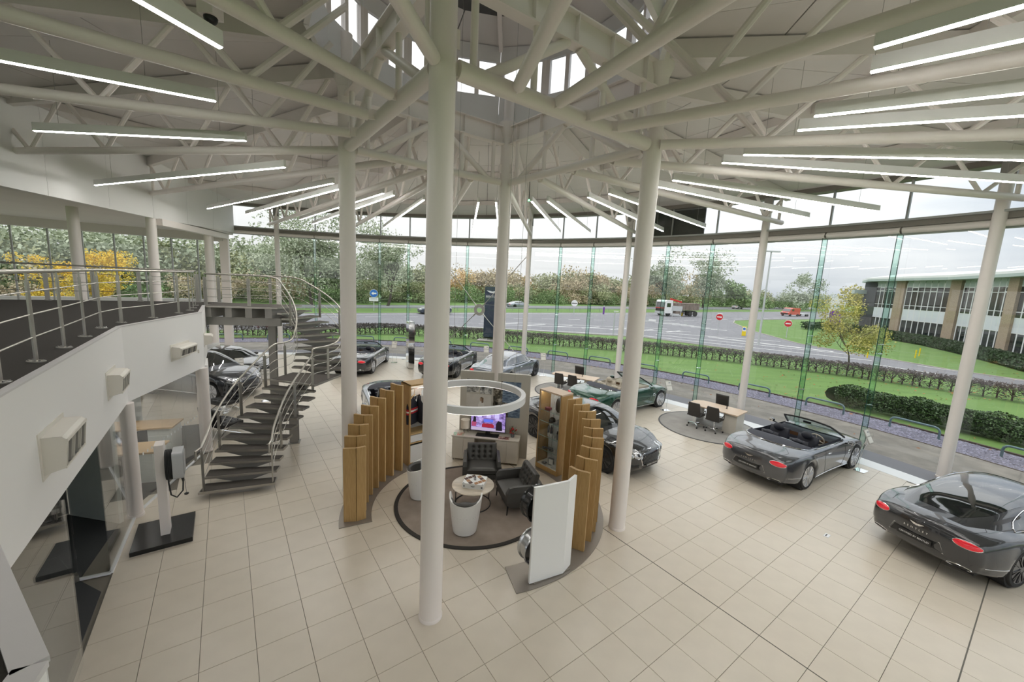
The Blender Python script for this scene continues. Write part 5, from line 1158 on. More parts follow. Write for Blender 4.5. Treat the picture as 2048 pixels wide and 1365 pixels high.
sofa('black tufted low seat beyond a glass table, behind the stair', (-9.9, 13.35, 0), rad(-20)); sofa('black tufted low seat nearer the stair, with its back to the gallery', (-8.55, 11.35, 0), rad(160))
t = thing('glass_table', 'low glass table with magazines between two black tufted seats', 'table', (-9.2, 12.3, 0), rad(-20))
MB().box((0, 0, .40), (.75, .75, .015)).build('top', SHG, t, local=True)
for x in (-.3, .3):
    for y in (-.3, .3): MB().tube([(x, y, 0), (x, y, .39)], .014, 6).build('leg', CHROME, t, local=True)
t = thing('magazine', 'white magazines fanned on the low glass table behind the stair', 'magazine', (-9.2, 12.3, .41), rad(10)); MB().box((0, 0, .006), (.4, .28, .012)).build('pages', WHC, t, local=True); MB().box((.02, .02, .013), (.3, .2, .003)).build('cover', GRB, t, local=True)
# ------------------------------------------------------------------ cars
def herm(tab):
    X = [t[0] for t in tab]; Y = [t[1] for t in tab]; n = len(X)
    D = [(Y[min(i + 1, n - 1)] - Y[max(i - 1, 0)]) / (X[min(i + 1, n - 1)] - X[max(i - 1, 0)]) for i in range(n)]
    def f(x):
        if x <= X[0]: return Y[0]
        if x >= X[-1]: return Y[-1]
        i = max(k for k in range(n) if X[k] <= x); h = X[i + 1] - X[i]; u = (x - X[i]) / h
        return (2 * u ** 3 - 3 * u * u + 1) * Y[i] + (u ** 3 - 2 * u * u + u) * h * D[i] + (-2 * u ** 3 + 3 * u * u) * Y[i + 1] + (u ** 3 - u * u) * h * D[i + 1]
    return f
def paint(name, col, metal=.5): return mat(name, col, rough=.22, metal=metal, coat=1.0, spec=.6)
CARGL = mat('car_glass', (.008, .010, .012), rough=.03, spec=.9, coat=1.0)
REDL = mat('tail_light_red', (.55, .008, .02), rough=.08, coat=1.0, emit=.25); LENS = mat('lamp_lens', (.55, .57, .60), rough=.05, metal=.6, coat=1.0)
GRIL = mat('grille_black', (.01, .01, .011), rough=.35); SEAM = mat('panel_gap', (.004, .004, .004), rough=.9); NAVYL = mat('navy_leather', (.022, .024, .036), rough=.5); CREAML = mat('cream_leather', (.50, .45, .37), rough=.5)
TYRE = mat('tyre', (.016, .016, .017), rough=.7); DISC = mat('brake', (.2, .2, .2), rough=.4, metal=.7); FABR = mat('tonneau_fabric', (.045, .047, .062), rough=.8); SCREENG = glass('screen_glass', (.62, .72, .70), ior=1.5); PLTXT = mat('plate_letters', (.75, .75, .74), rough=.4); BROWNW = mat('dash_wood', (.10, .055, .03), rough=.2)
TW = [(-2.45, .845), (-2.3, .90), (-2.0, .95), (-1.7, .975), (-1.4, .985), (-.9, .962), (-.3, .938), (.4, .935), (1.0, .95), (1.42, .962), (1.8, .935), (2.05, .86), (2.18, .78)]
TZS = [(-2.45, .83), (-2.2, .89), (-1.8, .935), (-1.4, .945), (-.9, .92), (-.3, .90), (.5, .89), (1.0, .885), (1.42, .88), (1.8, .81), (2.05, .73), (2.18, .68)]
TZC = [(-2.45, .955), (-2.3, .985), (-2.1, 1.0), (-1.8, 1.03), (-1.4, 1.05), (-.9, 1.03), (0, 1.0), (.7, .99), (1.0, .965), (1.42, .925), (1.8, .86), (2.05, .79), (2.18, .74)]
TZB = [(-2.45, .30), (-2.1, .25), (-1.5, .2), (-1.0, .18), (1.0, .17), (2.0, .18), (2.18, .21)]
WHX = (-1.425, 1.425); RA = .405; WR = .36
def car_shell(lift=0.0, stretch=1.0):
    fW, fS, fC, fB = herm(TW), herm(TZS), herm(TZC), herm(TZB)
    xs = list(np.linspace(-2.45, 2.18, 84)); st = [(x, 1.0) for x in xs]
    rear = [(-2.45 - .125 * math.sqrt(1 - s ** 3.2), s) for s in (.0, .3, .55, .75, .88, .95, .985)]
    frnt = [(2.18 + .135 * math.sqrt(1 - s ** 3), s) for s in (.985, .95, .88, .75, .55, .3, .0)]
    rows = []
    for x, s in rear + st + frnt:
        xe = min(max(x, -2.45), 2.18); w, zs, zc, zb = fW(xe), fS(xe), fC(xe), fB(xe)
        zs += lift * (zs - .15) ; zc += lift * (zc - .15)
        half = [(0, zb), (.45, zb), (.80, zb), (.93, zb + .02), (.968, zb + .13), (.992, .46), (1.0, .58), (.992, .70), (.974, zs - .07), (.945, zs - .012), (.90, zs + (zc - zs) * .12 + .004), (.82, zs + (zc - zs) * .34), (.70, zs + (zc - zs) * .58), (.52, zs + (zc - zs) * .80), (.30, zs + (zc - zs) * .94), (.0, zc)]
        P = [Vector((f * w, z, 0)) for f, z in half]; P = sm(P, 2)
        out = []
        for k, p in enumerate(P):
            y, z = p.x, p.y
            for wx in WHX:
                dx = abs(x - wx)
                if dx < RA and y > .5 and s == 1.0:
                    za = WR + math.sqrt(RA * RA - dx * dx) + .006 * k
                    if z < za and k <= 18: z = za; y = max(y, w * (.975 + .0015 * k))
            if s < 1: y *= s ** .8; zm = .58; z = zm + (z - zm) * s
            # plan curvature of the bumpers
            xx = x
            if x < -1.9: xx += .16 * ((y / .9) ** 2) * min(1, (-1.9 - x) / .5)
            if x > 1.7: xx -= .20 * ((y / .9) ** 2) * min(1, (x - 1.7) / .45)
            out.append(Vector((xx, y, z)))
        rows.append(out + [Vector((p.x, -p.y, p.z)) for p in out[-2::-1]])
    return rows
def build_car(variant, name, lab, cat, roofed):
    t = thing(name, lab, cat); PA = MATS['paint_grey']
    lift = .16 if variant == 'suv' else 0.0
    rows = car_shell(lift); nc = len(rows[0]); F = []; V = [p for r in rows for p in r]
    open_top = variant == 'open'
    for i in range(len(rows) - 1):
        for j in range(nc - 1):
            q = [rows[i][j], rows[i][j + 1], rows[i + 1][j + 1], rows[i + 1][j]]; c = sum(q, Vector()) / 4
            if open_top and -1.05 < c.x < .74 and abs(c.y) < .755 and c.z > .8: continue
            F.append((i * nc + j, i * nc + j + 1, (i + 1) * nc + j + 1, (i + 1) * nc + j))
    body = MB().add(V, F).build('body', PA, t, local=True, smooth='all', fix=True); body['p'] = 1
    bv = BVHTree.FromPolygons(V, F)
    def cast(kind, a, b, y=None):
        if kind == 'rear': o, d = Vector((-4, a, b)), Vector((1, 0, 0))
        elif kind == 'front': o, d = Vector((4, a, b)), Vector((-1, 0, 0))
        elif kind == 'left': o, d = Vector((a, 3, b)), Vector((0, -1, 0))
        elif kind == 'right': o, d = Vector((a, -3, b)), Vector((0, 1, 0))
        else: o, d = Vector((a, b, 4)), Vector((0, 0, -1))
        h = bv.ray_cast(o + Vector((.0013, .0037, .0011)), d)
        if h[0] is None: return None
        n = h[1]; n = -n if n.dot(d) > 0 else n
        return h[0], n
    def patch(nm, kind, pts, m, off=.008, rings=3, flag=False):
        c = sum((Vector(p) for p in pts), Vector((0, 0))) / len(pts); n = len(pts); Vv, Ff = [], []
        for r in range(rings + 1):
            for p in pts:
                q = c + (Vector(p) - c) * (r / rings); h = cast(kind, q.x, q.y)
                if h is None: return None
                Vv.append(h[0] + h[1] * (off if r < rings else -.004))
                if r == rings: Vv[-1] = h[0] + h[1] * .0005
        for r in range(rings):
            for k in range(n): Ff.append((r * n + k, r * n + (k + 1) % n, (r + 1) * n + (k + 1) % n, (r + 1) * n + k))
        o = MB().add(Vv, Ff).build(nm, m, t, local=True, smooth='all', fix=True)
        if flag: o['p'] = 1
        return o
    def line(nm, kind, pts, r=.0035, m=SEAM, closed=False):
        P = []
        for a, b in pts:
            h = cast(kind, a, b)
            if h: P.append(h[0] + h[1] * .0005)
        if len(P) > 1: return MB().tube(P, r, 5, closed=closed).build(nm, m, t, local=True)
    ell = lambda cy_, cz_, a, b, rot=0, n=18: [(cy_ + a * math.cos(u) * math.cos(rot) - b * math.sin(u) * math.sin(rot), cz_ + a * math.cos(u) * math.sin(rot) + b * math.sin(u) * math.cos(rot)) for u in [2 * PI * k / n for k in range(n)]]
    seg = lambda a, b, n=10: [(a[0] + (b[0] - a[0]) * k / n, a[1] + (b[1] - a[1]) * k / n) for k in range(n + 1)]
    dz = lift * .55
    for s in (-1, 1):
        patch('tail_light', 'rear', ell(s * .645, .775 + dz, .165, .060, s * -.10), REDL, .012); line('light_trim', 'rear', ell(s * .645, .775 + dz, .17, .065, s * -.10), .005, CHROME, True)
        patch('exhaust', 'rear', ell(s * .60, .335, .14, .036), GRIL, .006); line('exhaust_trim', 'rear', ell(s * .60, .335, .145, .042), .008, CHROME, True)
        hz = .66 + dz
        for yy, rr in ((.50, .098), (.70, .070)):
            patch('headlight', 'front', ell(s * yy, hz, rr, rr), LENS, .014); line('headlight_trim', 'front', ell(s * yy, hz, rr + .006, rr + .006), .008, CHROME, True)
            patch('headlight_core', 'front', ell(s * yy, hz, rr * .45, rr * .45), GRIL, .017)
        patch('intake', 'front', [(s * .42, .30), (s * .74, .32), (s * .72, .44), (s * .45, .42)], GRIL, .006)
        side = 'left' if s > 0 else 'right'
        line('door_gap', side, seg((.62, .90), (.66, .6)) + seg((.66, .6), (.58, .28)) + seg((.58, .28), (-.45, .28)) + seg((-.45, .28), (-.62, .62)) + seg((-.62, .62), (-.55, .90)))
        patch('door_handle', side, [(-.42, .775), (-.22, .775), (-.21, .80), (-.42, .80)], CHROME, .022)
        patch('fender_vent', side, [(.80, .58), (.98, .60), (1.0, .70), (.86, .68)], CHROME, .010); patch('vent_slot', side, [(.83, .60), (.965, .615), (.975, .675), (.875, .66)], GRIL, .013)
        line('sill_trim', side, seg((1.0, .235), (-1.0, .235), 24), .010, CHROME)
        line('bumper_trim', side, seg((-1.85, .42), (-2.28, .44), 8), .006, CHROME)
        line('fuel_or_wing_seam', side, seg((1.84, .70), (1.9, .40)), .003)
        # door mirror
        mz = .97 + lift * .9; mb = MB()
        P = [[(.62 + .10 * math.cos(a) * k, s * (.985 + .13 * v), mz + .065 * math.sin(a) * k) for a in [2 * PI * q / 10 for q in range(10)]] for v, k in ((0, .55), (.3, .95), (.7, 1), (1, .7), (1.05, .0))]
        MB().grid(P, wrap_v=True).build('mirror', PA, t, local=True, smooth='all')['p'] = 1
        MB().bar((.66, s * .90, .90 + lift * .8), (.62, s * 1.0, mz - .03), .05, .03).build('mirror_arm', GRIL, t, local=True); MB().box((.535, s * 1.05, mz), (.006, .12, .09)).build('mirror_glass', CHROME, t, local=True)
    # plates, grille, emblem, lettering
    patch('rear_panel', 'rear', [(-.40, .46 + dz * .5), (.40, .46 + dz * .5), (.33, .62 + dz * .5), (-.33, .62 + dz * .5)], GRIL, .006); line('rear_panel_trim', 'rear', [(-.42, .455 + dz * .5), (.42, .455 + dz * .5), (.35, .63 + dz * .5), (-.35, .63 + dz * .5)], .005, CHROME, True)
    xr = cast('rear', 0, .54)[0].x
    pl = MB().box((xr - .016, 0, .54 + dz * .5), (.012, .52, .112)).build('number_plate', BLACK, t, local=True)
    put_text(MB(), 'CERTIFIED BY BENTLEY', .045, frame((xr - .0235, 0, .54 + dz * .5), (0, -1, 0), (0, 0, 1)), .001).build('plate_lettering', PLTXT, pl, local=True)
    h = cast('rear', 0, .765 + dz); nrm = h[1]; up = (Vector((0, 0, 1)) - nrm * nrm.z).normalized()
    put_text(MB(), 'B  E  N  T  L  E  Y', .05, frame(h[0] + nrm * .006 - up * .075, (0, -1, 0), up), .002).build('name_lettering', CHROME, t, local=True)
    wings(MB(), frame(h[0] + nrm * .006 + up * .01, (0, -1, 0), up), .22).build('emblem', CHROME, t, local=True)
    gz = .52 + dz
    patch('grille', 'front', [(-.36, gz - .13), (.36, gz - .13), (.40, gz + .03), (.33, gz + .155), (-.33, gz + .155), (-.40, gz + .03)], GRIL, .008); line('grille_trim', 'front', [(-.36, gz - .135), (.36, gz - .135), (.41, gz + .03), (.335, gz + .16), (-.335, gz + .16), (-.41, gz + .03)], .012, CHROME, True)
    gm = MB()
    for k in range(-7, 8):
        for sg in (-1, 1):
            P = []
            for q in range(8):
                z = gz - .12 + .26 * q / 7; y = k * .05 + sg * (q / 7 - .5) * .16
                if abs(y) < .345: hh = cast('front', y, z); P.append(hh[0] + hh[1] * .010)
            if len(P) > 1: gm.tube(P, .004, 4, caps=False)
    gm.build('grille_mesh', GM, t, local=True, kind='stuff'); patch('lower_intake', 'front', [(-.42, .24), (.42, .24), (.38, .33), (-.38, .33)], GRIL, .006)
    xf = cast('front', 0, .385)[0].x; pl = MB().box((xf + .016, 0, .375), (.012, .52, .11)).build('number_plate', BLACK, t, local=True); put_text(MB(), 'CERTIFIED BY BENTLEY', .045, frame((xf + .0235, 0, .375), (0, 1, 0), (0, 0, 1)), .001).build('plate_lettering', PLTXT, pl, local=True)
    h = cast('front', 0, .735 + dz); 
    if h: wings(MB(), frame(h[0] + h[1] * .006, (0, 1, 0), (Vector((0, 0, 1)) - h[1] * h[1].z).normalized()), .18).build('emblem', CHROME, t, local=True)
    line('bonnet_gap', 'top', seg((.98, .70), (1.95, .52)), .003); line('bonnet_gap', 'top', seg((.98, -.70), (1.95, -.52)), .003); line('boot_gap', 'top', seg((-2.25, -.60), (-2.0, -.66), 4) + seg((-2.0, -.66), (-1.80, -.5), 4) + seg((-1.8, -.5), (-1.8, .5)) + seg((-1.8, .5), (-2.0, .66), 4) + seg((-2.0, .66), (-2.25, .60), 4), .003)
    # underside and wheels
    MB().box((-.1, 0, .235), (4.2, 1.40, .10)).build('underbody', RUBBER, t, local=True)
    for wx in WHX:
        for s in (-1, 1):
            My = Matrix.Rotation(rad(-90 * s), 4, 'X'); c = Vector((wx, s * .925, WR + .002))
            w = thing('wheel', loc=(wx, s * .925, WR)); w.parent = t; w.matrix_local = Matrix.Translation(c); WM[w.name] = Matrix.Translation(c)
            R, W = WR, .265
            MB().lathe([(R * .76, -.004), (R * .80, .010), (R * .94, .010), (R * .99, -.012), (R, -.04), (R, -W + .04), (R * .98, -W + .01), (R * .7, -W)], 36, M=My).build('tyre', TYRE, w, local=True, smooth=True)
            MB().lathe([(R * .775, .004), (R * .765, .011), (R * .735, .006), (R * .715, -.02), (R * .69, -.2)], 36, M=My).build('rim', RIMS if variant != 'x' else RIMD, w, local=True, smooth=True)
            mb = MB()
            for k in range(10):
                a = 2 * PI * k / 10; b = a + .16
                for q in (-.055, .055): mb.bar(My @ Vector((R * .14 * math.cos(a), R * .14 * math.sin(a), .006)), My @ Vector((R * .73 * math.cos(b + q * 1.6), R * .73 * math.sin(b + q * 1.6), .002)), .014, .022, up=My.to_3x3() @ Vector((0, 0, 1)))
            mb.lathe([(R * .2, -.03), (R * .2, .008), (R * .15, .014), (0, .014)], 16, M=My); mb.build('spokes', RIMS, w, local=True)
            MB().lathe([(0, -.085), (R * .58, -.085), (R * .58, -.10), (0, -.10)], 24, M=My).build('brake_disc', DISC, w, local=True)
            MB().lathe([(RA * .99, 0.0), (RA * .99, -.42), (0, -.42)], 28, M=Matrix.Translation((0, -s * .03, 0)) @ My).build('arch_liner', RUBBER, w, local=True)
    # ---- upper body
    if not open_top:
        k_ = 1 + lift * 1.05
        ZR = herm([(-2.22, .985), (-1.9, 1.075), (-1.5, 1.205), (-1.0, 1.33), (-.5, 1.39), (0, 1.40), (.3, 1.37), (.6, 1.265), (.85, 1.11), (1.08, .955)] if variant != 'suv' else [(-2.3, 1.10), (-2.15, 1.30), (-1.9, 1.50), (-1.4, 1.62), (-.5, 1.67), (0, 1.66), (.35, 1.59), (.7, 1.40), (.95, 1.22), (1.15, 1.06)])
        WB = herm([(-2.22, .58), (-1.8, .73), (-1.3, .81), (-.7, .845), (0, .845), (.6, .815), (1.08, .75)]); WT = herm([(-2.22, .40), (-1.8, .50), (-1.2, .575), (-.5, .62), (0, .62), (.4, .625), (.8, .66), (1.08, .70)])
        fC = herm(TZC); x0, x1 = (-2.22, 1.08) if variant != 'suv' else (-2.3, 1.15)
        def sec(x):
            wb, wt, zr = WB(x), WT(x), ZR(x); zb = fC(x) + lift * (fC(x) - .15) - .085; h = max(zr - zb, .02)
            return sm([Vector((wb, zb, 0)), Vector((wb - .015, zb + .16 * h, 0)), Vector((wb + (wt - wb) * .5, zb + .47 * h, 0)), Vector((wt + .03, zb + .74 * h, 0)), Vector((wt - .07, zb + .875 * h, 0)), Vector((wt * .58, zb + .96 * h, 0)), Vector((wt * .28, zb + .99 * h, 0)), Vector((0, zr, 0))], 4)
        def S(x, v, off=0.0):
            """point on the cabin shell: v 0 at the belt, 1 on the centre line"""
            P = sec(x); f = min(max(v, 0), 1) * (len(P) - 1); i = min(int(f), len(P) - 2); p = P[i] + (P[i + 1] - P[i]) * (f - i)
            n = Vector((0, p.x, p.y - .75)).normalized(); return Vector((x, p.x, p.y)) + n * off
        mir = lambda p: Vector((p.x, -p.y, p.z))
        R_ = []
        for x in np.linspace(x0, x1, 46):
            hs = [S(x, v) for v in np.linspace(0, 1, 20)]; R_.append(hs + [mir(p) for p in hs[-2::-1]])
        MB().grid(R_).build('roof', PA, t, local=True, smooth='all', fix=True)['p'] = 1
        def gl(nm, xs, vlo, vhi, both=False, m=CARGL, off=.006):
            P = []
            for x in xs:
                a = [S(x, vlo(x) + (vhi(x) - vlo(x)) * q / 8, off) for q in range(9)]; P.append(a + ([mir(p) for p in a[-2::-1]] if both else []))
            MB().grid(P).build(nm, m, t, local=True, smooth='all')
            if not both: MB().grid([[mir(p) for p in r] for r in P]).build(nm, m, t, local=True, smooth='all')
        one = lambda c: (lambda x: c)
        gl('windscreen', np.linspace(.34, .98, 12), lambda x: .50 - .10 * (x - .34), one(1.0), True)
        rx = (-2.02, -.92) if variant != 'suv' else (-2.22, -1.7)
        gl('rear_window', np.linspace(rx[0], rx[1], 14), lambda x: .53 + .16 * max(0, (-1.6 - x) / .5), one(1.0), True)
        tp = lambda x: .13 + .30 * max(0, min(1, (.86 - x) / .55)) ** .6 * max(0, min(1, (x + 1.5) / .55)) ** .5
        gl('side_window', np.linspace(-.42, .84, 14), one(.13), tp); gl('side_window', np.linspace(-1.49, -.47, 14), one(.13), tp)
        for f in (lambda p: p, mir): MB().tube([f(S(x, .11, .006)) for x in np.linspace(-1.5, .86, 20)] + [f(S(x, tp(x) + .02, .006)) for x in np.linspace(.84, -1.49, 20)], .008, 5, closed=True).build('window_trim', CHROME if variant != 'x' else BLACK, t, local=True)
    else:
        # tub, seats, dash
        tub_ = MB(); tub_.add([(-1.07, -.74, .45), (.76, -.74, .45), (.76, .74, .45), (-1.07, .74, .45)], [(0, 1, 2, 3)])
        for a, b in (((-1.07, -.75), (.76, -.75)), ((.76, .75), (-1.07, .75)), ((-1.07, .75), (-1.07, -.75)), ((.76, -.75), (.76, .75))): tub_.add([(a[0], a[1], .45), (b[0], b[1], .45), (b[0], b[1], .985), (a[0], a[1], .985)], [(0, 1, 2, 3)])
        tub_.build('cabin_lining', NAVYL, t, local=True)['s'] = 1
        for s in (-1, 1):
            for nm, xb, hb, hh in (('seat', -.32, .62, True), ('rear_seat', -.86, .52, False)):
                w = .50 if hh else .46
                m1 = moved(cushion(.50, w, .16, 10, 10, puff=.3), Matrix.Translation((xb + .28, s * .37, .58))); m1.build(nm, NAVYL, t, local=True, smooth=True)['s'] = 1
                m2 = moved(cushion(hb, w, .16, 10, 10, puff=.3), Matrix.Translation((xb - .03, s * .37, .79)) @ Matrix.Rotation(rad(-78), 4, 'Y')); m2.build('backrest', NAVYL, t, local=True, smooth=True)['s'] = 1
                MB().ball((xb - .10, s * .37, 1.115 if hh else 1.03), .13, 14, 10, (.55, 1.05, .85 if hh else .55)).build('headrest', NAVYL, t, local=True, smooth=True)['s'] = 1
        P = [[(x, y, z) for x, z in ((.40, .62), (.44, .86), (.52, .93), (.70, .96), (.80, .97))] for y in np.linspace(-.75, .75, 13)]
        MB().grid(P).build('dashboard', NAVYL, t, local=True, smooth=True)['s'] = 1
        MB().box((.43, 0, .80), (.02, 1.40, .10)).build('dash_trim', BROWNW, t, local=True); MB().box((.0, 0, .62), (.9, .20, .16)).build('console', NAVYL, t, local=True)['s'] = 1
        Mw = Matrix.Translation((.24, -.37, .88)) @ Matrix.Rotation(rad(65), 4, 'Y'); sw = MB(); sw.tube([Mw @ Vector((.185 * math.cos(2 * PI * k / 24), .185 * math.sin(2 * PI * k / 24), 0)) for k in range(24)], .016, 8, closed=True)
        for a in (.4, PI - .4, -PI / 2): sw.tube([Mw @ Vector((0, 0, -.01)), Mw @ Vector((.18 * math.sin(a), .18 * math.cos(a), 0))], .013, 6)
        sw.lathe([(0, -.03), (.06, -.03), (.06, .0), (0, .01)], 14, M=Mw); sw.tube([Mw @ Vector((0, 0, -.02)), Vector((.48, -.37, .80))], .03, 8); sw.build('steering_wheel', CREAML, t, local=True, smooth=True)
        fr = MB(); L_, R2 = Vector((.98, .745, .965)), Vector((.98, -.745, .965)); top = [Vector((.36 - .05 * (1 - (y / .6) ** 2) * -1, y, 1.315 + .03 * (1 - (y / .6) ** 2))) for y in np.linspace(.60, -.60, 9)]
        fr.tube([L_] + [Vector((.66, .68, 1.15))] + top + [Vector((.66, -.68, 1.15)), R2], .026, 8); fr.build('screen_frame', BLACK, t, local=True, smooth=True)
        G0 = []
        for k in range(9):
            y = .60 - 1.2 * k / 8; b = Vector((1.02, .745 * (1 - k / 4), .96)); G0.append([b + (top[k] - b) * q / 6 + Vector((.03 * math.sin(PI * q / 6), 0, 0)) for q in range(7)])
        MB().grid(G0).build('windscreen', SCREENG, t, local=True, smooth='all'); MB().box((.42, 0, 1.25), (.03, .2, .06)).build('inner_mirror', BLACK, t, local=True)
        # fabric cover over the folded roof, chrome surround
        rim = []
        for k in range(25):
            a = PI * k / 24; rim.append((-1.02 - .74 * math.sin(a) ** .75, .80 * math.cos(a) if abs(math.cos(a)) < .999 else .80 * math.cos(a)))
        Vv, Ff, n = [], [], len(rim)
        for r in range(5):
            for x, y in rim:
                q = (-1.05 + (x + 1.05) * r / 4, y * (r / 4 * .04 + .96) if r else y * .96); h = cast('top', *q) if q[0] < -1.06 else None
                z = (h[0].z if h and h[0].z > .8 else .985) + .022 + .022 * math.sin(PI * min(1, r / 4)) ; Vv.append(Vector((q[0], q[1], z)))
        for r in range(4):
            for k in range(n - 1): Ff.append((r * n + k, r * n + k + 1, (r + 1) * n + k + 1, (r + 1) * n + k))
        MB().add(Vv, Ff).build('roof_cover', FABR, t, local=True, smooth='all', fix=True)
        C = []
        for x in np.linspace(.70, -1.0, 10): h = cast('top', x, .815); C.append(h[0] + Vector((0, 0, .004)))
        for x, y in rim[1:-1]:
            h = cast('top', x, y * 1.01)
            if h and h[0].z > .8: C.append(h[0] + Vector((0, 0, .008)))
        for x in np.linspace(-1.0, .70, 10): h = cast('top', x, -.815); C.append(h[0] + Vector((0, 0, .004)))
        MB().tube(C, .014, 6).build('chrome_surround', CHROME, t, local=True, smooth=True)
    return t
paint('paint_grey', (.085, .088, .098)); 
PTS = {'grey': MATS['paint_grey'], 'dgrey': paint('paint_dark_grey', (.045, .046, .052)), 'green': paint('paint_green', (.006, .062, .035), .3), 'black': paint('paint_black', (.006, .006, .008), .1), 'silver': paint('paint_silver', (.20, .22, .26)), 'suv': paint('paint_blue_grey', (.06, .064, .078)), 'white': paint('paint_white', (.7, .7, .7), 0), 'blue': paint('paint_slate', (.05, .07, .10)), 'pale': paint('paint_pale', (.35, .38, .42))}
PROTO = {}
def place_car(variant, lab, name, x, y, ang, col, seat=None, rim=None):
    if variant not in PROTO:
        t = build_car(variant, name, lab, 'car', variant != 'open'); PROTO[variant] = t; t.matrix_world = Matrix.Translation((x, y, 0)) @ Matrix.Rotation(rad(ang), 4, 'Z')
        t['group'] = 'cars on show'
    else:
        t = dup(PROTO[variant], (x, y, 0), rad(ang), lab, 'cars on show'); t.name = name; t['category'] = 'car'
    CH.pop(t.name, None)
    for c in kids(t):
        m = PTS[col] if c.get('p') else (seat if (seat and c.get('s')) else None)
        if m: c.material_slots[0].link = 'OBJECT'; c.material_slots[0].material = m
        if rim:
            for g in kids(c):
                if g.name.startswith(('spokes', 'rim')): g.material_slots[0].link = 'OBJECT'; g.material_slots[0].material = rim
    return t
place_car('coupe', 'dark grey coupe nearest the camera side, seen from behind by the end column', 'coupe_car', 10.30, 7.72, 16, 'dgrey', rim=RIMD)
place_car('open', 'grey open-top car with navy seats beside the near sales desk', 'convertible_car', 8.54, 11.23, 30.9, 'grey')
place_car('open', 'green open-top car with cream seats between the two sales desks', 'convertible_car', 4.71, 16.27, 36.5, 'green', CREAML)
place_car('coupe', 'black coupe behind the longer oak screen, facing out past the column', 'coupe_car', 2.43, 11.83, -51.8, 'black', rim=RIMD)
place_car('coupe', 'blue-grey coupe parked beyond the picture wall near the cross brace', 'coupe_car', -.12, 20.25, 62, 'silver')
place_car('open', 'black open-top car behind the nearest column, tail towards the lounge', 'convertible_car', -3.29, 21.43, 78, 'black', rim=RIMD)
place_car('open', 'far grey open-top car between the stair and the chrome totem', 'convertible_car', -8.0, 21.2, 93.7, 'dgrey')
place_car('open', 'silver open-top car behind the oak fins next to the stair', 'convertible_car', -3.75, 12.8, -65, 'silver')
place_car('coupe', 'black coupe facing the stair, under the gallery deck', 'coupe_car', -13.1, 17.9, -12.5, 'black')
place_car('suv', 'blue-grey SUV with its nose beside the black coupe behind the stair', 'suv_car', -12.3, 15.4, -10, 'suv')
# ------------------------------------------------------------------ grounds
GRASS = mat('lawn_grass', (.125, .225, .05), rough=.9, var=.30, vscale=.55, bump=.5, bscale=14, stretch=(.5, 3.2, 1), col2=(.095, .18, .04))
VERGE = mat('verge_grass', (.15, .22, .08), rough=.9, var=.35, vscale=.5, bump=.4, bscale=8)
ASPH = mat('asphalt', (.20, .20, .215), rough=.85, var=.12, vscale=.7, bump=.2, bscale=60)
PAVE = mat('block_paving', (.235, .215, .185), rough=.85, var=.35, vscale=2.0, bump=.4, bscale=22)
SLATE = mat('slate_bed', (.20, .19, .25), rough=.85, var=.6, vscale=40, bump=.8, bscale=50)
KERB = mat('kerb_stone', (.36, .34, .31), rough=.8); LINE = mat('road_paint', (.72, .72, .70), rough=.7); TIMB = mat('edging_board', (.07, .05, .04), rough=.9)
def ground(name, poly, z, m, th=.06): return struct(MB().prism(poly, z - th, z).build(name, m))
lm = MB(); lm.lathe([(RW + 2.2, -.3), (420, -.3), (420, -.05), (RW + 2.2, -.05), (RW + 2.2, -.3)], 128, c=CW); struct(lm.build('ground_lawn', GRASS))
def ringfloor(name, r0, r1, z, m, a0=-40, a1=175): mb = MB(); mb.arc(CW, r0, r1, z - .2, z, rad(a0), rad(a1), 140); return struct(mb.build(name, m))
ringfloor('ground_paving', RW + .95, 26.3, -.012, PAVE); ringfloor('ground_gravel', 26.3, 28.2, -.03, SLATE)
mb = MB(); mb.arc(CW, 28.2, 28.32, -.2, .02, rad(-40), rad(175), 140); struct(mb.build('trim_8', TIMB)); mb = MB(); mb.arc(CW, 26.26, 26.32, -.2, .0, rad(-40), rad(175), 140); struct(mb.build('trim_9', TIMB))
r3 = random.Random(11); mb = MB()
for k in range(9000):
    a = r3.uniform(8, 120) if k % 3 else r3.uniform(8, 50); p = cw(a, r3.uniform(26.36, 28.16), -.03); s = r3.uniform(.03, .075); t_ = r3.uniform(0, 6.28); u = Vector((math.cos(t_), math.sin(t_), r3.uniform(-.2, .5))) * s; v = Vector((-math.sin(t_), math.cos(t_), r3.uniform(-.3, .3))) * s * .6; h = Vector((0, 0, s * .45))
    mb.add([p - u, p + v, p + u, p - v, p + h], [(0, 1, 4), (1, 2, 4), (2, 3, 4), (3, 0, 4)])
tag(mb.build('slate_chippings', mat('slate_chip', (.34, .33, .43), rough=.7, var=.5, vscale=9), kind='stuff'), 'mauve grey slate chippings filling the bed outside the round glass wall', 'gravel')
lf = MB()
for k in range(420):
    if k < 260: a = r3.uniform(18, 62); p = cw(a, 0); q = G(r3.uniform(1560, 2048), r3.uniform(742, 800)); p = q
    elif k < 360: p = cw(r3.uniform(15, 100), r3.uniform(24, 34))
    else: p = cw(r3.uniform(98, 114), r3.uniform(28.4, 29.6))
    t_ = r3.uniform(0, 6.28); u = Vector((math.cos(t_), math.sin(t_), .1)) * r3.uniform(.04, .08); v = Vector((-u.y, u.x, .03)) * .7; p = Vector((p.x, p.y, -.005)); lf.add([p - u, p + v * .8, p + u, p - v * .8], [(0, 1, 2, 3)])
tag(lf.build('fallen_leaves', mat('orange_leaf', (.42, .16, .05), rough=.8, var=.4, vscale=3), kind='stuff'), 'orange fallen leaves scattered on the lawn and under the hedge', 'leaves')
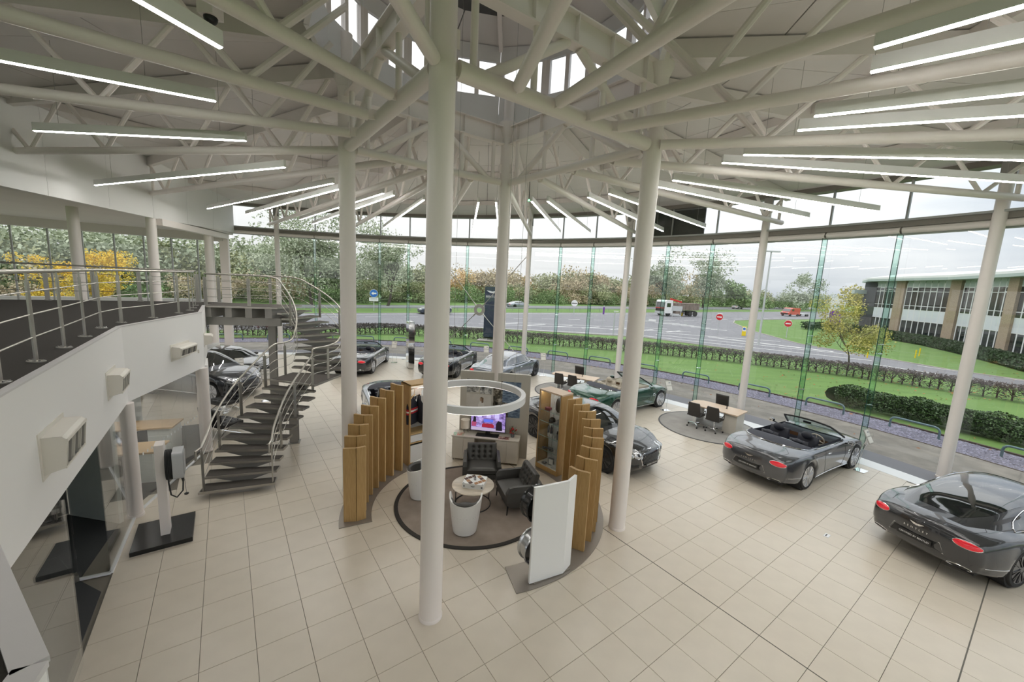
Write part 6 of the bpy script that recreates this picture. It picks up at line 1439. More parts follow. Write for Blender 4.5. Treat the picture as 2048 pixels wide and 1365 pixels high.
# roads
def gp(l, z=0): return [tuple(G(x, y).xy) for x, y in l]
near = [(-140, -10), (-60, 14), (-22.3, 32.2), (-8.6, 41.2), (-1.3, 42.1), (13.6, 41.0), (25.1, 31.0), (31.8, 24.2), (44, 9), (58, -12)]
isl = [(64, -12), (49, 9), (35.5, 27.1), (33.6, 30.0), (30.6, 42.2), (33, 55), (37.7, 68.2), (41.1, 74), (47, 79), (75, 96), (150, 140)]
farr = [(170, 190), (64, 112), (20, 79), (-6, 61.8), (-30.3, 44), (-80, 15), (-150, 2)]
ground('road_near', near + isl + farr, -.02, ASPH, .05)
ground('road_far', [(-160, 12), (-88, 24), (-35, 51), (-7, 72.5), (22, 92), (64, 122), (180, 210), (170, 222), (60, 132), (18, 101), (-8, 80), (-38, 57), (-92, 31), (-165, 20)], -.02, ASPH, .05)
kb = MB()
for P in (isl, farr[1:-1], near[1:-1]):
    for a, b in zip(P[:-1], P[1:]): kb.bar((a[0], a[1], -.01), (b[0], b[1], -.01), .16, .10)
struct(kb.build('kerb', KERB))
rm_ = thing('road_markings', loc=(0, 50, 0), kind='structure')
def stripe(a, b, w, n=1, gap=0.0):
    a, b = Vector((a[0], a[1], -.015)), Vector((b[0], b[1], -.015)); d = (b - a); L = d.length; d.normalize(); st = (L + gap) / n
    for k in range(n): p = a + d * st * k; MB().bar(p, p + d * (st - gap), w, .006).build('marking', LINE, rm_)
stripe((-30, 40.5), (-8, 53), .14, 6, 3); stripe((-8, 53), (18, 62), .14, 7, 2.4); stripe((20, 62), (60, 90), .14, 9, 2.6)
stripe((-23, 33.5), (-9, 42.6), .16); stripe((-9, 42.6), (12, 42.6), .16); stripe((-6, 60.4), (38, 88), .16); stripe((-6, 60.4), (-30, 43), .16)
stripe((-4, 46.2), (22, 49.0), .14); stripe((-4, 49.5), (20, 51.5), .14)
for k in range(7): x = -2 + 3.4 * k; stripe((x, 46.8 + .1 * k), (x + 2.6, 49.2 + .1 * k), .26)
stripe((13, 43.2), (30, 32.8), .16); stripe((16, 44.2), (31, 35.8), .16); stripe((17, 46.5), (29.5, 43.6), .16)
for k in range(4): stripe((22 + 1.9 * k, 44.6 - 1.6 * k), (24.6 + 1.9 * k, 42.0 - 1.6 * k), .30)
for k in range(7): stripe((21.5 + .9 * k, 60.5 - 1.1 * k), (25.5 + .55 * k, 60.9 - 1.25 * k), .26)
stripe((32.5, 31.5), (46, 11), .12, 6, 2.0); stripe((28.5, 31), (40.5, 13), .16)
gr = thing('guard_rail', 'long galvanised guard rail along the median of the dual carriageway', 'guard rail', (-6, 66, 0)); GALV = mat('galvanised', (.34, .35, .36), rough=.5, metal=.4)
gl_ = [(-80, 19.5), (-33, 47), (-7, 67), (20, 84), (62, 116)]
for z in (.55, .42):
    MB().tube([Vector((x, y, z)) for x, y in gl_], .06, 6).build('rail', GALV, gr)
pm = MB()
for a, b in zip(gl_[:-1], gl_[1:]):
    for k in range(12): pm.box((a[0] + (b[0] - a[0]) * k / 12, a[1] + (b[1] - a[1]) * k / 12, .28), (.08, .08, .6))
pm.build('rail_posts', GALV, gr, kind='stuff')
# bicycle hoops
HOOP = mat('hoop_blue_grey', (.13, .20, .22), rough=.45, metal=.3)
HL = ['nearest the corner', 'next after the corner one', 'before the clipped green bush', 'in line with the near open-top grey car', 'behind the near sales desk', 'beside the green car', 'behind the thick column by the white board', 'behind the far sales desk', 'by the coupe near the brace', 'seen past the column at the brace', 'in front of the dark totem sign', 'hidden behind the nearest column', 'beside the chrome totem', 'behind the far open-top grey car', 'seen between the stair treads', 'seen under the stair deck']
for k in range(-4, 12):
    a = 47.1 + 6.15 * k; p, q = cw(a, 27.45, -.03), cw(a - 2.95, 27.45, -.03); d = (q - p).normalized(); u = Vector((0, 0, 1)); H = .43
    pts = [p, p + u * (H - .16)] + [p + d * (.16 * (1 - math.cos(w))) + u * (H - .16 + .16 * math.sin(w)) for w in (.5, 1.0, PI / 2)] + [q - d * (.16 * (1 - math.cos(w))) + u * (H - .16 + .16 * math.sin(w)) for w in (PI / 2, 1.0, .5)] + [q + u * (H - .16), q]
    o = MB().tube(pts, .038, 10).build('bike_hoop', HOOP, smooth=True); tag(o, 'blue grey tubular hoop on the slate bed, ' + HL[k + 4], 'hoop', 'hoops around the slate bed')
# clipped twiggy hedge and leafy bush hedge
def scatter_quads(mb, pts, s0, s1, asp=.6, r=rnd, up=0.0):
    for p in pts:
        n = Vector((r.gauss(0, 1), r.gauss(0, 1), r.gauss(0, 1) + up)).normalized(); a = n.orthogonal().normalized(); a = Matrix.Rotation(r.uniform(0, 6.28), 3, n) @ a; b = n.cross(a); s = r.uniform(s0, s1)
        mb.add([p - a * s, p + b * s * asp, p + a * s, p - b * s * asp], [(0, 1, 2, 3)])
hp = [(-40, 20), (-24, 28.6), (-15.9, 30.9), (-11.7, 34.0), (-6, 34.4), (0, 33.2), (3.2, 32.7), (8, 31.6), (12.6, 30.2), (16.5, 28.6), (21, 26.2), (24.6, 23.3), (27.3, 20.6), (29, 18.7)]
HP = sm([Vector((x, y, -.02)) for x, y in hp], 6); cum = [0]
for a, b in zip(HP[:-1], HP[1:]): cum.append(cum[-1] + (b - a).length)
def along(s):
    i = max(k for k in range(len(cum)) if cum[k] <= s); i = min(i, len(HP) - 2); f = (s - cum[i]) / max(1e-6, cum[i + 1] - cum[i]); d = (HP[i + 1] - HP[i]).normalized(); return HP[i] + (HP[i + 1] - HP[i]) * f, Vector((-d.y, d.x, 0))
hg = thing('clipped_hedge', 'long clipped hedge of bare dark twigs between lawn and road', 'hedge', HP[len(HP) // 2])
TWIG = mat('twig_brown', (.115, .095, .09), rough=.9, var=.5, vscale=4); tm_ = MB(); tw = MB(); Lh = cum[-1]; r4 = random.Random(5); s = .2
while s < Lh - .2:
    p, n = along(s); p = p + n * r4.uniform(-.15, .15); hh = r4.uniform(.55, .75); j = n * r4.uniform(-.2, .2)
    tm_.tube([p, p + j * .4 + Vector((0, 0, hh * .5)), p + j + Vector((0, 0, hh))], [.045, .032, .018], 5)
    for q in range(4): tm_.tube([p + j * .4 + Vector((0, 0, hh * r4.uniform(.25, .6))), p + j + n * r4.uniform(-.35, .35) + Vector((0, 0, hh * r4.uniform(.75, 1.1))) + (n.cross(Vector((0, 0, 1)))) * r4.uniform(-.3, .3)], [.02, .008], 4, caps=False)
    s += r4.uniform(.30, .52)
tm_.build('stems', TWIG, hg, kind='stuff')
for k in range(34000):
    p, n = along(r4.uniform(0, Lh - .01)); t_ = r4.random(); z = .48 + .42 * t_ ** .7 if r4.random() < .8 else r4.uniform(.05, .5); c = p + n * r4.uniform(-.42, .42) + Vector((0, 0, z)); d = Vector((r4.gauss(0, 1), r4.gauss(0, 1), r4.gauss(.3, .8))).normalized() * r4.uniform(.07, .16); e = d.orthogonal().normalized() * r4.uniform(.012, .03)
    tw.add([c - d, c + e, c + d, c - e], [(0, 1, 2, 3)])
tw.build('twigs', TWIG, hg, kind='stuff')
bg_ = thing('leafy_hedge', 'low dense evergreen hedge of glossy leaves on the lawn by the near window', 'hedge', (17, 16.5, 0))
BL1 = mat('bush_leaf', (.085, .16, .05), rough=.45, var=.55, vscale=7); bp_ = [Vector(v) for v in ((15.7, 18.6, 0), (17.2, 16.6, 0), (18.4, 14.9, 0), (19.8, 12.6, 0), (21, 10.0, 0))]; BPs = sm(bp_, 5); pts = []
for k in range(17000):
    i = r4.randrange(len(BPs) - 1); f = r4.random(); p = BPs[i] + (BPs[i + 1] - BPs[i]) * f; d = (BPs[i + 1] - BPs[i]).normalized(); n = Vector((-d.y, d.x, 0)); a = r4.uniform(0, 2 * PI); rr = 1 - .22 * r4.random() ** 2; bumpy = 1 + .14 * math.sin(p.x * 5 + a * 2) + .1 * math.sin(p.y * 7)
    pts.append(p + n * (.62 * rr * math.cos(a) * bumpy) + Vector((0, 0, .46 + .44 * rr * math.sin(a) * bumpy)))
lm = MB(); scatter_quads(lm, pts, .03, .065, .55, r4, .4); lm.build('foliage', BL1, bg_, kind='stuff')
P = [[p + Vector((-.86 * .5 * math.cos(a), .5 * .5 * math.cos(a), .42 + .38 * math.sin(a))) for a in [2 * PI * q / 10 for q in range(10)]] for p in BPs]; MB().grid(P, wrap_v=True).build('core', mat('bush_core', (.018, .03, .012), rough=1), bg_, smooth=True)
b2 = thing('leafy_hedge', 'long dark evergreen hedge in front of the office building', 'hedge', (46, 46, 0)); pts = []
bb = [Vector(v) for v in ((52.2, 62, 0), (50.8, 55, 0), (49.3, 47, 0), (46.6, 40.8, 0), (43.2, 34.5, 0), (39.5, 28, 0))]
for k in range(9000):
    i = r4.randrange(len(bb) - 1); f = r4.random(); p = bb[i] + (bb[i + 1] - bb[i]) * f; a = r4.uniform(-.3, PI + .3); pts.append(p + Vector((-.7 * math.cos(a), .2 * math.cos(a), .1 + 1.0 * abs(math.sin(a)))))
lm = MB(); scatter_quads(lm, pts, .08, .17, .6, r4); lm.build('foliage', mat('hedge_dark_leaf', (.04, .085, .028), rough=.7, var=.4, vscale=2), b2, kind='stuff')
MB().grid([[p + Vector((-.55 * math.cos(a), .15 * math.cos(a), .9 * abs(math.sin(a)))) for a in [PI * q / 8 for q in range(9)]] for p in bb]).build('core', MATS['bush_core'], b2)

# ------------------------------------------------------------------ trees
BARK = mat('bark', (.085, .07, .055), rough=.9, var=.3, vscale=3)
def leafm(name, c, c2): return mat(name, c, rough=.75, var=.3, vscale=.45, col2=c2)
LEAF = {'willow': leafm('willow_leaf', (.46, .50, .36), (.30, .35, .23)), 'olive': leafm('olive_leaf', (.40, .42, .24), (.27, .29, .16)), 'tan': leafm('tan_leaf', (.56, .47, .31), (.40, .34, .22)), 'orange': leafm('orange_crown', (.68, .47, .22), (.52, .40, .20)), 'yellow': leafm('yellow_crown', (.85, .55, .04), (.60, .50, .07)), 'limegold': leafm('green_gold_crown', (.52, .44, .10), (.32, .34, .10)), 'green': leafm('green_crown', (.23, .33, .14), (.15, .22, .09)), 'grey': leafm('grey_green_crown', (.46, .50, .40), (.33, .38, .28))}
def tree(name, lab, x, y, h, w, leaf, n, ls, seed, clear=.25, airy=False, group=None, blobs=12, trunk=.02):
    r = random.Random(seed); t = thing(name, lab, 'tree', (x, y, 0), 0, group); tk = MB(); fo = MB(); tips = []
    tr = h * trunk
    def limb(p, d, L, rad0, depth):
        q = [p]; dd = d.copy()
        for k in range(3): dd = (dd + Vector((r.uniform(-.25, .25), r.uniform(-.25, .25), r.uniform(-.05, .18)))).normalized(); q.append(q[-1] + dd * L / 3)
        tk.tube(q, [rad0, rad0 * .8, rad0 * .62, rad0 * .45], 6 if depth < 2 else 4, caps=False)
        if depth >= 3: tips.append(q[-1]); return
        for k in range(3 if depth else 5):
            a = r.uniform(0, 6.28); sp = r.uniform(.45, .95); side = Vector((math.cos(a), math.sin(a), 0)); limb(q[-1 if k else 2], (dd + side * sp).normalized(), L * r.uniform(.6, .8), rad0 * .5, depth + 1)
    limb(Vector((0, 0, -.1)), Vector((0, 0, 1)), h * (clear + .12), tr, 0)
    tk.build('trunk', BARK, t, local=True, smooth=True)
    cl = [(Vector((r.gauss(0, .26) * w, r.gauss(0, .26) * w, h * (clear + (1 - clear) * r.uniform(.15, .9)))), w * r.uniform(.16, .28)) for _ in range(blobs)]
    zt = max(c.z + s_ * .8 for c, s_ in cl); sc = h / zt
    cl = [(Vector((c.x, c.y, c.z * sc)), s_) for c, s_ in cl]
    pts = []
    for k in range(n):
        c, s_ = cl[r.randrange(len(cl))] if not (airy and r.random() < .5 and tips) else (tips[r.randrange(len(tips))], w * .10)
        v = Vector((r.gauss(0, 1), r.gauss(0, 1), r.gauss(0, .8))).normalized() * (s_ * r.uniform(.3, 1.0) ** .6); p = c + v
        if p.z > h * .06: pts.append(p)
    scatter_quads(fo, pts, ls * .6, ls, .55, r); fo.build('foliage', leaf, t, local=True, kind='stuff')
    return t
tree('willow_tree', 'largest pale grey-green willow, its canopy filling the panes behind the stair rail', -31.5, 62, 17.0, 13, LEAF['willow'], 12000, .24, 1, .12, True, blobs=22, trunk=.016)
tree('willow_tree', 'tall willow with a forked trunk beyond the road, between stair column and nearest column', -21.3, 67.4, 14.3, 10, LEAF['willow'], 8000, .22, 2, .16, True, blobs=18, trunk=.018)
tree('willow_tree', 'pale airy willow partly behind the thick column by the green car', 44, 116, 17.5, 11, LEAF['grey'], 5000, .36, 3, .15, True, blobs=16, trunk=.016)
tree('willow_tree', 'full pale willow standing above the tipper truck', 60.2, 127.7, 18.0, 14, LEAF['grey'], 6500, .38, 4, .12, True, blobs=18, trunk=.016)
tree('round_tree', 'dense dark green round tree between the white car and the column', 76.5, 135, 9.6, 11, LEAF['green'], 3000, .5, 5, .02)
tree('willow_tree', 'pale round-topped tree above the red van', 104, 146, 13.5, 12, LEAF['grey'], 3600, .42, 6, .05, True)
tree('maple_tree', 'gold and green young tree growing through the twiggy hedge', 24.0, 28.0, 5.3, 3.6, LEAF['limegold'], 6500, .085, 7, .22, blobs=16, trunk=.012)
tree('maple_tree', 'bigger of two yellow trees outside the gallery windows', -36.6, 35.4, 6.0, 4.4, LEAF['yellow'], 6000, .12, 8, .08, blobs=16, trunk=.012)
tree('maple_tree', 'smaller sparse yellow tree outside the gallery windows, with bare twigs on top', -41.5, 35.5, 5.4, 3.0, LEAF['yellow'], 2400, .12, 9, .05, True, blobs=10, trunk=.012)
tree('gold_tree', 'yellow green tree standing at the corner of the office building', 60, 70, 7.2, 8, LEAF['limegold'], 4000, .22, 10, .05, blobs=14)
K = [('olive', 6.8, 10), ('tan', 7.6, 10), ('green', 5.2, 10), ('orange', 7.4, 8), ('willow', 8.0, 10)]; TLB = {'olive': 'olive green thicket tree in the far belt across the road', 'tan': 'tan brown thicket tree in the far belt across the road', 'green': 'dark green bushy thicket in the far belt across the road', 'orange': 'orange autumn tree in the far belt across the road', 'willow': 'grey green thicket tree in the far belt across the road'}
BP = {}
r5 = random.Random(21)
def belt(kind, x, y, sc):
    nm = 'thicket_tree'
    if kind not in BP:
        h, w = [(a, b) for k_, a, b in K if k_ == kind][0]; BP[kind] = tree(nm, TLB[kind], 0, 0, h, w, LEAF[kind], 2600, .34, 30 + len(BP), .0, blobs=12, group=TLB[kind].replace('tree in', 'trees of')); o = BP[kind]; o.location = (x, y, 0); o.rotation_euler = (0, 0, r5.uniform(0, 6)); o.scale = (sc,) * 3
    else: dup(BP[kind], (x, y, -.1), r5.uniform(0, 6.28), TLB[kind], None, sc)
for k in range(15):      # centre and east belt
    f = k / 14; x = -14 + 62 * f; y = 92 + 38 * f + r5.uniform(-2, 2); belt(r5.choice(['olive', 'tan', 'orange', 'tan', 'olive', 'orange']), x, y + 8, r5.uniform(.85, 1.15) * (1 + .3 * f)); belt(r5.choice(['green', 'olive', 'tan']), x + 2, y, r5.uniform(.55, .75) * (1 + .35 * f))
for k in range(12): f = k / 11; belt(r5.choice(['tan', 'olive', 'green', 'willow']), 62 + 62 * f, 148 + 16 * f, r5.uniform(.8, 1.1))
for k in range(17):      # west belt, nearer
    f = k / 16; x = -72 + 56 * f; y = 38 + 46 * f + r5.uniform(-2, 2); belt(r5.choice(['willow', 'green', 'olive', 'willow']), x - 4, y + 7, r5.uniform(1.05, 1.3)); belt(r5.choice(['green', 'olive', 'tan']), x, y, r5.uniform(.5, .7))
for k in range(7): belt('willow', -84 + 5.5 * k, 40 + 5.0 * k + 14, 1.35)

# ------------------------------------------------------------------ office building
OB = thing('office_building', 'two storey white banded office building with dark glazing and brick piers', 'building', (50, 46, 0))
DARKW = mat('dark_window', (.018, .024, .026), rough=.06, spec=.8); BANDW = mat('white_cladding', (.62, .66, .72), rough=.35); FRW = mat('white_frame', (.68, .70, .72), rough=.4); BRICK = mat('buff_brick', (.42, .33, .24), rough=.9, var=.4, vscale=8, stretch=(1, 1, 4)); SOFG = mat('soffit_green_grey', (.38, .46, .44), rough=.5); ROOFW = mat('white_roof', (.78, .80, .81), rough=.4)
segs = [((57.5, 65.0), (54.0, 60.2), 4), ((54.0, 60.2), (53.0, 56.0), 5), ((52.6, 54.2), (51.7, 47.9), 7), ((51.1, 46.0), (47.5, 38.6), 8), ((47.0, 37.7), (42.6, 29.6), 8), ((42.1, 28.8), (36.5, 19), 9)]
for (a, b, n) in segs:
    a, b = Vector((a[0], a[1], 0)), Vector((b[0], b[1], 0)); d = (b - a) / n
    for k in range(n):
        p, q = a + d * (k + .03), a + d * (k + .97)
        for nm, z0, z1, m in (('pane', .35, 2.55, DARKW), ('spandrel_panel', 2.62, 3.95, BANDW), ('pane', 4.0, 4.5, DARKW), ('pane', 4.57, 6.35, DARKW), ('pane', 6.42, 6.92, DARKW), ('soffit_panel', 6.97, 7.75, SOFG)):
            MB().bar(p + Vector((0, 0, (z0 + z1) / 2)), q + Vector((0, 0, (z0 + z1) / 2)), .08 if m is DARKW else .14, z1 - z0).build(nm, m, OB)
        if k % 3 == 1: MB().bar(p + Vector((-.06, 0, 6.67)), q + Vector((-.06, 0, 6.67)), .04, .5).build('opening_vent', FRW, OB); MB().bar(p + d * .07 + Vector((-.09, 0, 6.67)), q - d * .07 + Vector((-.09, 0, 6.67)), .04, .36).build('vent_pane', DARKW, OB)
    for k in range(n + 1): p = a + d * k; MB().box((p.x, p.y, 3.9), (.16, .10, 7.1)).build('mullion', FRW, OB)
    for z in (.31, 2.58, 3.98, 4.53, 6.38, 6.95): MB().bar(a + Vector((0, 0, z)), b + Vector((0, 0, z)), .16, .07).build('transom', FRW, OB)
for x, y, rz in ((52.8, 55.1, 80), (51.4, 46.95, 75), (47.25, 38.15, 62), (42.35, 29.2, 62)): MB().box((x - .05, y, 3.9), (1.55, .5, 7.8), rad(rz)).build('brick_pier', BRICK, OB)
fr = [Vector(p + (0,)) for p in ((62, 66.5), (57.2, 66.8), (53.0, 61.0), (51.6, 55.2), (50.0, 47.0), (46.2, 38.6), (41.3, 29.6), (34, 17))]
back = [Vector((p.x + 22, p.y - 4, 0)) for p in fr[::-1]]
MB().prism([tuple(p.xy) for p in fr + back], 7.75, 8.05).build('eaves', SOFG, OB); MB().prism([tuple(p.xy) for p in fr + back], 8.05, 8.3).build('roof_edge', ROOFW, OB)
rr_ = MB(); rr_.grid([[p + Vector((0, 0, 8.3)) for p in fr], [p + Vector((4, -.8, 9.0)) for p in fr], [p + Vector((11, -2, 9.7)) for p in fr]]); rr_.build('roof', ROOFW, OB, smooth=True)
MB().prism([(54.5, 63), (53.2, 55), (52, 46.8), (48, 38.4), (42.8, 29), (37, 18), (60, 12), (72, 60)], 0, 7.7).build('inner_block', mat('dark_interior', (.05, .055, .06), rough=.9), OB)
MB().prism([(52.6, 62.5), (55.5, 66.5), (60, 66.5), (60, 62)], 5.9, 6.5).build('canopy', SOFG, OB)

# ------------------------------------------------------------------ signs, posts, vehicles on the road
def upright(p): return Matrix.Translation(p)
def facing(p, z=0.0):
    """matrix at p whose local -y looks towards the hall"""
    d = Vector((-.5, 8, 0)) - Vector((p[0], p[1], 0)); a = math.atan2(d.y, d.x) + PI / 2; return a
POLE = mat('sign_pole', (.50, .52, .53), rough=.5, metal=.3); SRED = mat('sign_red', (.55, .01, .02), rough=.4); SBLUE = mat('sign_blue', (.01, .14, .50), rough=.4); SWHT = mat('sign_white', (.80, .80, .80), rough=.4); SYEL = mat('sign_yellow', (.80, .60, .02), rough=.4); SBACK = mat('sign_back', (.45, .47, .48), rough=.5)
def disc(t, nm, r, z, m, y=0.0, x=0.0): MB().lathe([(0, 0), (r, 0), (r, .02), (0, .02)], 28, M=Matrix.Translation((x, y, z)) @ Matrix.Rotation(rad(90), 4, 'X')).build(nm, m, t, local=True)
for p, h, lab in (((25.0, 48.4), 2.05, 'round red no entry sign on a post in the hatched traffic island'), ((32.5, 47.1), 1.75, 'round red no entry sign on the curved green island')):
    t = thing('road_sign', lab, 'road sign', (p[0], p[1], 0), facing(p)); MB().tube([(0, .04, 0), (0, .04, h + .4)], .045, 8).build('pole', POLE, t, local=True); MB().box((0, .02, h + .42), (.55, .02, .05)).build('lamp_arm', SWHT, t, local=True)
    disc(t, 'sign_rim', .40, h, SWHT, .0); disc(t, 'sign_face', .375, h, SRED, -.012); MB().box((0, -.04, h), (.52, .006, .13)).build('bar', SWHT, t, local=True)
p = (-19.8, 56.4); t = thing('road_sign', 'round blue arrow sign with a white plate below, on the verge across the road', 'road sign', (p[0], p[1], 0), facing(p))
MB().tube([(0, .05, 0), (0, .05, 2.9)], .05, 8).build('pole', POLE, t, local=True); disc(t, 'sign_rim', .56, 2.45, SWHT); disc(t, 'sign_face', .53, 2.45, SBLUE, -.012); MB().prism([(-.34, 0), (-.06, .24), (-.06, .09), (.34, .09), (.34, -.09), (-.06, -.09), (-.06, -.24)], 0, .006, M=Matrix.Translation((0, -.04, 2.45)) @ Matrix.Rotation(rad(90), 4, 'X')).build('arrow', SWHT, t, local=True)
MB().box((0, 0, 1.62), (1.25, .02, .50)).build('plate', SWHT, t, local=True)
for z in (1.72, 1.54): MB().box((0, -.013, z), (.9, .004, .07)).build('plate_text', SBACK, t, local=True, kind='stuff')
p = tuple(at_y(1148, 622, 70).xy); t = thing('road_sign', 'white speed disc with a dark diagonal stripe beyond the median', 'road sign', (p[0], p[1], 0), facing(p)); MB().tube([(0, .05, 0), (0, .05, 1.9)], .05, 8).build('pole', POLE, t, local=True); disc(t, 'sign_face', .55, 1.9, SWHT); MB().box((0, -.03, 1.9), (.9, .006, .14), M=None).build('stripe', BLACK, t, local=True).rotation_euler = (0, 0, 0)
for (x, y), h, lab in (((1363, 632), .95, 'yellow and white bollard beside the tipper truck'), ((1487, 672), .85, 'yellow and white bollard at the tip of the striped island')):
    p = G(x, y); t = thing('traffic_bollard', lab, 'bollard', p, facing(p)); MB().box((0, 0, h * .65), (.42, .16, h * 1.3)).build('body', SYEL, t, local=True); MB().box((0, -.085, h * .95), (.34, .01, h * .55)).build('panel', SWHT, t, local=True); disc(t, 'disc', .14, h * .98, SBLUE, -.09)
p = G(1205, 652); t = thing('sign_post', 'purple banner sign on a slim post by the near carriageway', 'sign', p, facing(p)); MB().tube([(0, .05, 0), (0, .05, 2.6)], .05, 8).build('pole', POLE, t, local=True); MB().box((0, 0, 1.95), (.22, .03, .9)).build('banner', mat('sign_purple', (.14, .03, .30), rough=.5), t, local=True)
p = G(1226, 670); t = thing('sign_post', 'slim white sign post with a narrow head seen edge-on on the verge', 'sign', p, facing(p)); MB().tube([(0, .05, 0), (0, .05, 2.5)], .06, 8).build('pole', POLE, t, local=True); MB().box((.12, 0, 2.5), (.5, .04, .08)).build('head', SWHT, t, local=True)
p = G(1352, 637); t = thing('sign_board', 'two-legged grey sign board seen from behind, in front of the truck', 'sign', p, facing(p))
for x in (-.7, .7): MB().tube([(x, .05, 0), (x, .05, 2.2)], .06, 8).build('pole', POLE, t, local=True)
MB().box((0, 0, 1.75), (1.8, .04, .9)).build('board', SBACK, t, local=True); MB().box((0, .03, .55), (1.5, .04, .3)).build('lower_board', SBACK, t, local=True)
p = G(1304, 648); t = thing('sign_board', 'low white name board on two short legs by the road', 'sign', p, facing(p)); MB().box((0, 0, .5), (1.0, .04, .3)).build('board', SWHT, t, local=True)
for x in (-.35, .35): MB().tube([(x, .03, 0), (x, .03, .45)], .03, 6).build('leg', POLE, t, local=True)
t = thing('lamp_post', 'tall slim street lamp post beyond the twiggy hedge', 'street lamp', (24.6, 39.5, 0)); MB().tube([(24.6, 39.5, 0), (24.6, 39.5, 9.1)], [.11, .06], 10).build('pole', POLE, t, smooth=True); MB().box((24.6, 39.5, 9.15), (1.6, .3, .10)).build('lamp_head', POLE, t)
# dark totem of the dealership
p = Vector((-1.75, 33.2, 0)); t = thing('totem_sign', 'dark blue totem sign with white wings emblem on the lawn', 'sign', p, rad(-8)); NAVT = mat('totem_navy', (.022, .035, .070), rough=.3, coat=.5)
for z0, z1 in ((.32, 3.0), (3.02, 4.5)): MB().box((0, 0, (z0 + z1) / 2), (1.32, .42, z1 - z0)).build('panel', NAVT, t, local=True)
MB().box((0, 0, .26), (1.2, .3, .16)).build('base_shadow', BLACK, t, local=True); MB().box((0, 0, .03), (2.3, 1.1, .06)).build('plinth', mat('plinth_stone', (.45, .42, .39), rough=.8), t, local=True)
for x in (-.4, .4): MB().box((x, 0, .14), (.12, .2, .2)).build('foot', SWHT, t, local=True)
wings(MB(), frame((-.04, -.215, 4.05), (1, 0, 0), (0, 0, 1)), .95).build('emblem', SWHT, t, local=True); put_text(MB(), 'BENTLEY', .26, frame((-.04, -.214, 3.68), (1, 0, 0), (0, 0, 1)), .004).build('lettering', SWHT, t, local=True)
p = Vector((53.9, 67.1, 0)); t = thing('totem_sign', 'white and purple totem sign of the office park with a curved top', 'sign', p, facing(p)); Rm = Matrix.Rotation(rad(90), 4, 'X')
MB().prism([(-1.0, 0), (1.0, 0), (1.15, 4.4), (.5, 4.95), (-.85, 5.05)], -.15, .15, M=Rm).build('slab', SWHT, t, local=True); MB().prism([(-.78, .3), (.82, .3), (.9, 2.7), (.2, 2.95), (-.72, 2.9)], .15, .17, M=Rm).build('purple_panel', mat('totem_purple', (.20, .06, .42), rough=.4), t, local=True); MB().prism([(-.5, 3.55), (.5, 3.65), (.4, 3.8), (-.4, 3.7)], .15, .165, M=Rm).build('logo_swash', mat('logo_teal', (.25, .45, .55)), t, local=True)
hb_ = MB(); pts = []
for k in range(2600): a = r4.uniform(0, 2 * PI); b = r4.uniform(0, PI); pts.append(Vector((53 + 7 * math.cos(a), 62 + 3.5 * math.sin(a), .1 + .9 * math.sin(b))) + Vector((r4.gauss(0, .3), r4.gauss(0, .3), 0)))
bt = thing('leafy_hedge', 'low curved dark hedge around the purple totem', 'hedge', (53, 62, 0)); scatter_quads(hb_, pts, .12, .22, .6, r4); hb_.build('foliage', MATS['hedge_dark_leaf'], bt, kind='stuff')
for k, (x, y) in enumerate(((1830, 716), (1838, 712), (1734, 716))): p = G(x, y); o = MB().box((p.x, p.y, .35), (.07, .07, .75)).build('marker_post', SYEL); tag(o, 'small yellow marker post on the grass by the office, ' + ('nearest', 'middle', 'beside the young tree')[k], 'post', 'yellow marker posts')
for lab, nm, x, y, ang, col in (('dark car driving on the near carriageway before the willow', 'passing_car', -11.3, 56.5, 212, 'blue'), ('grey car driving on the far carriageway beside the dark totem', 'passing_car', .9, 79.5, 33, 'pale'), ('small white car far along the carriageway', 'passing_car', 75, 134.5, 38, 'white')):
    place_car('coupe', lab, nm, x, y, ang, col)['group'] = 'cars on the road'
def wheelset(t, xs, ys, r):
    for x in xs:
        for y in ys: MB().lathe([(0, -.14), (r * .55, -.14), (r * .6, -.13), (r, -.12), (r, .12), (0, .12)], 18, c=(x, y, r), M=Matrix.Rotation(rad(90 if y < 0 else -90), 4, 'X')).build('wheel', TYRE, t, local=True)
def side_prism(t, nm, prof, w, m, y0=0.0): return MB().prism(prof, -w / 2, w / 2, M=Matrix.Translation((0, y0, 0)) @ Matrix.Rotation(rad(90), 4, 'X')).build(nm, m, t, local=True)
t = thing('tipper_truck', 'white and red tipper truck with a red crane arm on the near carriageway', 'truck', (32.6, 79.5, 0), rad(205)); MUD = mat('muddy_steel', (.24, .19, .16), rough=.8, var=.3, vscale=2)
side_prism(t, 'cab', [(2.6, .55), (4.6, .55), (4.72, 1.4), (4.55, 2.9), (4.3, 3.05), (2.7, 3.05)], 2.4, SWHT); side_prism(t, 'windscreen', [(4.68, 1.65), (4.74, 1.66), (4.62, 2.65), (4.54, 2.65)], 2.2, CARGL); MB().box((4.70, 0, 1.2), (.12, 2.2, .5)).build('grille', BLACK, t, local=True); MB().box((4.69, 0, 1.55), (.12, 2.3, .16)).build('red_band', SRED, t, local=True); MB().box((4.62, 0, .62), (.3, 2.4, .4)).build('bumper', SBACK, t, local=True)
for s in (-1, 1): MB().box((3.7, s * 1.205, 2.15), (1.0, .02, .75)).build('side_window', CARGL, t, local=True)
side_prism(t, 'tipper_body', [(-4.4, 1.25), (1.9, 1.25), (1.9, 2.55), (-4.6, 2.6)], 2.45, MUD); MB().box((-.8, 0, .95), (7.2, .9, .3)).build('chassis', BLACK, t, local=True); MB().box((.9, 0, .75), (1.4, 2.2, .5)).build('tank', MUD, t, local=True)
for k in range(6): MB().box((-4.0 + 1.1 * k, 0, 1.9), (.09, 2.52, 1.25)).build('body_rib', MUD, t, local=True)
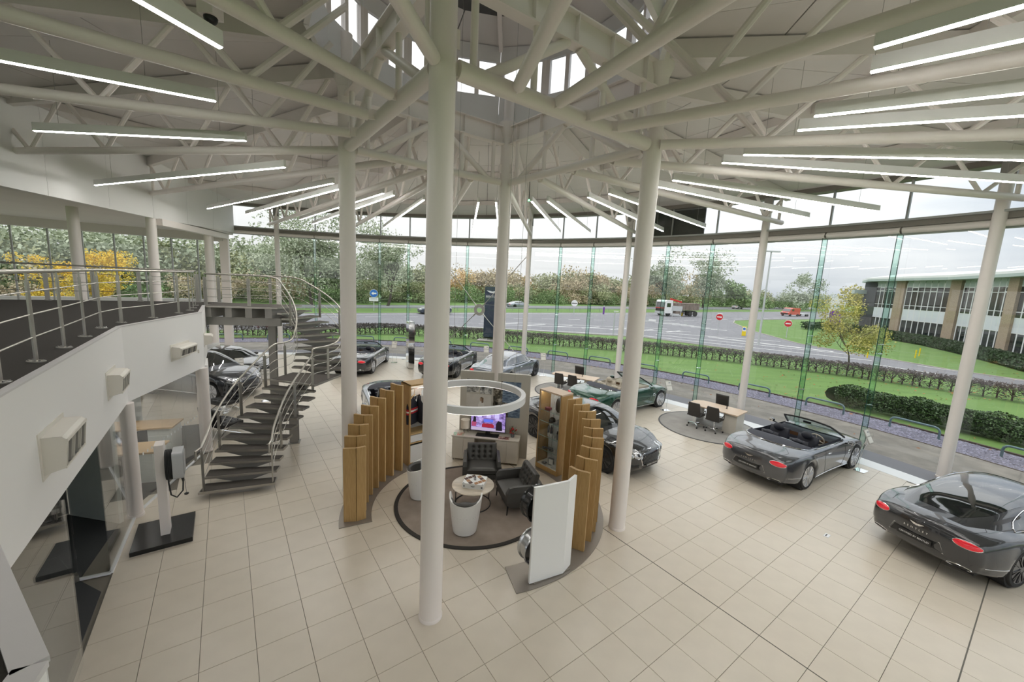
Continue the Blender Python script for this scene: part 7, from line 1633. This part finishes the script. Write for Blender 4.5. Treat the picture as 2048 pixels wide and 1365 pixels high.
mb = MB(); mb.bar((2.25, .2, 1.3), (2.25, .2, 3.1), .35, .35); mb.bar((2.2, .2, 3.2), (-.6, .2, 2.75), .25, .3); mb.bar((2.4, .2, 3.35), (.4, .2, 3.0), .18, .2); mb.build('crane_arm', SRED, t, local=True); wheelset(t, (3.6, -2.3, -3.7), (-1.05, 1.05), .52)
t = thing('panel_van', 'white panel van on the far carriageway behind the truck', 'van', (46.5, 128, 0), rad(35)); side_prism(t, 'van_body', [(-2.8, .4), (2.8, .4), (2.9, .9), (2.3, 1.15), (1.6, 2.0), (1.1, 2.3), (-2.8, 2.35)], 2.0, SWHT); side_prism(t, 'windscreen', [(2.26, 1.2), (2.32, 1.2), (1.66, 2.02), (1.58, 2.02)], 1.8, CARGL); wheelset(t, (1.9, -1.8), (-.9, .9), .36)
for x in (-.8, .8): MB().box((-2.81, x * .5, 1.75), (.02, .6, .5)).build('rear_window', CARGL, t, local=True)
t = thing('panel_van', 'red van towing a flat trailer on the near carriageway', 'van', (70.5, 102, 0), rad(207)); REDV = mat('van_red', (.55, .05, .03), rough=.35, coat=.6); side_prism(t, 'van_body', [(-2.5, .4), (2.4, .4), (2.5, .95), (1.95, 1.15), (1.2, 1.9), (.8, 2.1), (-2.4, 2.1), (-2.5, 1.6)], 1.95, REDV); side_prism(t, 'windscreen', [(1.92, 1.2), (1.99, 1.2), (1.28, 1.92), (1.18, 1.92)], 1.75, CARGL); wheelset(t, (1.6, -1.6), (-.88, .88), .34)
for s in (-1, 1): MB().box((.7, s * .98, 1.55), (.9, .02, .5)).build('side_window', CARGL, t, local=True); MB().box((2.47, s * .6, .85), (.06, .35, .2)).build('headlight', LENS, t, local=True)
MB().box((2.49, 0, .6), (.05, 1.6, .25)).build('grille', BLACK, t, local=True)
q = WM[t.name] @ Vector((-5.2, 0, 0)); t = thing('flat_trailer', 'low flat trailer behind the red van', 'trailer', q, rad(207)); MB().box((0, 0, .62), (3.4, 1.8, .12)).build('bed', SBACK, t, local=True); MB().tube([(1.7, 0, .55), (2.5, 0, .5)], .05, 6).build('drawbar', BLACK, t, local=True); wheelset(t, (-.3, -1.0), (-.85, .85), .28)
# ceiling camera and green spot lamp in the hall
p = at_y(425, 105, 5.6); t = thing('ceiling_camera', 'small white box camera with black dome under the roof, above the gallery lamps', 'camera', (p.x, p.y, 8.2)); MB().box((p.x, p.y, 8.62), (.05, .05, .9)).build('bracket', WHITE, t); MB().box((p.x, p.y, 8.16), (.2, .2, .16)).build('housing', WHITE, t); MB().ball((p.x, p.y, 8.07), .08, 12, 8).build('dome', BLACK, t, smooth=True)
p = at_y(1058, 401, 14.0); t = thing('spot_lamp', 'tiny green light on a black spot under the far roof truss', 'lamp', p); MB().tube([p + Vector((0, .12, .05)), p + Vector((0, .12, .9))], .012, 6).build('stem', BLACK, t); MB().tube([p, p + Vector((0, .2, .04))], .045, 10).build('housing', BLACK, t); MB().ball(p + Vector((0, -.01, 0)), .03, 10, 6).build('led', mat('green_led', (.10, 1, .25), emit=12), t)
